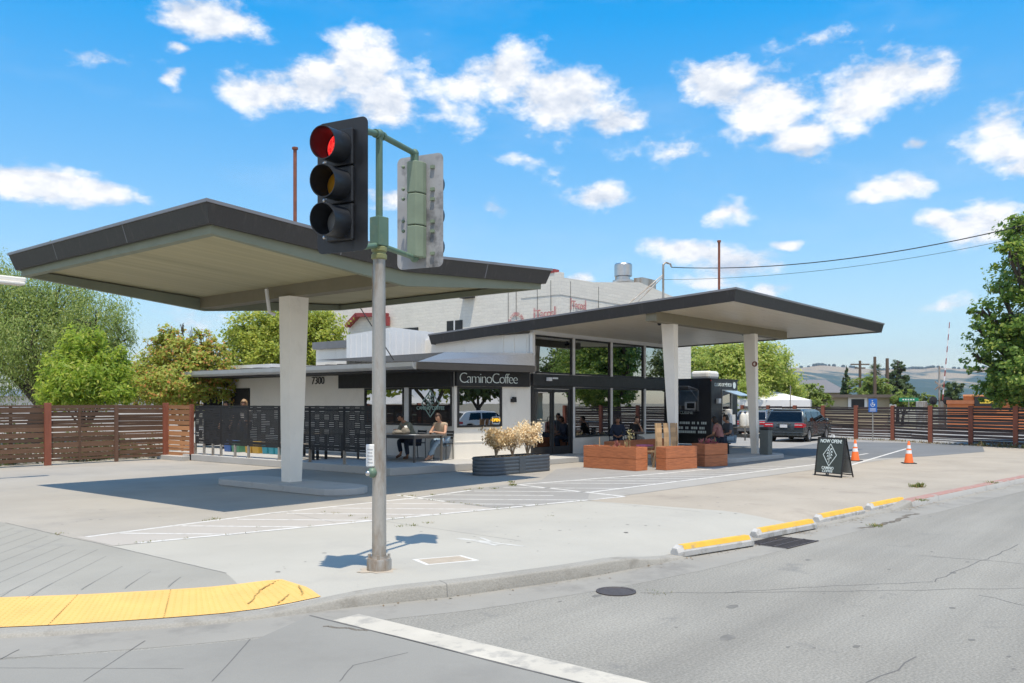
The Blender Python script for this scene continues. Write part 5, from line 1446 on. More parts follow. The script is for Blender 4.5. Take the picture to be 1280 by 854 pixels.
# ------------------------------------------------------------------ slatted wooden fences
def slats(b, p, q, z0, z1, n, rng, gap=.25, depth=.02, jit=.008, miss=0):
    """horizontal boards between two posts"""
    p, q = Vector(p), Vector(q); d = (q-p).normalized(); nn = Vector((-d.y,d.x,0))
    ws = [rng.choice((.6,.85,1,1,1.25)) for _ in range(n)]; zz_ = z0
    for i in range(n):
        h = (z1-z0)*ws[i]/sum(ws)
        za = zz_+.13*gap*.5+rng.uniform(-jit,jit); zb = zz_+h-.13*gap*.5+rng.uniform(-jit,jit); zz_ += h
        L_ = (q-p).length; cut = [0]
        if L_ > 2.2 and rng.random() < .5: cut.append(rng.uniform(.35,.65))
        cut.append(1)
        for a, c in zip(cut[:-1], cut[1:]):
            o = rng.uniform(-.006,.006); s0, s1 = rng.uniform(-.012,.012), rng.uniform(-.012,.012)
            A0 = p+d*(L_*a+.004)+nn*o; A1 = p+d*(L_*c-.004)+nn*o
            vs = [A0-nn*depth/2+Vector((0,0,za+s0)), A1-nn*depth/2+Vector((0,0,za+s1)), A1+nn*depth/2+Vector((0,0,za+s1)), A0+nn*depth/2+Vector((0,0,za+s0)),
                  A0-nn*depth/2+Vector((0,0,zb+s0)), A1-nn*depth/2+Vector((0,0,zb+s1)), A1+nn*depth/2+Vector((0,0,zb+s1)), A0+nn*depth/2+Vector((0,0,zb+s0))]
            b.add(vs, [(0,3,2,1),(4,5,6,7),(0,1,5,4),(1,2,6,5),(2,3,7,6),(3,0,4,7)])
rng = random.Random(11)
fe = thing('wooden_fence', 'weathered dark brown horizontal slat fence with rust red posts along the left of the lot', 'fence', (10.7,26.2,0))
FP = [(4.0,26.2),(6.4,26.2),(8.8,26.2),(10.7,26.2),(12.75,26.28),(14.35,26.25)]
for i in range(len(FP)-1):
    b = MB(); slats(b, FP[i]+(0,), FP[i+1]+(0,), .10, 1.77, 13, rng, .17, miss=.03)
    b.box((FP[i][0]+.9,FP[i][1]+.02,.1),(FP[i][0]+.98,FP[i][1]+.06,1.72)) if i < 4 else None
    part(b, 'slat_panel', M_['wood_dark'], fe)
for i, (x, y) in enumerate(FP):
    big = i in (1,3,5)
    w = .09 if big else .05
    b = MB(); b.box((x-w,y-.09,0),(x+w,y+.0,1.82 if big else 1.76)); part(b, 'post', M_['post_red'] if big else M_['post_brown'], fe, bevel=.006)
fe2 = thing('wooden_fence', 'short return of light brown slats joining the dark fence to the black screen', 'fence', (14.4,25.6,0))
b = MB(); slats(b, (14.42,26.2,0), (14.55,25.05,0), .10, 1.76, 11, rng, .2); part(b, 'slat_panel', M_['wood_light'], fe2)
b = MB(); b.box((14.50,24.94,0),(14.60,25.04,1.78)); part(b, 'post', M_['post_red'], fe2)
ug, kk = crown_mesh([(u_, 27.6+.3*sin(u_*3), .38, .55, .6, .55+.2*sin(u_*2.1)) for u_ in [3+.62*i for i in range(19)]], 9000, .07, random.Random(77), .3, .4, .35, 24, .5)
tag(leaf_object('undergrowth', ug, kk, leafmat('undergrowth_leaf', (.07,.10,.03), (.13,.17,.05), (.16,.12,.06), .3), None), 'leafy undergrowth seen through the gaps of the left slat fence', 'undergrowth', kind='stuff')
# concrete toe under the return
tag(MB().box((14.2,25.0,0),(14.5,26.5,.14)).build('kerb_toe', M_['deck'], bevel=.01), kind='structure')

def gp(x, y): q = at(x, y, 0); return (q.x, q.y)
fr_ = thing('wooden_fence', 'dark horizontal slat fence with red-brown posts along the far right of the lot', 'fence', (44.5,14,0))
RP = [(48.9,22.0),(47.75,19.9),(46.65,17.9),(45.55,15.95),gp(1070,549),gp(1116,550.6),gp(1163,554),gp(1213.6,556.5)]
d_ = (Vector(RP[-1])-Vector(RP[-2])); RP += [tuple(Vector(RP[-1])+d_), tuple(Vector(RP[-1])+d_*2)]
for i in range(len(RP)-1):
    b = MB(); slats(b, RP[i]+(0,), RP[i+1]+(0,), .10, 1.65, 12, rng, .23, miss=.06); part(b, 'slat_panel', M_['wood_right'], fr_)
for i, (x, y) in enumerate(RP):
    b = MB(); b.box((x-.09,y-.09,0),(x+.09,y+.09,1.70)); part(b, 'post', M_['post_red'], fr_, bevel=.006)
# dry planting strip at its foot
b = MB(); 
for i in range(900):
    t = rng.uniform(3.2, len(RP)-1.01); j = int(t); p = Vector(RP[j]+(0,)).lerp(Vector(RP[j+1]+(0,)), t-j)+Vector((-rng.uniform(.1,.7),-rng.uniform(0,.35),0)); tuft(b, p, .05, 1, rng.uniform(.05,.14) if t < 7 else rng.uniform(.1,.3), rng)
o = b.build('dry_grass', leafmat('dry_grass', (.16,.12,.06), (.24,.19,.10), (.10,.12,.04)), recalc=False); tag(o, 'dry grass and weeds at the foot of the right fence', 'grass', kind='stuff')

# ------------------------------------------------------------------ black laser-cut screen on the terrace edge
sc_ = thing('metal_screen', 'black basketweave metal screen fence on short posts along the terrace edge', 'fence', (14.62,20.5,DZ))
def screen(v0, v1, u, z0, z1):
    b = MB(); cell = .20; nx = max(1, round((v1-v0)/cell)); nz = 6; cw = (v1-v0)/nx; ch = (z1-z0)/nz; rg = random.Random(int(v0*10))
    b.box((u-.012,v0,z0),(u+.012,v1,z0+.025)); b.box((u-.012,v0,z1-.03),(u+.012,v1,z1)); b.box((u-.012,v0,z0+.025),(u+.012,v0+.025,z1-.03)); b.box((u-.012,v1-.025,z0+.025),(u+.012,v1,z1-.03))
    for i in range(nx):
        for j in range(nz):
            y0, zz = v0+i*cw, z0+j*ch
            ver = (i+j) % 2 == 0 if rg.random() < .7 else rg.random() < .5
            if ver:
                for k in range(4):
                    y = y0+cw*(k+.5)/4; b.box((u-.003,y-cw*.100,zz-.004),(u+.003,y+cw*.100,zz+ch+.004))
            else:
                for k in range(4):
                    z = zz+ch*(k+.5)/4; b.box((u-.0025,y0-.004,z-ch*.100),(u+.0025,y0+cw+.004,z+ch*.100))
    return part(b, 'screen_panel', M_['black_matt'], sc_)
sv = [16.2,17.65,19.1,20.5,22.0,23.45,24.9]
for a, c in zip(sv[:-1], sv[1:]):
    screen(a+.012, c-.012, 14.62, .54, 1.735)
for v in sv+[24.4,23.9,22.7]:
    b = MB(); b.box((14.60,v-.03,DZ),(14.66,v+.03,.56 if v not in sv else .56)); b.box((14.57,v-.06,DZ),(14.69,v+.06,DZ+.012)); part(b, 'post', M_['galv'], sc_)
b = MB(); b.box((14.66,16.2,.62),(14.70,24.9,.66)); b.box((14.66,16.2,1.60),(14.70,24.9,1.64)); part(b, 'rail', M_['black_matt'], sc_)

# ------------------------------------------------------------------ red-stained timber planters
def tplanter(lb, a, c, w, h, n=2, gap=0):
    """a..c is the front bottom edge; depth w behind it"""
    a, c = Vector(a+(0,)) if len(a) == 2 else Vector(a), Vector(c+(0,)) if len(c) == 2 else Vector(c)
    d = (c-a).normalized(); nn = Vector((-d.y,d.x,0)); L_ = (c-a).length
    t = thing('timber_planter', lb, 'planter', (a+c)/2, 0, 'red stained timber planters round the patio')
    hb = h/n
    for i in range(n):
        b = MB(); z0, z1 = i*hb+.006, (i+1)*hb-.004; o = .012*i
        for (p, q) in ((a,c),(c,c+nn*w),(c+nn*w,a+nn*w),(a+nn*w,a)):
            e_ = (q-p).normalized(); m_ = Vector((-e_.y,e_.x,0))*.045
            vs = [p+Vector((0,0,z0)), q+Vector((0,0,z0)), q+m_-e_*.045+Vector((0,0,z0)), p+m_+e_*.045+Vector((0,0,z0))]
            vs += [v+Vector((0,0,z1-z0)) for v in vs]
            b.add(vs, [(0,3,2,1),(4,5,6,7),(0,1,5,4),(1,2,6,5),(2,3,7,6),(3,0,4,7)])
        part(b, 'board', M_['planter_wood'], t, bevel=.006)
    b = MB(); i_ = .05; b.ngon([a+d*i_+nn*i_+Vector((0,0,h-.08)), c-d*i_+nn*i_+Vector((0,0,h-.08)), c-d*i_+nn*(w-i_)+Vector((0,0,h-.08)), a+d*i_+nn*(w-i_)+Vector((0,0,h-.08))]); part(b, 'soil', M_['soil'], t)
    return a, c, d, nn
q1, q2 = at(729.3,584.6,0), at(795,589.3,0)
pa = tplanter('long red-stained timber planter nearest the metal planter, pinkish succulents on top', q1, q2, .50, .63)
q3, q4 = at(832.5,588.4,0), at(871.5,585.6,0)
pb_ = tplanter('red-stained timber planter half in sun, standing in front of the slatted wooden chair', q3, q4, .36, .63)
q5, q6 = at(881,584,0), at(909.5,582.6,0)
pc_ = tplanter('red-stained timber planter wholly in shade, in front of the two people by the food truck', q5, q6, .55, .66)
q7 = atv(742,566,15.0); q8 = atv(826,566,14.6)
pd2 = tplanter('low dark red timber bench planter in the shade under the tall shop windows', (22.9,14.55), (26.4,14.3), .42, .60)
M_['succ'] = leafmat('succulent_leaf', (.30,.10,.10), (.45,.22,.16), (.35,.36,.14))
M_['flower'] = leafmat('flower_pink', (.40,.10,.13), (.50,.20,.20), (.2,.25,.1))
rg = random.Random(17)
def rosette(p, r, h, n, name, lb, m, cat='plant'):
    b = MB()
    for i in range(n):
        a = rg.uniform(0,6.28); el = rg.uniform(.2,1.35); d = Vector((cos(a)*cos(el),sin(a)*cos(el),sin(el)*h/r)); e_ = p+d*r*rg.uniform(.7,1); s = Vector((-sin(a),cos(a),0))*r*.14; m_ = p.lerp(e_,.55)
        b.add([p, m_-s, e_, m_+s], [(0,1,2,3)])
    o = b.build(name, m, recalc=False); return tag(o, lb, cat, 'plants in the timber planters')
a, c, d, nn = pa
def onp(t, o): return a+d*t+nn*o+Vector((0,0,.55))
rosette(onp(1.02,.22), .17, .30, 26, 'succulent', 'pink spiky succulent in the long timber planter', M_['succ'])
rosette(onp(1.36,.22), .16, .36, 22, 'succulent', 'yellowish leafy succulent at right end of the long timber planter', leafmat('succ2', (.36,.30,.14), (.45,.36,.2), (.4,.2,.12)))
rosette(onp(.78,.25), .14, .15, 18, 'succulent', 'low curled dark succulent left of the pink one', leafmat('succ3', (.12,.06,.04), (.2,.12,.08)))
b = MB(); b.tube([onp(.42,.2),onp(.42,.2)+Vector((0,0,.32))],[.022,.008],6); tag(b.build('planter_stake', M_['chair_wood']), 'thin upright stick in the left part of the long timber planter', 'stake')
b = MB(); b.tube([onp(1.45,.25),onp(1.43,.27)+Vector((0,0,.3)),onp(1.5,.2)+Vector((0,0,.52))],[.008,.006,.003],5)
for i in range(26): p = onp(1.46,.23)+Vector((rg.gauss(0,.05),rg.gauss(0,.05),rg.uniform(.25,.55))); w = Vector((rg.gauss(0,.02),rg.gauss(0,.02),.02)); b.add([p-w,p+Vector((.015,-.01,0)),p+w,p-Vector((.015,-.01,0))],[(0,1,2,3)])
tag(b.build('tall_succulent', leafmat('succ4', (.34,.30,.12), (.42,.4,.24)), recalc=False), 'tall thin pale succulent stem above the long timber planter', 'plant', 'plants in the timber planters')
a, c, d, nn = pc_
for k, (tt, lb) in enumerate(((.12,'pink flowering plant at left of the shaded timber planter'),(.34,'pink flowering plant in the middle of the shaded timber planter'),(.58,'reddish plant at right of the shaded timber planter'))):
    rosette(a+d*tt+nn*.25+Vector((0,0,.58)), .20, .28, 44, 'flowering_plant', lb, M_['flower'])
# ------------------------------------------------------------------ people
def skin_mesh(verts, edges, radii, root, sub=2):
    me = bpy.data.meshes.new('skin_base'); me.from_pydata([tuple(v) for v in verts], edges, [])
    o = bpy.data.objects.new('skin_base', me); C.objects.link(o)
    o.modifiers.new('skin', 'SKIN')
    for i, r in enumerate(radii):
        sv_ = me.skin_vertices[0].data[i]; sv_.radius = (r, r) if isinstance(r, (int,float)) else r; sv_.use_root = (i == root)
    s = o.modifiers.new('sub', 'SUBSURF'); s.levels = sub; s.render_levels = sub
    bpy.context.view_layer.update()
    dg = bpy.context.evaluated_depsgraph_get()
    m = bpy.data.meshes.new_from_object(o.evaluated_get(dg))
    bpy.data.objects.remove(o); bpy.data.meshes.remove(me)
    return m
def chain(g, pts, rad, parent=None):
    """adds joints to graph g=[verts,edges,radii]; returns index of last"""
    for p, r in zip(pts, rad):
        g[0].append(Vector(p)); g[2].append(r)
        if parent is not None: g[1].append((parent, len(g[0])-1))
        parent = len(g[0])-1
    return parent
SKIN = [mat('skin_light', (.52,.30,.20), .55, .05, 9), mat('skin_tan', (.40,.21,.13), .55, .05, 9), mat('skin_deep', (.26,.13,.08), .55, .05, 9)]
EYE = mat('eye_dark', (.03,.02,.02), .3, .02); LIP = mat('lip', (.38,.13,.11), .5, .03)
def person(lb, loc, rz, J, skin, hair, shirt, trouser, shoe=None, sleeve=.5, hair_len=0, curly=0, scale=1, group=None, bag=0, head_dir=(0,1,-.25)):
    """J: joints in local metres, y forward. Keys hip, chest, neck, head, sh(oulder) el(bow) wr(ist) kn(ee) an(kle) to(e) as [left,right]"""
    V = lambda k: Vector(J[k])
    g = [[],[],[]]
    hip = chain(g, [V('hip')], [.13]); mid = chain(g, [V('hip').lerp(V('chest'),.5)], [.118], hip); ch = chain(g, [V('chest')], [.135], mid)
    nk = chain(g, [V('neck'), V('head')+Vector((0,-.01,-.05))], [.055,.06], ch)
    tips = []
    for s in (0,1):
        w = chain(g, [J['sh'][s], J['el'][s], J['wr'][s]], [.058,.042,.028], ch)
        wr, el = Vector(J['wr'][s]), Vector(J['el'][s]); fd = (wr-el).normalized()
        if 'hand' in J: fd = (fd*.5+Vector(J['hand'][s])).normalized()
        side = fd.cross(Vector((0,0,1))); side = side.normalized() if side.length > .1 else Vector((1,0,0))
        dn = fd.cross(side).normalized(); dn = dn if dn.z < 0 else -dn
        pm = chain(g, [wr+fd*.045, wr+fd*.085], [.030,.034], w)
        for k, (off, ln) in enumerate(((-.032,.068),(-.011,.080),(.011,.075),(.031,.058))):
            p0 = wr+fd*.095+side*off; chain(g, [p0, p0+fd*ln*.5+dn*.010, p0+fd*ln*.85+dn*.032], [.0105,.0095,.0080], pm)
        th = side*(-1 if s else 1); p0 = wr+fd*.05+th*.032; chain(g, [p0, p0+fd*.03+th*.024, p0+fd*.06+th*.026+dn*.012], [.013,.011,.009], pm-1)
        h2 = Vector(J['hip'])+Vector((-.09 if s == 0 else .09,0,-.03))
        chain(g, [h2, J['kn'][s], (Vector(J['kn'][s])*.55+Vector(J['an'][s])*.45), J['an'][s]], [.092,.062,.056,.036], hip)
        chain(g, [Vector(J['an'][s]).lerp(Vector(J['to'][s]),.35)+Vector((0,0,-.015)), J['to'][s]], [.040,.028], len(g[0])-1)
    me = skin_mesh(g[0], g[1], g[2], 0)
    # head, built onto the same mesh
    bm = bmesh.new(); bm.from_mesh(me); 
    hc = V('head')+Vector((0,.012,.045)); hd = Vector(head_dir).normalized()
    rt = hd.cross(Vector((0,0,1))).normalized(); up = rt.cross(hd)
    HM = Matrix(((rt.x,hd.x,up.x,hc.x),(rt.y,hd.y,up.y,hc.y),(rt.z,hd.z,up.z,hc.z),(0,0,0,1)))
    n0 = len(bm.verts)
    r_ = bmesh.ops.create_icosphere(bm, subdivisions=3, radius=1)
    for v in r_['verts']:
        p = v.co; x, y, z = p.x*.076, p.y*.094, p.z*.115
        if z < -.01: k = min(1, (-z-.01)/.1); x *= 1-.32*k; y = y*(1-.10*k)+.012*k
        if y > 0 and abs(p.x) < .3 and -.35 < p.z < .1: y += .012*(1-abs(p.x)/.3)
        if y > .05 and .05 < p.z < .3 and .18 < abs(p.x) < .6: y -= .006
        v.co = Vector((x,y,z))
    bmesh.ops.transform(bm, matrix=HM, verts=r_['verts'])
    def blobm(c, r, mi, seg=8):
        q = bmesh.ops.create_uvsphere(bm, u_segments=seg, v_segments=6, radius=1)
        for v in q['verts']: v.co = HM @ Vector((c[0]+v.co.x*r[0], c[1]+v.co.y*r[1], c[2]+v.co.z*r[2]))
        for f in {f for v in q['verts'] for f in v.link_faces}: f.material_index = mi
    blobm((0,.104,-.012), (.013,.02,.022), 0)
    for s in (-1,1):
        blobm((s*.031,.083,.012), (.012,.008,.007), 1); blobm((s*.078,-.005,-.005), (.01,.02,.03), 0); blobm((s*.032,.084,.032), (.017,.008,.004), 3)
    blobm((0,.091,-.050), (.022,.010,.007), 2)
    bm.to_mesh(me); bm.free()
    me.materials.clear()
    for m in (SKIN[skin], EYE, LIP, hair): me.materials.append(m)
    me.polygons.foreach_set('use_smooth', [True]*len(me.polygons))
    o = bpy.data.objects.new('person', me); C.objects.link(o); o.location = loc; o.rotation_euler = (0,0,rz); o.scale = (scale,)*3
    tag(o, lb, 'person', group)
    def cloth(name, gg, m, sub=2):
        me_ = skin_mesh(gg[0], gg[1], gg[2], 0, sub); me_.materials.clear(); me_.materials.append(m); me_.polygons.foreach_set('use_smooth', [True]*len(me_.polygons))
        c = bpy.data.objects.new(name, me_); C.objects.link(c); c.parent = o; return c
    # shirt
    gg = [[],[],[]]
    lo = V('hip')+Vector((0,0,-.01)); h = chain(gg, [lo, V('hip').lerp(V('chest'),.45)], [.155,.14]); h = chain(gg, [V('chest'), V('neck')+Vector((0,0,-.03))], [.16,.075], h)
    for s in (0,1):
        sh, el, wr = [Vector(J[k][s]) for k in ('sh','el','wr')]
        if sleeve <= .5: chain(gg, [sh, sh.lerp(el,sleeve*1.5)], [.074,.066], h-1)
        else: chain(gg, [sh, el, el.lerp(wr,.82)], [.074,.058,.046], h-1)
    cloth('shirt', gg, shirt)
    gg = [[],[],[]]; h0 = chain(gg, [V('hip')+Vector((0,0,-.01))], [.148])
    for s in (0,1):
        kn, an = Vector(J['kn'][s]), Vector(J['an'][s])
        chain(gg, [Vector(J['hip'])+Vector((-.09 if s == 0 else .09,.0,-.03)), kn, kn.lerp(an,.5), kn.lerp(an,.92)], [.106,.079,.070,.062], h0)
    cloth('trousers', gg, trouser)
    if shoe:
        for s in (0,1):
            an, to = Vector(J['an'][s]), Vector(J['to'][s]); gg = [[],[],[]]; chain(gg, [an+Vector((0,-.02,-.03)), an.lerp(to,.5)+Vector((0,0,-.01)), to+Vector((0,.02,0))], [.045,.046,.035]); cloth('shoe', gg, shoe, 1)
    # hair cap
    bm = bmesh.new(); bmesh.ops.create_icosphere(bm, subdivisions=4 if curly else 3, radius=1); R = random.Random(int(loc[0]*100))
    kill = [v for v in bm.verts if (v.co.y > .42 and v.co.z < .45) or (v.co.z < -.45-hair_len)]
    bmesh.ops.delete(bm, geom=kill, context='VERTS')
    for v in bm.verts:
        p = v.co; k = 1.10+curly*.30+R.uniform(-.02,.05)*(1+3*curly); v.co = HM @ Vector((p.x*.079*k, p.y*.095*k-.004, p.z*.116*k+.006-(hair_len*.15 if p.z < -.2 else 0)))
    mh = bpy.data.meshes.new('hair'); bm.to_mesh(mh); bm.free(); mh.materials.append(hair); mh.polygons.foreach_set('use_smooth', [True]*len(mh.polygons))
    ho = bpy.data.objects.new('hair', mh); C.objects.link(ho); ho.parent = o
    sd = ho.modifiers.new('solid','SOLIDIFY'); sd.thickness = .012
    return o
def seated(seat=.46, lean=.10, arms='table', spread=.10, footf=.40, turn=0, head=(0,.02)):
    h = Vector((0,0,seat+.09)); ch = Vector((0,lean,seat+.46)); nk = Vector((0,lean*1.3,seat+.62)); hd = Vector((head[0],lean*1.3+.04+head[1],seat+.70))
    J = dict(hip=h, chest=ch, neck=nk, head=hd)
    J['sh'] = [Vector((s*.185,lean*1.1,seat+.54)) for s in (-1,1)]
    if arms == 'table': J['el'] = [Vector((s*.24,lean+.16,seat+.29)) for s in (-1,1)]; J['wr'] = [Vector((s*.10,lean+.38,seat+.33)) for s in (-1,1)]
    elif arms == 'phone': J['el'] = [Vector((s*.22,lean+.14,seat+.27)) for s in (-1,1)]; J['wr'] = [Vector((s*.055,lean+.30,seat+.36)) for s in (-1,1)]
    elif arms == 'chin': J['el'] = [Vector((-.20,lean+.22,seat+.30)), Vector((.20,lean+.10,seat+.26))]; J['wr'] = [Vector((-.05,lean+.20,seat+.54)), Vector((.06,lean+.32,seat+.28))]
    elif arms == 'lap': J['el'] = [Vector((s*.25,lean+.06,seat+.26)) for s in (-1,1)]; J['wr'] = [Vector((s*.10,lean+.26,seat+.20)) for s in (-1,1)]
    J['kn'] = [Vector((s*spread,.43,seat+.07)) for s in (-1,1)]; J['an'] = [Vector((s*spread,footf,.085)) for s in (-1,1)]; J['to'] = [Vector((s*(spread+.02),footf+.16,.03)) for s in (-1,1)]
    return J
def standing(h=1.0):
    J = dict(hip=(0,0,.93*h), chest=(0,.02,1.30*h), neck=(0,.02,1.47*h), head=(0,.04,1.56*h))
    J['sh'] = [(-.19,0,1.40*h),(.19,0,1.40*h)]; J['el'] = [(-.25,-.02,1.12*h),(.25,-.02,1.12*h)]; J['wr'] = [(-.24,.10,.90*h),(.24,.10,.90*h)]
    J['kn'] = [(-.10,.02,.50*h),(.10,.02,.50*h)]; J['an'] = [(-.10,0,.085),(.10,0,.085)]; J['to'] = [(-.12,.16,.03),(.12,.16,.03)]
    return J
HB = mat('hair_dark', (.018,.012,.009), .6, .2, 30); HBR = mat('hair_brown', (.05,.025,.014), .55, .2, 30); HBL = mat('hair_fair', (.30,.19,.10), .6, .2, 30)
CL = dict(sage=mat('cloth_sage', (.23,.24,.19), .9, .08, 12), navy=mat('cloth_navy', (.018,.028,.055), .9, .12, 12), jeans=mat('cloth_jeans', (.26,.36,.46), .9, .12, 9), tan=mat('cloth_tan', (.42,.33,.24), .9, .08, 12),
          black=mat('cloth_black', (.014,.014,.016), .9, .1, 12), grey=mat('cloth_grey', (.10,.12,.15), .9, .1, 12), pink=mat('cloth_pink', (.36,.17,.16), .9, .35, 8), pale=mat('cloth_pale', (.55,.50,.46), .9, .08, 12), white=mat('cloth_white', (.6,.6,.6), .9, .08, 12), brown=mat('cloth_brown', (.16,.09,.06), .9, .1, 12))
TZ = DZ
# --- seats and tables
def cafe_chair(lb, loc, rz, group='dark metal cafe chairs', m='black_matt'):
    t = thing('cafe_chair', lb, 'chair', loc, rz, group)
    for x in (-.2,.2):
        b = MB(); b.tube([(x,.20,.0),(x,.19,.45)], .012, 6); b.build('leg', M_[m], t, local=True)
        b = MB(); b.tube([(x,-.22,.0),(x,-.19,.45),(x,-.24,.82)], .012, 6); b.build('leg', M_[m], t, local=True)
    b = MB(); b.box((-.22,-.21,.44),(.22,.22,.465)); b.build('seat', M_[m], t, local=True, bevel=.01)
    b = MB(); 
    for i in range(3): b.box((-.2,-.235-.008*i,.58+i*.085),(.2,-.225-.008*i,.64+i*.085))
    b.build('backrest', M_[m], t, local=True)
    return t
R90 = pi/2
# table by the wing: the two sitters face out over it (towards -u, that is local y -> -u: rotation +90 deg)
WPOS = Vector((17.72,17.05,TZ)); MPOS = Vector((17.55,18.02,TZ))
ch1 = cafe_chair('dark metal chair under the woman in the tan top', WPOS+Vector((.02,0,0)), R90+.25)
ch2 = dup(ch1, MPOS+Vector((.04,.0,0)), R90-.15, 'dark metal chair under the man in the sage shirt')
tt = thing('outdoor_table', 'long grey outdoor table with thin square legs where a couple sits', 'table', (16.75,17.6,TZ))
b = MB(); b.box((16.15,16.6,TZ+.70),(17.30,19.0,TZ+.735)); part(b, 'tabletop', M_['table_grey'], tt, bevel=.006)
for x,y in ((16.2,16.65),(17.25,16.65),(16.2,18.95),(17.25,18.95)):
    b = MB(); b.box((x-.025,y-.025,TZ),(x+.025,y+.025,TZ+.70)); part(b, 'leg', M_['table_grey'], tt)
b = MB(); b.box((16.24,16.66,TZ+.64),(17.21,16.69,TZ+.70)); b.box((16.19,16.7,TZ+.64),(16.22,18.9,TZ+.70)); part(b, 'apron', M_['table_grey'], tt)
J = seated(.46, .14, 'table', .09, .30, head=(0,.03)); J['hip'] = Vector((0,0,.56)); J['kn'][0] = Vector((-.05,.42,.53)); J['an'] = [Vector((.12,.62,.09)), Vector((.16,.34,.09))]; J['to'] = [Vector((.13,.78,.03)), Vector((.18,.5,.03))]
person('woman in tan sleeveless top and pale jeans reading at the outdoor table', WPOS, R90+.25, J, 0, HBR, CL['tan'], CL['jeans'], None, sleeve=.12, hair_len=.12, head_dir=(.15,1,-.55))
J = seated(.46, .30, 'phone', .16, .36, head=(0,.06)); J['kn'][1] = Vector((.24,.40,.52)); J['an'][1] = Vector((.05,.45,.16))
person('man in sage shirt and dark jeans bending over his phone at the outdoor table', MPOS, R90-.15, J, 1, HB, CL['sage'], CL['navy'], CL['brown'], sleeve=1, head_dir=(0,1,-.9))
b = MB(); b.box((-.035,-.07,0),(.035,.07,.008)); o = b.build('phone', M_['black'], bevel=.003); o.location = MPOS+Vector((-.60,.02,.80)); o.rotation_euler = (.6,0,R90); tag(o, 'black phone in the hands of the man in the sage shirt', 'phone')
# objects on the table
b = MB()
for i in range(14):
    a = i*.45; 
rgb = random.Random(3)
V_ = [];
b.ball((16.70,17.52,TZ+.80), (.12,.13,.13), 14, 10); b.ball((16.62,17.75,TZ+.78), (.12,.22,.08), 12, 8)
b.v = [(x+rgb.uniform(-.015,.015), y+rgb.uniform(-.015,.015), max(z+rgb.uniform(-.015,.015), TZ+.737)) for x,y,z in b.v]
o = b.build('handbag', mat('bag_canvas', (.20,.18,.15), .9, .25, 9), smooth=True, sharp=60); tag(o, 'slouchy grey-brown bag lying on the outdoor table between the couple', 'bag')
b = MB(); b.add([(16.68,17.50,TZ+.90),(16.74,17.46,TZ+.90),(16.73,17.50,TZ+.99),(16.66,17.54,TZ+.97)],[(0,1,2,3)]); b.build('tissue', M_['white'], o, recalc=False)
b = MB(); b.ball((16.55,18.40,TZ+.737), (.12,.13,.10), 14, 8); b.box((16.38,18.33,TZ+.737),(16.5,18.47,TZ+.745)); b.v = [(x,y,max(z,TZ+.737)) for x,y,z in b.v]
o = b.build('cap', mat('cap_lilac', (.42,.44,.62), .9, .08, 9), smooth=True, sharp=50); tag(o, 'pale lilac cap lying at left end of the outdoor table', 'cap')
b = MB(); b.box((16.35,16.9,TZ+.737),(16.62,17.15,TZ+.742)); o = b.build('paper', M_['white']); o.rotation_euler = (0,0,0); tag(o, 'white sheet of paper on the table before the woman', 'paper')
# second table and benches behind the screen
for k, (lb, x0, x1, y0, y1, z) in enumerate((('pale topped picnic table glimpsed through the black screen', 15.6,16.3,19.6,21.6,.74), ('low pale bench beside the picnic table behind the black screen', 15.15,15.4,19.6,21.4,.44))):
    t = thing('picnic_table' if k == 0 else 'bench', lb, 'table' if k == 0 else 'bench', ((x0+x1)/2,(y0+y1)/2,DZ))
    b = MB(); b.box((x0,y0,DZ+z-.04),(x1,y1,DZ+z)); part(b, 'tabletop' if k == 0 else 'seat', mat('pale_wood', (.45,.40,.33), .7, .1, 4), t)
    for x,y in ((x0+.05,y0+.1),(x1-.05,y0+.1),(x0+.05,y1-.1),(x1-.05,y1-.1)):
        b = MB(); b.box((x-.03,y-.03,DZ),(x+.03,y+.03,DZ+z-.04)); part(b, 'leg', M_['black_matt'], t)
# bins and tubs seen under the screen
def tub(lb, c, w, d, h, m, name='storage_tub', group='coloured tubs under the black screen'):
    b = MB(); x, y, z = c; k = .88
    b.add([(x-w*k,y-d*k,z),(x+w*k,y-d*k,z),(x+w*k,y+d*k,z),(x-w*k,y+d*k,z),(x-w,y-d,z+h),(x+w,y-d,z+h),(x+w,y+d,z+h),(x-w,y+d,z+h)], [(0,3,2,1),(4,5,6,7),(0,1,5,4),(1,2,6,5),(2,3,7,6),(3,0,4,7)])
    o = b.build(name, m, bevel=.015); tag(o, lb, 'tub', group)
    r = MB(); r.box((x-w-.015,y-d-.015,z+h),(x+w+.015,y+d+.015,z+h+.03)); r.build('lid', m, o, bevel=.01)
TB = mat('tub_blue', (.05,.13,.38), .5, .05); TG = mat('tub_green', (.09,.25,.15), .5, .05); TY = mat('tub_yellow', (.55,.33,.05), .5, .05); TT = mat('tub_teal', (.04,.29,.38), .5, .05)
def uat(x): p = atu(x, 570, 16.2); return p.y
tub('blue recycling tub seen under the black screen', (16.2,uat(290),DZ), .20,.20,.34, TB); tub('green tub beside the blue one under the black screen', (16.2,uat(300),DZ), .20,.22,.33, TG)
tub('yellow tub under the black screen left of centre', (16.2,uat(316),DZ), .20,.17,.33, TY); tub('second yellow tub just right of the first, under the screen', (16.2,uat(325),DZ), .20,.18,.32, TY)
for x, lb in ((335,'leftmost of three teal tubs under the black screen'),(343,'middle one of three teal tubs under the black screen'),(351,'teal tub nearest the white column, under the black screen')): tub(lb, (16.2,uat(x),DZ), .15,.13,.30, TT)
b = MB(); b.add([(14.9,uat(262),DZ+.02),(15.5,uat(238),DZ+.32),(15.55,uat(238),DZ+.30),(14.95,uat(262),DZ)],[(0,1,2,3)]) if False else b.bar((15.0,uat(238),DZ+.08),(15.3,uat(253),DZ+.36),.25,.03)
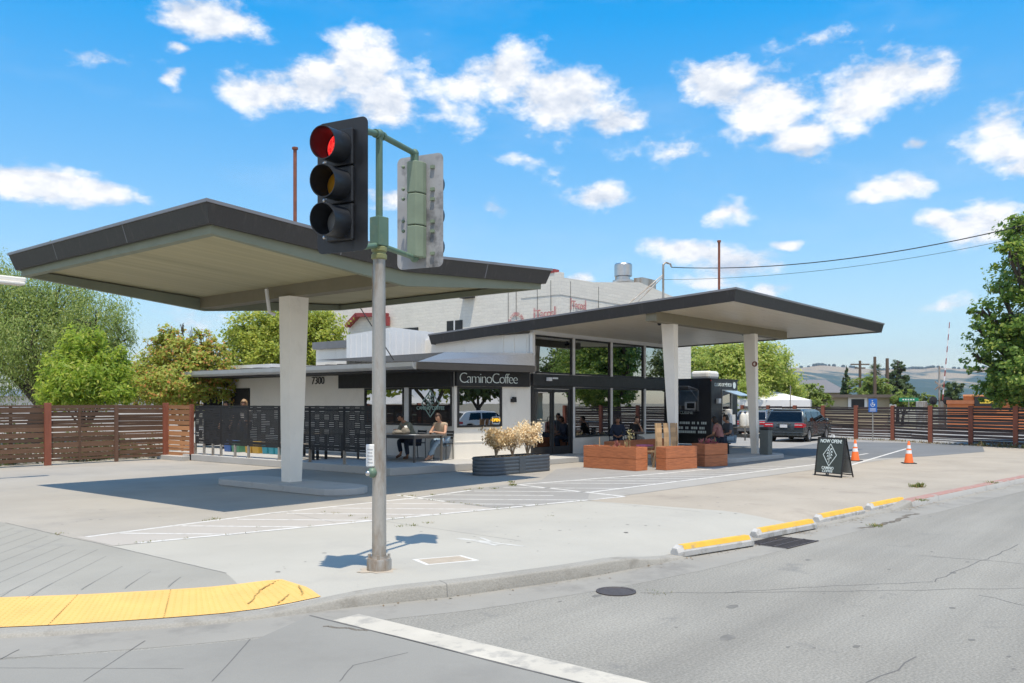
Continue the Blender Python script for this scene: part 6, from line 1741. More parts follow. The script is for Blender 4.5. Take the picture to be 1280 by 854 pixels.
tag(b.build('white_board', M_['white']), 'white board leaning under the left end of the black screen', 'board')
b = MB(); b.bar((15.0,uat(248),DZ),(15.1,uat(246),DZ+.5),.05,.05); b.bar((15.2,uat(262),DZ),(15.15,uat(261),DZ+.5),.05,.05); tag(b.build('timber_props', M_['wood_light']), 'orange timber props behind the left end of the black screen', 'timber')
# two people beyond the screen
fp = atu(289,500,15.6); person('dark-haired man with red cheeks by the black door, only his head above the screen', (17.0, atu(284,500,17.0).y, DZ), R90+.3, standing(.965), 1, HB, CL['black'], CL['black'], CL['black'], sleeve=.5, head_dir=(0,1,-.1))
person('person with fluffy fair hair and pale top above the black screen', (16.4, atu(307,500,16.4).y, DZ), R90, standing(.985), 2, HBL, CL['pale'], CL['navy'], CL['black'], sleeve=.5, curly=.8, hair_len=.1, head_dir=(-.5,1,-.1))
# people under the tall windows
gx = .125
P1 = Vector((24.35,15.35,.12)); P2_ = Vector((25.45,15.45,.12))
ch3 = dup(ch1, P1, pi+.0, 'dark metal chair under the dark-haired sitter against the tall windows, left of two')
ch4 = dup(ch1, P2_, pi-.25, 'dark metal chair under the sitter resting chin on hand by the tall windows')
person('dark-haired person in navy, seated by the tall windows with back half turned', P1, pi-1.0, seated(.46,.12,'lap',.10,.36), 2, HB, CL['navy'], CL['navy'], CL['black'], sleeve=1, hair_len=.15, scale=.93)
person('woman in black short-sleeved top resting chin on hand by the tall windows', P2_, pi-.15, seated(.46,.10,'chin',.10,.36), 0, HB, CL['black'], mat('cloth_print', (.30,.30,.30), .9, .6, 30), CL['black'], sleeve=.5, head_dir=(.35,1,-.1), scale=.93)
t = thing('bistro_table', 'small round dark bistro table between two sitters at the windows', 'table', (24.85,14.95,.12))
b = MB(); b.lathe([(.28,.70),(.28,.725)],20,(24.85,14.95,.12)); part(b,'tabletop',M_['table_grey'],t)
b = MB(); b.lathe([(.18,0),(.18,.015),(.025,.02),(.022,.70)],14,(24.85,14.95,.12)); part(b,'pedestal',M_['black_matt'],t)
# slatted wooden chair and small stools by the planter gap
wc = at(822,589,0); wc2 = at(850,586.5,0)
cd0 = Vector((20.12,11.75,0)); 
t = thing('slatted_chair', 'tall wooden patio chair with three broad pale back slats between the timber planters', 'chair', cd0)
# the chair faces away from the street: width runs along u-ish, back towards the camera
xd = (Vector((21.0,11.35,0))-Vector((20.25,11.95,0))).normalized()
xd = Vector((ST*.91+CT*.42,-CT*.91+ST*.42,0)).normalized(); yd = Vector((-xd.y,xd.x,0)); o0 = atd(819,584,23.95); o0.z = 0; Wd = .70
def cp(x,y,z): return o0+xd*x+yd*y+Vector((0,0,z))
for x in (.0,Wd):
    b = MB(); b.bar(cp(x,.10,0), cp(x,.0,.35), .045,.05); b.bar(cp(x,.0,.35), cp(x,-.06,.75), .04,.045); b.bar(cp(x,-.06,.75), cp(x,-.02,1.25), .04,.04); part(b,'rear_leg',M_['chair_wood'],t)
    b = MB(); b.bar(cp(x,.43,0), cp(x,.40,.44), .045,.045); part(b,'front_leg',M_['chair_wood'],t)
b = MB(); b.box((0,0,0),(1,1,1)); b.v = [tuple(cp(Wd*x, .0+.42*y, .42+.035*z)) for x,y,z in b.v]; part(b,'seat',M_['chair_wood'],t)
for i in range(3):
    b = MB(); x0, x1 = .03+i*.235, .03+i*.235+.165; N = 5; rows = []
    for k in range(N+1):
        z = .60+.65*k/N; y = -.055+.035*(k/N)**2*1.2
        rows.append([cp(x0,y,z), cp(x1,y,z), cp(x1,y+.022,z), cp(x0,y+.022,z)])
    for k in range(N):
        for j in range(4): b.ngon([rows[k][j],rows[k][(j+1)%4],rows[k+1][(j+1)%4],rows[k+1][j]])
    b.ngon(rows[0]); b.ngon(rows[-1]); part(b,'back_slat',M_['chair_wood'],t)
b = MB(); b.bar(cp(0,-.04,.58),cp(Wd,-.04,.58),.03,.06); b.bar(cp(0,0,.38),cp(Wd,0,.38),.03,.07); part(b,'rail',M_['chair_wood'],t)
t = thing('stool', 'small wooden stool with bright pink patterned cushion beside the slatted chair', 'stool', at(806,583,0))
o1 = at(806,581,0)
for x,y in ((-.14,-.14),(.14,-.14),(.14,.14),(-.14,.14)):
    b = MB(); b.bar(o1+Vector((x*1.15,y*1.15,0)), o1+Vector((x,y,.50)), .035,.035); part(b,'leg',M_['chair_wood'],t)
b = MB(); b.box(o1+Vector((-.19,-.19,.50)), o1+Vector((.19,.19,.535))); b.box(o1+Vector((-.15,-.01,.22)), o1+Vector((.15,.01,.25))); part(b,'seat',M_['chair_wood'],t)
b = MB(); b.box(o1+Vector((-.19,-.19,.537)), o1+Vector((.19,.19,.59))); part(b,'cushion',mat('cushion_pink',(.55,.16,.28),.9,.3,14),t,bevel=.02)
for (x, z, lb) in ((797,.1,'small wooden stool behind the long timber planter'),):
    pass
# people by the food truck
B1 = Vector((26.2,12.75,.0))
t = thing('bench', 'plain dark bench under the two people near the food truck', 'bench', (25.9,12.85,0))
b = MB(); b.box((25.1,12.55,.43),(27.0,12.95,.47)); part(b,'seat',M_['black_matt'],t)
for x in (25.2,26.9): b = MB(); b.box((x-.03,12.58,0),(x+.03,12.92,.43)); part(b,'leg',M_['black_matt'],t)
p1 = atv(903,560,12.7); p2 = atv(914,560,12.7)
person('dark-haired woman in patterned pink top on the bench by the food truck', (p1.x,12.75,0), 0.1, seated(.50,.12,'lap',.10,.38), 1, HB, CL['pink'], CL['navy'], CL['black'], sleeve=.5, hair_len=.3, head_dir=(.3,1,-.1))
person('man with curly black hair in grey tee shirt on the bench by the food truck', (p2.x+.05,12.75,0), 1.0, seated(.54,.10,'lap',.12,.38), 1, HB, CL['grey'], CL['jeans'], CL['white'], sleeve=.5, curly=.35, head_dir=(0,1,-.05))
# litter bin on the island
q = at(957,568,.14); t = thing('litter_bin', 'tall grey square litter bin beside the right white column', 'bin', (27.0,11.35,.14))
q = Vector((27.05,11.45,.14))
q = atd(957.5,567,27.9); q.z = .14
b = MB(); b.box(q+Vector((-.17,-.15,0)), q+Vector((.17,.15,.80))); part(b,'body',M_['plastic_grey'],t,bevel=.02)
b = MB(); b.box(q+Vector((-.18,-.16,.80)), q+Vector((.18,.16,.90))); part(b,'lid',M_['plastic_dark'],t,bevel=.03)
t.location = q
for ch in t.children: ch.location = -q
# ------------------------------------------------------------------ vehicles
def car(name, lb, cat, loc, rz, paint, Ln=4.7, Wd=1.86, Ht=1.55, van=True):
    """local: x forward, y left, z up, rear bumper at x=0"""
    t = thing(name, lb, cat, loc, rz)
    hw = Wd/2; belt = Ht*.60
    def w(z): return hw*(.93 if z < .3 else 1.0) if z <= belt else hw*(1-.20*((z-belt)/(Ht-belt))**1.3)
    if van:
        prof = [(.10,.28),(.02,.42),(.02,.62),(.06,.74),(.08,belt),(.42,Ht-.08),(.62,Ht-.015),(1.4,Ht),(2.5,Ht-.02),(2.95,Ht-.10),(3.75,belt+.08),(4.4,belt-.10),(4.62,belt-.28),(4.68,.50),(4.62,.28)]
    else:
        prof = [(.08,.28),(.0,.45),(.03,.72),(.12,belt+.02),(.55,Ht-.10),(.80,Ht-.02),(1.7,Ht),(2.5,Ht-.06),(3.35,belt+.05),(4.25,belt-.08),(4.5,.6),(4.52,.45),(4.45,.28)]
    sx = Ln/prof[-2][0]; prof = [(x*sx, z) for x,z in prof]
    # wheel arches in the sill line
    wr = .33; wx = (.95*sx if van else .85*sx, Ln-.92)
    sill = []
    for x in (wx[1], wx[0]):
        for i in range(9): a = pi*i/8; sill.append((x+(wr+.05)*cos(a), .28+max(0,(wr+.05)*sin(a)+.04) if 0 < i < 8 else .28))
    loop = prof+sill
    b = MB()
    n = len(loop)
    # side skin at a set of heights: build as three lofted sides (outer edge loop left and right)
    vl = [(x, w(z), z) for x,z in loop]; vr = [(x, -w(z), z) for x,z in loop]
    b.add(vl+vr, [(i,(i+1)%n,n+(i+1)%n,n+i) for i in range(n)])
    # side panels: lower body below the belt, glasshouse above
    ib = [i for i,(x,z) in enumerate(prof) if z >= belt-.001 or False]
    i0 = next(i for i,(x,z) in enumerate(prof) if z >= belt-.001); i1 = max(i for i,(x,z) in enumerate(prof) if z >= belt-.001)
    for s, base in ((1,0),(-1,n)):
        up = list(range(i0,i1+1)); lo = list(range(0,i0+1))+list(range(i1,n))
        for f in (up, lo):
            ff = [base+k for k in f]; b.f.append(ff if s < 0 else ff[::-1]); b.m.append(0)
    bo = b.build('body', M_[paint] if isinstance(paint,str) else paint, t, local=True, smooth=True, sharp=28, bevel=.035)
    # glass, a little proud of the shell
    def yz(z, s): return s*(w(z)+.006)
    zt = Ht-.13; zb = belt+.03
    lerp_front = lambda z: prof[i1-1][0]+(prof[i1][0]-prof[i1-1][0])*((prof[i1-1][1]-z)/(prof[i1-1][1]-prof[i1][1]))
    xr = .52*sx
    xs = [xr+.05, 1.42*sx, 1.50*sx, 2.52*sx, 2.60*sx] if van else [.75, 1.55, 1.63, 2.55, 2.62]
    for s in (1,-1):
        wins = [(xs[0],xs[1]),(xs[2],xs[3]),(xs[4],None)]
        for a, c in wins:
            g = MB()
            pts = [(a,zb),(c,zb),(c,zt),(a+(.14 if a == xs[0] else 0),zt)] if c else [(a,zb),(lerp_front(zb)-.22,zb),(lerp_front(zt)-.20,zt),(a,zt)]
            v_ = [(x,yz(z,s),z) for x,z in pts]+[(x,yz(z,s)-s*.02,z) for x,z in pts]
            g.add(v_, [(0,1,2,3),(4,5,6,7),(0,1,5,4),(1,2,6,5),(2,3,7,6),(3,0,4,7)]); g.build('side_window', M_['glass_car'], t, local=True)
        d = MB()
        for x in (1.46*sx, 2.56*sx): d.bar((x,s*(hw+.002),.38),(x,s*(hw+.002),belt),.012,.006,up=(0,1,0))
        d.bar((.5*sx,s*(hw+.004),.62),(3.9*sx,s*(hw+.004),.62),.006,.035,up=(0,1,0)) if van else None
        d.build('door_seam', M_['plastic_dark'], t, local=True)
        h = MB(); h.box((1.30*sx,s*hw-.005 if s > 0 else -hw-.025,belt-.10),(1.50*sx if False else 1.52*sx,s*hw+.025 if s > 0 else -hw+.005,belt-.06)); h.box((2.42*sx,s*hw-.005 if s > 0 else -hw-.025,belt-.10),(2.62*sx,s*hw+.025 if s > 0 else -hw+.005,belt-.06)); h.build('door_handle', M_[paint], t, local=True)
        m = MB(); m.ball((3.42*sx,s*(hw+.11),belt+.07),(.07,.10,.075),12,8); m.bar((3.45*sx,s*hw*.96,belt+.03),(3.42*sx,s*(hw+.05),belt+.05),.04,.04); m.build('mirror', M_[paint], t, local=True, smooth=True)
    # rear screen in the tailgate slope
    def rear(z): 
        (xa,za),(xb,zb_) = prof[i0],prof[i0+1]
        return xa+(xb-xa)*(z-za)/(zb_-za)
    g = MB(); z0, z1 = belt+.03, prof[i0+1][1]-.05
    v_ = [(rear(z)-.008, y, z) for y,z in ((-w(z0)+.10,z0),(w(z0)-.10,z0),(w(z1)-.09,z1),(-w(z1)+.09,z1))]; v_ += [(x+.02,y,z) for x,y,z in v_]
    g.add(v_, [(0,1,2,3),(4,5,6,7),(0,1,5,4),(1,2,6,5),(2,3,7,6),(3,0,4,7)]); g.build('rear_window', M_['glass_car'], t, local=True)
    g = MB(); z0, z1 = prof[i1][1]+.06, prof[i1-1][1]-.04
    v_ = [(lerp_front(z)+.012, y, z) for y,z in ((-w(z0)+.1,z0),(w(z0)-.1,z0),(w(z1)-.08,z1),(-w(z1)+.08,z1))]; v_ += [(x-.03,y,z) for x,y,z in v_]
    g.add(v_, [(0,1,2,3),(4,5,6,7),(0,1,5,4),(1,2,6,5),(2,3,7,6),(3,0,4,7)]); g.build('windscreen', M_['glass_car'], t, local=True)
    for s in (1,-1):
        l = MB(); y0, y1 = s*(hw-.42), s*(hw+.008)
        l.box((-.004,min(y0,y1),belt-.24),(.34 if False else .10,max(y0,y1),belt-.04)); l.box((.10,min(s*(hw-.02),y1),belt-.22),(.36,max(s*(hw-.02),y1),belt-.06)); lo = l.build('tail_light', M_['tail'], t, local=True, bevel=.015)
        l = MB(); l.box((-.008,min(y0,s*(hw-.06)),belt-.13),(.0,max(y0,s*(hw-.06)),belt-.10)); l.build('reversing_lens', M_['plate'], lo, local=True)
        l = MB(); l.box((Ln-.20,min(s*(hw-.5),s*(hw-.06)),.60),(Ln-.03,max(s*(hw-.5),s*(hw-.06)),.74)); l.build('headlight', M_['plate'], t, local=True, bevel=.02)
    p = MB(); p.box((-.005,-.17,belt-.24),(.03,.17,belt-.09)); po = p.build('number_plate', M_['plate'], t, local=True)
    p = MB(); p.box((-.012,-.32,belt-.08),(.05,.32,belt-.05)); p.build('chrome_strip', M_['steel'], t, local=True)
    p = MB(); p.box((-.06,-hw+.05,.30),(.12,hw-.05,.47)); p.box((-.075,-hw+.08,.44),(.10,hw-.08,.48)); p.build('bumper', M_[paint], t, local=True, bevel=.03)
    p = MB(); p.box((.4,-hw+.1,.2),(Ln-.4,hw-.1,.42)); p.build('underbody', M_['black_matt'], t, local=True)
    if van: p = MB(); p.box((.45*sx,-hw*.7,Ht-.06),(.62*sx,hw*.7,Ht-.005)); p.build('spoiler', M_[paint], t, local=True, bevel=.02)
    for x in wx:
        for s in (1,-1):
            MR = Matrix.Translation((x,s*(hw-.10),wr)) @ Matrix.Rotation(-s*pi/2,4,'X')
            q = MB(); q.lathe([(.21,-.1),(wr-.03,-.11),(wr,-.08),(wr,.07),(wr-.03,.10),(.215,.095),(.21,.05)], 26, (0,0,0), 0, MR); wo_ = q.build('wheel', M_['rubber'], t, local=True, smooth=True)
            q = MB(); q.lathe([(.212,.03),(.212,.085),(.19,.08),(.17,.055),(.05,.06),(1e-3,.075)], 26, (0,0,0), 0, MR)
            for k in range(7): a = 2*pi*k/7; q.add([MR @ Vector((r*cos(a+da), r*sin(a+da), .088 if r < .1 else .08)) for r,da in ((.05,-.35),(.19,-.13),(.19,.13),(.05,.35))], [(0,1,2,3)])
            q.build('rim', M_['rim'], wo_, local=True, smooth=True, sharp=30)
    return t
# the van stands with its tail to us, heading away along the lot
ra = at(962,552.5,0); rb = at(1010,554.3,0)
vd = atan2(.52,.86)*.0
hx = (at(1036,548.6,0)-at(1013,552.3,0)); hdg = atan2(hx.y,hx.x)
hdg = radians(4)
mid = at(984,552.2,0)
vloc = mid-Vector((cos(hdg),sin(hdg),0))*.55
car('minivan', 'dark grey minivan parked facing away with red tail lights, by the dark fence', 'minivan', vloc, hdg, 'van', 4.75, 1.86, 1.53, True)
s_ = atd(938,545,46.5); s_.z = 0
car('hatchback', 'grey car mostly hidden behind the right white column and food truck', 'car', s_, radians(12), 'suv', 4.5, 1.8, 1.48, False)

# ------------------------------------------------------------------ food truck
TX, TY = 31.2, 15.35     # near corner
t = thing('food_truck', 'black food trailer with raised serving hatch, white roof vent and white lettering', 'food truck', (TX,TY,0))
TW, TL, H0, H1 = 2.75, 7.0, .55, 2.78
b = MB(); y0, y1 = TY, TY+TL
hy0, hy1, hz0, hz1 = TY+.55, TY+4.3, 1.55, 2.30
b.box((TX,y0,H0),(TX+.06,hy0,H1)); b.box((TX,hy1,H0),(TX+.06,y1,H1)); b.box((TX,hy0,H0),(TX+.06,hy1,hz0)); b.box((TX,hy0,hz1),(TX+.06,hy1,H1))
dx0, dx1 = TX+1.0, TX+1.85
b.box((TX+.06,y0,H0),(dx0,y0+.06,H1)); b.box((dx1,y0,H0),(TX+TW-.35,y0+.06,H1)); b.box((dx0,y0,H0),(dx1,y0+.06,1.45)); b.box((dx0,y0,2.32),(dx1,y0+.06,H1))
b.prism([(TX+TW-.35,y0),(TX+TW-.12,y0+.08),(TX+TW,y0+.3),(TX+TW,y1),(TX+TW-.06,y1),(TX+TW-.06,y0+.32),(TX+TW-.16,y0+.14),(TX+TW-.35,y0+.06)], H0, H1)
b.box((TX+.06,y1-.06,H0),(TX+TW-.06,y1,H1)); b.box((TX+.06,y0+.06,H0),(TX+TW-.06,y1-.06,H0+.06)); b.box((TX+.06,y0+.06,H1-.06),(TX+TW-.06,y1-.06,H1))
part(b, 'body', M_['truck'], t, bevel=.012)
b = MB(); b.box((TX-.012,y0-.012,H1-.05),(TX+.03,y1,H1+.02)); b.box((TX+.03,y0-.012,H1-.05),(TX+TW-.3,y0+.03,H1+.02)); b.box((TX-.012,y0-.012,H0-.02),(TX+.02,y1,H0+.04)); b.box((TX-.01,y0-.01,H0+.04),(TX+.03,y0+.03,H1-.05)); part(b, 'trim', M_['black'], t)
b = MB(); b.box((TX-.02,y0-.02,H1-.09),(TX+.02,y0+.02,H1-.04)); part(b, 'marker_light', M_['tail'], t)
b = MB(); b.box((TX+1.3,y0+.06,H0),(TX+1.36,y1,H1-.1)); part(b, 'inner_wall', M_['steel'], t)
b = MB(); b.box((TX-.03,hy0-.03,hz0-.03),(TX-.002,hy0+.02,hz1+.03)); b.box((TX-.03,hy1-.02,hz0-.03),(TX-.002,hy1+.03,hz1+.03)); b.box((TX-.03,hy0+.02,hz1-.01),(TX-.002,hy1-.02,hz1+.03)); part(b, 'hatch_frame', M_['steel'], t)
b = MB(); b.box((TX-.32,hy0-.05,hz0-.06),(TX-.002,hy1+.05,hz0-.032)); part(b, 'counter', M_['steel'], t)
b = MB(); b.add([(TX-.01,hy0,hz1+.04),(TX-.01,hy1,hz1+.04),(TX-.85,hy1,hz1+.16),(TX-.85,hy0,hz1+.16),(TX-.01,hy0,hz1+.07),(TX-.01,hy1,hz1+.07),(TX-.85,hy1,hz1+.20),(TX-.85,hy0,hz1+.20)], [(0,1,2,3),(4,5,6,7),(0,1,5,4),(1,2,6,5),(2,3,7,6),(3,0,4,7)])
b.bar((TX-.02,hy0+.02,hz1-.35),(TX-.8,hy0+.02,hz1+.15),.02,.02); part(b, 'hatch_door', mat('hatch_grey', (.28,.28,.30), .45, .08, 3, metal=.3), t)
b = MB(); b.box((TX+.10,hy0+.15,hz0),(TX+.45,hy0+.65,hz0+.32)); part(b, 'microwave', M_['metal_white'], t)
b = MB(); b.box((TX+.095,hy0+.22,hz0+.05),(TX+.0995,hy0+.55,hz0+.27)); part(b, 'microwave_glass', M_['black'], t)
b = MB(); b.box((TX+.12,hy0+.85,hz0),(TX+.5,hy0+1.4,hz0+.16)); part(b, 'crate', mat('crate_grey', (.3,.28,.26), .8, .1), t)
# awning window and door on the street end
b = MB(); b.box((dx0-.04,y0-.03,1.41),(dx0,y0-.002,2.36)); b.box((dx1,y0-.03,1.41),(dx1+.04,y0-.002,2.36)); b.box((dx0,y0-.03,2.32),(dx1,y0-.002,2.36)); b.box((dx0,y0-.03,1.41),(dx1,y0-.002,1.45)); part(b, 'end_window', M_['steel'], t)
b = MB(); b.box((dx0,y0+.02,1.45),(dx1,y0+.03,2.32)); part(b, 'window_glass', M_['glass'], t)
b = MB(); b.add([(dx0+.2,y0-.01,2.30),(dx1+.55,y0-.01,2.30),(dx1+.5,y0-.6,2.10),(dx0+.35,y0-.6,2.10),(dx0+.2,y0-.01,2.33),(dx1+.55,y0-.01,2.33),(dx1+.5,y0-.6,2.13),(dx0+.35,y0-.6,2.13)], [(0,1,2,3),(4,5,6,7),(0,1,5,4),(1,2,6,5),(2,3,7,6),(3,0,4,7)]); part(b, 'awning', mat('awning_blue', (.28,.38,.48), .5, .1), t)
b = MB(); b.box((dx0-.55,y0-.12,1.80),(dx0-.30,y0-.002,2.0)); part(b, 'junction_box', M_['white'], t, bevel=.02)
# propane cylinders and sink shelf on the tongue
for k,(x,z) in enumerate(((TX+1.95,.85),(TX+2.40,.85))):
    b = MB(); b.lathe([(.09,0),(.14,.04),(.155,.12),(.155,.42),(.12,.52),(.06,.55),(.06,.62),(1e-3,.62)], 18, (x,y0-.45,z)); part(b, 'gas_cylinder', M_['white'], t, smooth=True)
b = MB(); b.box((TX+1.6,y0-.75,.80),(TX+2.75,y0-.1,.85)); b.box((TX+1.6,y0-.73,.3),(TX+1.65,y0-.68,.8)); b.box((TX+2.7,y0-.73,.3),(TX+2.75,y0-.68,.8)); b.bar((TX+1.3,y0,.5),(TX+1.5,y0-1.6,.45),.1,.1); b.bar((TX+2.2,y0,.5),(TX+1.6,y0-1.6,.45),.1,.1); part(b, 'tongue_shelf', M_['galv'], t)
b = MB(); b.box((TX+.95,y0-.35,.95),(TX+1.5,y0-.02,1.35)); b.lathe([(.14,1.36),(.14,1.55),(1e-3,1.58)],12,(TX+1.2,y0-.2,0)); part(b, 'sink_unit', M_['metal_white'], t)
b = MB(); b.box((TX+.5,y0+.35,H1+.02),(TX+1.5,y0+1.15,H1+.34)); part(b, 'roof_vent', M_['white'], t, bevel=.10)
for y in (TY+3.0, TY+3.9):
    MR = Matrix.Translation((TX+.05,y,.34)) @ Matrix.Rotation(pi/2,4,'Y') @ Matrix.Rotation(pi,4,'X')
    b = MB(); b.lathe([(.2,-.1),(.32,-.1),(.34,-.06),(.34,.06),(.32,.1),(.2,.1)], 22, (0,0,0), 0, MR); part(b, 'wheel', M_['rubber'], t, smooth=True)
b = MB(); b.box((TX+.05,y0+.05,.18),(TX+.09,y1,.545)); b.box((TX+.1,y0+.05,.18),(TX+TW-.3,y0+.09,.545)); part(b, 'skirt', M_['black_matt'], t)
LT = M_['letter']
text('CIUDAD DE MÉXICO', .185, frame((TX+1.08,y0-.008,2.55), (1,0,0)), 'lettering', LT, t, .004, off=.002, spacing=.9)
b = MB(); b.lathe([(.135,0),(.135,.006)], 24, (0,0,0), 0, Matrix.Translation((TX+2.14,y0-.002,2.55)) @ Matrix.Rotation(pi/2,4,'X') @ Matrix.Translation((0,0,.002))); part(b, 'roundel', LT, t)
text('MEXICAN CUISINE', .17, frame((TX-.008,TY+1.45,1.43), (0,-1,0)), 'lettering', LT, t, .004, off=.003, spacing=.95)
for k,(s_, z) in enumerate((('DDB',1.0),)):
    text(s_, .26, frame((TX-.008,TY+1.75,z), (0,-1,0)), 'lettering', LT, t, .004, off=.004)
# illegible menu lines under the hatch
rg = random.Random(8); b = MB()
for z in (1.02,.82,.66):
    y = TY+1.45 if z > .9 else TY+1.9
    while y > TY+.25:
        wd = rg.uniform(.05,.10); b.box((TX-.008,y-wd,z-.05),(TX-.002,y,z+.05)) if rg.random() < .8 else None; y -= wd+.02
part(b, 'menu_lines', LT, t)
# menu board leaning by the column
b = MB(); p = atd(846.5,560,30.5); 
t2 = thing('sign_frame', 'white framed leaning menu stand against the black food trailer', 'sign', (TX-.55,TY+1.9,0))
b.bar((TX-.75,TY+2.15,.14),(TX-.25,TY+1.95,1.55),.05,.04); b.bar((TX-.75,TY+2.75,.14),(TX-.25,TY+2.6,1.55),.05,.04); b.bar((TX-.25,TY+1.95,1.5),(TX-.25,TY+2.6,1.5),.04,.04); part(b,'frame',M_['white'],t2)
# ------------------------------------------------------------------ beyond the fences
# white party tent
d = 53; 
tc0 = atd(965,505,d); t = thing('party_tent', 'white peaked party tent behind the dark fence and minivan', 'tent', (tc0.x,tc0.y,0))
rv, fv_ = Vector((ST,-CT,0)), Vector((CT,ST,0))
def tp_(x, y, dd=0): return atd(x, y, d+dd)
e0, e1 = tp_(915,500), tp_(1014,500.5); ze = e0.z; dep = fv_*5
rg0, rg1 = tp_(925,485)+dep*.5, tp_(966,484.5)+dep*.5
b = MB()
L0, L1 = e0, Vector((e1.x,e1.y,ze))
b.add([L0,L1,L1+dep,L0+dep,rg0,rg1], [(0,1,5,4),(1,2,5),(2,3,4,5),(3,0,4)]); b.add([v-Vector((0,0,.03)) for v in (L0,L1,L1+dep,L0+dep,rg0,rg1)], [(0,1,5,4),(1,2,5),(2,3,4,5),(3,0,4)])
part(b, 'roof', M_['white'], t)
b = MB(); 
for p, q in ((L0,L1),(L1,L1+dep)): b.add([p,q,q-Vector((0,0,.55)),p-Vector((0,0,.55))], [(0,1,2,3)])
part(b, 'valance', M_['metal_white'], t)
for p in (L0,L1,L0+dep,L1+dep): b = MB(); b.tube([Vector((p.x,p.y,0)), p], .04, 6); part(b,'leg',M_['steel'],t)
def polething(name, lb, x, y0, d, r, m, arms=(), group=None, cat='pole'):
    b0 = gbase(x, d); h = CH+(HZ-y0)*d/F
    t = thing(name, lb, cat, b0, 0, group); b = MB(); b.tube([b0, b0+Vector((0,0,h))], [r*1.15,r*.8], 8); part(b, 'pole', M_[m], t)
    for (z, w) in arms: b = MB(); b.bar(b0-rv*w+Vector((0,0,h-z)), b0+rv*w+Vector((0,0,h-z)), .12,.12); part(b,'crossarm',M_[m],t)
    return t, b0, h
POLE = M_['pole_wood'] = mat('pole_wood', (.12,.085,.06), .9, .2, 3, stretch=(3,3,.4))
polething('utility_pole', 'thin light pole standing in front of the white tent', 988, 482, 50, .035, 'galv')
t, b0, h = polething('utility_pole', 'wooden utility pole with crossarm and hanging lamp left of the palm', 1075, 451, 82, .15, 'pole_wood', ((.35,.9),(.7,.5)))
b = MB(); b.tube([b0+Vector((0,0,h*.62)), b0-rv*.5+Vector((0,0,h*.66)), b0-rv*.9+Vector((0,0,h*.60))], .05, 6); b.ball(b0-rv*.9+Vector((0,0,h*.585)),(.3,.2,.13),10,6); part(b,'lamp_arm',M_['galv'],t)
polething('utility_pole', 'bare wooden pole standing just in front of the fan palm', 1093.5, 446, 78, .16, 'pole_wood')
polething('utility_pole', 'bare grey-brown pole right of the fan palm', 1109, 448, 84, .19, 'pole_wood')
polething('utility_pole', 'short thin pole beside the grey house roof', 1012, 486, 70, .06, 'pole_wood')
# beige building, grey house, orange shop
def boxbuild(name, lb, x0, x1, y0, d, dep, wall, roof, cat='building', roofh=0, over=.2):
    p, q = atd(x0,505,d), atd(x1,505,d); h = CH+(HZ-y0)*d/F; p.z = q.z = 0; dp = (p+q).normalized()*dep
    t = thing(name, lb, cat, (p+q)/2)
    b = MB(); b.prism([(v.x,v.y) for v in (p,q,q+dp,p+dp)], 0, h); part(b,'wall',wall,t)
    b = MB(); o = rv*over
    P = [p-o-fv_*over, q+o-fv_*over, q+dp+o+fv_*over, p+dp-o+fv_*over]
    if roofh:
        c0, c1 = (p+dp*.5)+rv*((q-p).length*.28), (q+dp*.5)-rv*((q-p).length*.28)
        V = [v+Vector((0,0,h)) for v in P]+[c0+Vector((0,0,h+roofh)), c1+Vector((0,0,h+roofh))]
        b.add(V, [(0,1,5,4),(1,2,5),(2,3,4,5),(3,0,4),(0,3,2,1)])
    else: b.prism([(v.x,v.y) for v in P], h, h+.25)
    part(b,'roof',roof,t); return t, p, q, h
beige = mat('stucco_beige', (.40,.35,.25), .9, .06, 1)
t, p, q, h = boxbuild('beige_building', 'low beige stucco building with flat roof behind the right fence', 1040, 1112, 497, 72, 10, beige, mat('roof_brown', (.12,.10,.085), .9), over=.4)
b = MB(); w0 = atd(1072,503.5,71.95); b.box(w0+Vector((-.9,-.9,-.5)), w0+Vector((.9,.9,.5))) if False else b.add([w0+rv*x+Vector((0,0,z)) for x,z in ((-.8,-.55),(.8,-.55),(.8,.45),(-.8,.45))]+[w0+rv*x+Vector((0,0,z))-fv_*.04 for x,z in ((-.8,-.55),(.8,-.55),(.8,.45),(-.8,.45))], [(0,1,2,3),(4,5,6,7),(0,1,5,4),(1,2,6,5),(2,3,7,6),(3,0,4,7)]); part(b,'window',M_['white'],t)
b = MB(); b.add([w0+rv*x+Vector((0,0,z))-fv_*.06 for x,z in ((-.55,-.4),(.55,-.4),(.55,.3),(-.55,.3))], [(0,1,2,3)]); part(b,'pane',M_['black'],t)
boxbuild('grey_house', 'grey hip-roofed house between the white tent and cypresses', 985, 1052, 491, 88, 12, beige, mat('roof_grey', (.16,.155,.16), .9, .15, 6), 'house', 1.5, .6)
orange = mat('stucco_orange', (.62,.20,.07), .9, .06, 1)
t, p, q, h = boxbuild('orange_building', 'orange stucco shop with stepped parapet and yellow sign beyond the fence', 1184, 1300, 505, 58, 9, orange, mat('roof_tile', (.35,.13,.06), .9), over=.12)
b = MB(); p2, q2 = atd(1204,505,58.0), atd(1262,505,58.0); h2 = CH+(HZ-495.5)*58/F; p2.z = q2.z = 0; b.prism([(v.x,v.y) for v in (p2-fv_*.05,q2-fv_*.05,q2+q2.normalized()*3,p2+p2.normalized()*3)], h+.26, h2); part(b,'parapet',orange,t)
b = MB(); b.prism([(v.x,v.y) for v in (p2-fv_*.15-rv*.1,q2-fv_*.15+rv*.1,q2+q2.normalized()*3,p2+p2.normalized()*3)], h2, h2+.12); part(b,'coping',mat('cop_orange', (.70,.30,.14), .9),t)
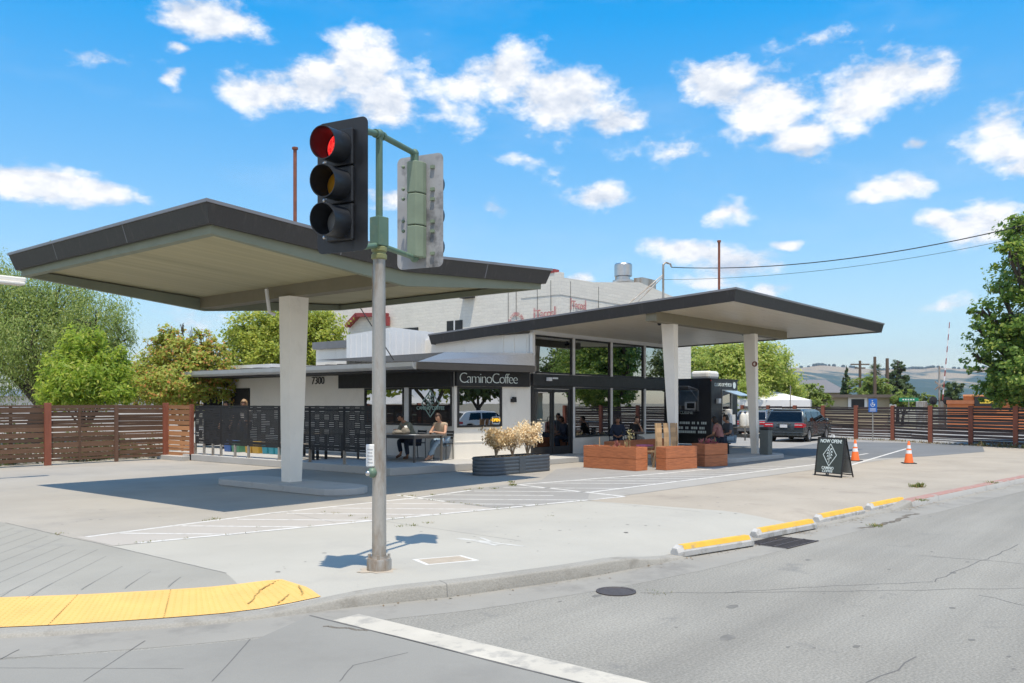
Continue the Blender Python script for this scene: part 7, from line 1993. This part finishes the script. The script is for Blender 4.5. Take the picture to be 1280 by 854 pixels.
s0 = atd(1233,502,57.85); b = MB(); b.add([s0+rv*x+Vector((0,0,z))+fv_*o for o in (0,.06) for x,z in ((-.8,-.32),(.8,-.32),(.8,.32),(-.8,.32))], [(0,1,2,3),(4,5,6,7),(0,1,5,4),(1,2,6,5),(2,3,7,6),(3,0,4,7)]); so_ = part(b,'sign',M_['black'],t)
b = MB(); b.add([s0+rv*x+Vector((0,0,z))-fv_*.01 for x,z in ((-.45,-.13),(.5,-.13),(.5,.15),(-.45,.15))], [(0,1,2,3)]); part(b,'sign_mark',mat('sign_yellow', (.7,.5,.05), .6),so_)
boxbuild('white_shed', 'white ridged shed roof showing above the orange shop', 1240, 1268, 489, 75, 6, M_['metal_white'], M_['metal_white'], 'shed', .6, .2)
boxbuild('white_house', 'pale house wall glimpsed behind the pepper tree and left fence', -60, 240, 495, 50, 8, mat('house_white', (.55,.54,.53), .9), M_['flash'], 'house', .5, .3)
# accessible parking sign on its post
q = gp(1091,548); Q = atd(1091,507,41); Q.z = 0; hS = CH+(HZ-499)*41/F
t = thing('parking_sign', 'blue accessible parking sign on a thin post at the right fence', 'sign', Q)
b = MB(); b.tube([Q, Q+Vector((0,0,hS))], .03, 6); part(b,'post',M_['galv'],t)
dn = -(Vector((Q.x,Q.y,0)).normalized()); rt_ = Vector((-dn.y,dn.x,0)); sb_ = Q+dn*.05
def sgn(b, x0,x1,z0,z1,o0,o1):
    b.add([sb_+rt_*x+dn*o+Vector((0,0,z)) for o in (o0,o1) for x,z in ((x0,z0),(x1,z0),(x1,z1),(x0,z1))], [(0,1,2,3),(4,5,6,7),(0,1,5,4),(1,2,6,5),(2,3,7,6),(3,0,4,7)])
b = MB(); sgn(b,-.19,.19,hS-.40,hS+.02,0,.01); sgn(b,-.19,.19,hS-.62,hS-.41,0,.01); part(b,'board',M_['blue_sign'],t)
b = MB(); zc2 = hS-.20
for i in range(9):
    a = radians(150+i*26); a1 = radians(150+(i+1)*26); cx, cz, r0, r1 = .0, zc2-.06, .075, .10
    b.add([sb_+rt_*(cx+r*cos(an))+dn*.014+Vector((0,0,cz+r*sin(an))) for r,an in ((r0,a),(r1,a),(r1,a1),(r0,a1))], [(0,1,2,3)])
sgn(b,-.04,-.012,zc2-.06,zc2+.08,.011,.015); sgn(b,-.012,.08,zc2-.06,zc2-.035,.011,.015); sgn(b,.06,.085,zc2-.12,zc2-.036,.011,.0152); sgn(b,-.012,.05,zc2+.01,zc2+.03,.011,.0148); b.ball(sb_+rt_*-.026+dn*.012+Vector((0,0,zc2+.115)),(.025,.025,.025),8,6)
for i in range(3): sgn(b,-.13,.13,hS-.47-.055*i,hS-.45-.055*i,.011,.015)
part(b,'symbol',M_['white'],t)
# railway crossing: mast with lamps and crossbuck, raised barrier arm
D_ = 62; m0 = gbase(1174,D_); hm = CH+(HZ-458)*D_/F
t = thing('crossing_signal', 'railway crossing mast with white crossbuck and paired round lamps', 'railway signal', m0)
b = MB(); b.tube([m0, m0+Vector((0,0,hm))], .07, 8); part(b,'mast',M_['galv'],t)
zx = CH+(HZ-482)*D_/F
for s in (1,-1): b = MB(); b.bar(m0-fv_*.1+rv*(-.36)+Vector((0,0,zx-s*.30)), m0-fv_*.1+rv*.36+Vector((0,0,zx+s*.30)), .05,.10); part(b,'crossbuck',M_['galv'],t)
zl = CH+(HZ-501)*D_/F
b = MB(); b.bar(m0-rv*.5+Vector((0,0,zl)), m0+rv*.5+Vector((0,0,zl)),.08,.08); part(b,'lamp_bar',M_['black_matt'],t)
for s in (-1,1): b = MB(); MRx = frame(m0+rv*s*.5-fv_*.12+Vector((0,0,zl)), rv); b.lathe([(.30,0),(.30,.03),(.12,.05),(.12,.16)],18,(0,0,0),0,MRx); part(b,'lamp',M_['black_matt'],t)
t = thing('barrier_arm', 'raised red and white striped railway barrier arm', 'barrier', gbase(1178,D_+1))
a0, a1 = atd(1177.5,508,D_+1), atd(1187,403,D_+1)
N = 14
for i in range(N):
    b = MB(); b.bar(a0.lerp(a1,i/N), a0.lerp(a1,(i+1)/N), .07*(1-.4*i/N), .11*(1-.45*i/N)); part(b,'stripe', M_['red_trim'] if i % 2 else M_['reflective'], t)
b = MB(); b.bar(gbase(1178,D_+1), a0+Vector((0,0,.4)), .4,.5); part(b,'drive_box',M_['galv'],t)
# green street name sign
g0 = gbase(1136,66); hg = CH+(HZ-498)*66/F
t = thing('street_sign', 'small green street name sign above the right fence', 'sign', g0); b = MB(); b.tube([g0, g0+Vector((0,0,hg))], .03, 6); part(b,'post',M_['galv'],t)
b = MB(); b.bar(g0-rv*.75+Vector((0,0,hg-.1)), g0+rv*.75+Vector((0,0,hg-.1)), .03,.28); part(b,'board',M_['street_green'],t)
b = MB(); 
for i in range(5): b.bar(g0-fv_*.02+rv*(-.5+i*.2)+Vector((0,0,hg-.1)), g0-fv_*.02+rv*(-.38+i*.2)+Vector((0,0,hg-.1)), .01,.1)
part(b,'sign_marks',M_['white'],t)
u0 = gbase(1152,58); b = MB(); b.box(u0+Vector((-.3,-.3,0)),u0+Vector((.3,.3,1.95))); o = b.build('utility_cabinet', M_['galv'], bevel=.04); tag(o, 'pale grey utility cabinet above the right fence by the crossing', 'cabinet')

# ------------------------------------------------------------------ across the street, seen only in the glass
L9 = leafmat('leaf_street', (.06,.10,.025), (.11,.15,.04), None, .3)
for k,(x,y,h) in enumerate(((47,-16,6.5),(74,-20,8),(100,-22,10))):
    tree('street_tree', ['leafy street tree reflected in the left tall windows','tall street tree reflected in the middle tall windows','tallest street tree reflected in the right tall windows'][k], (x,y,0), [(0,0,h*.7,3,3,h*.25),(1.5,1,h*.55,2.2,2.2,h*.2),(-1.6,-.5,h*.6,2.2,2.2,h*.2)], 5000, L9, .2, tr=.2, h0=2, seed=50+k, group='street trees mirrored in the glass')
for k,(x,y,h) in enumerate(((-6,30,6),(0,36,8))):
    tree('yard_tree', ['rounded yard tree left of the frame, mirrored in the wing windows','tall yard tree left of the frame, mirrored in the wing windows'][k], (x,y,0), [(0,0,h*.65,3,3,h*.3),(2,1,h*.5,2.4,2.4,h*.26),(-2,-.5,h*.55,2.4,2.4,h*.28)], 6000, L2 if k == 0 else L4, .2, tr=.2, h0=1.5, seed=60+k, group='yard trees mirrored in the wing windows')
for k,(x,y,h) in enumerate(((32,-15,7),(40,-21,8))):
    tree('street_tree', ['bushy street tree reflected in the angled shop window','taller street tree reflected beside it in the angled shop window'][k], (x,y,0), [(0,0,h*.62,2.6,2.6,h*.28),(1.8,.6,h*.5,2.0,2.0,h*.22),(-1.8,-.4,h*.5,2.0,2.0,h*.24)], 5000, L9, .2, tr=.2, h0=1.5, seed=70+k, group='street trees mirrored in the glass')
car('parked_car', 'white car parked across the street, mirrored in the angled shop window', 'car', (28,-9.5,-.13), radians(2), 'car_white', 4.5, 1.8, 1.48, False)
t = thing('bungalow', 'low tan bungalow across the street mirrored in the glass', 'house', (65,-33,0))
b = MB(); b.box((50,-38,0),(80,-28,3.0)); part(b,'wall',beige,t)
b = MB(); b.add([(49,-39,3),(81,-39,3),(81,-27,3),(49,-27,3),(55,-33,5.6),(75,-33,5.6)], [(0,1,5,4),(1,2,5),(2,3,4,5),(3,0,4),(0,3,2,1)]); part(b,'roof',mat('roof_tan', (.42,.36,.29), .9, .1, 4),t)
for x in (54,60,66,72): b = MB(); b.box((x,-27.98,1),(x+1.8,-27.9,2.3)); part(b,'window',M_['black'],t)

# ------------------------------------------------------------------ hills and the air between
R = np.random.RandomState(4)
def ridge(name, d0, d1, hfun, x0, x1, m, nx=150, ny=26):
    V, Fc = [], []
    for j in range(ny+1):
        for i in range(nx+1):
            x = x0+(x1-x0)*i/nx; dd = d0+(d1-d0)*j/ny; lat = (x-640)/F*d1
            h = hfun(x, j/ny)
            V.append(fv_*dd+rv*lat+Vector((0,0,h)))
    for j in range(ny):
        for i in range(nx): a = j*(nx+1)+i; Fc.append((a,a+1,a+nx+2,a+nx+1))
    b = MB(); b.add(V, Fc); return tag(b.build(name, m, smooth=True, sharp=180), kind='structure')
from mathutils import noise as mn
def hills_h(x, t):
    top = (HZ-459)/F*3000+ (4*sin(x*.021)+3*sin(x*.055+1)+2*sin(x*.13))*1.1 if x > 900 else (HZ-470)/F*3000+6*sin(x*.01)
    n = mn.fractal(Vector((x*.018,t*2.2,3)), 1, 2, 5); n2 = mn.ridged_multi_fractal(Vector((x*.03,t*1.1,7)),1,2,4,1,2)
    return max(0, CH+top*(t**.85)*(1+.0*n)+ (n*16-n2*9)*min(1,t*3)*(1-t*.85)) if t > 0 else -1
m, nt, out = nodes('hillside'); bs = nt.nodes.new('ShaderNodeBsdfPrincipled'); bs.inputs['Roughness'].default_value = 1; nt.links.new(bs.outputs[0], out.inputs[0])
tcx = nt.nodes.new('ShaderNodeTexCoord'); spx = nt.nodes.new('ShaderNodeSeparateXYZ'); nt.links.new(tcx.outputs['Object'], spx.inputs[0])
def dotv(d):
    n = nt.nodes.new('ShaderNodeVectorMath'); n.operation = 'DOT_PRODUCT'; nt.links.new(tcx.outputs['Object'], n.inputs[0]); n.inputs[1].default_value = d; return n.outputs['Value']
cbx = nt.nodes.new('ShaderNodeCombineXYZ'); nt.links.new(dotv((ST,-CT,0)), cbx.inputs[0]); nt.links.new(dotv((CT*.12,ST*.12,1.6)), cbx.inputs[1]); nt.links.new(dotv((CT*.1,ST*.1,0)), cbx.inputs[2])
v = cbx.outputs[0]
f = noise(nt, v, .012, 8, .68); f2 = noise(nt, v, .004, 5, .6)
low = maprange(nt, spx.outputs[2], 30, 118, .10, -.09)
ff = tmath(nt, 'ADD', tmath(nt, 'ADD', tmath(nt, 'MULTIPLY', f, .7), tmath(nt, 'MULTIPLY', f2, .5)), low)
col = mixc(nt, maprange(nt, ff, .535, .60, 0, 1), (.31,.245,.155), (.03,.062,.048)); nt.links.new(col, bs.inputs['Base Color'])
ridge('hills', 1700, 3000, hills_h, 500, 1900, m, 260, 34)
# trees dotted along the ridge
b = MB(); rg = random.Random(6)
for i in range(110):
    x = rg.uniform(985,1290); 
    if rg.random() < .55: x = rg.choice((1125,1140,1150,1160,1110,1205,1060,1020))+rg.gauss(0,6)
    lat = (x-640)/F*3000; h = hills_h(x,1.0); s = rg.uniform(3,6.5)
    b.ball(fv_*2990+rv*lat+Vector((0,0,h+s*.3)), (s*1.2,s*1.2,s), 7, 5)
o = b.build('hill_trees', mat('hill_tree', (.04,.06,.035), 1, .2)); tag(o, 'dark trees dotted along the crest of the far hills', 'trees', kind='stuff')
# thin summer haze
hz = MB(); hz.box((-120,-160,-1.3),(4200,3600,260)); o = hz.build('haze', M_['white']); o.data.materials.clear()
m, nt, out = nodes('haze_air'); pv = nt.nodes.new('ShaderNodeVolumePrincipled'); pv.inputs['Color'].default_value = (.62,.77,1,1); pv.inputs['Density'].default_value = .00012; pv.inputs['Anisotropy'].default_value = .2
nt.links.new(pv.outputs[0], out.inputs['Volume']); o.data.materials.append(m); tag(o, kind='stuff'); o.display_type = 'WIRE'
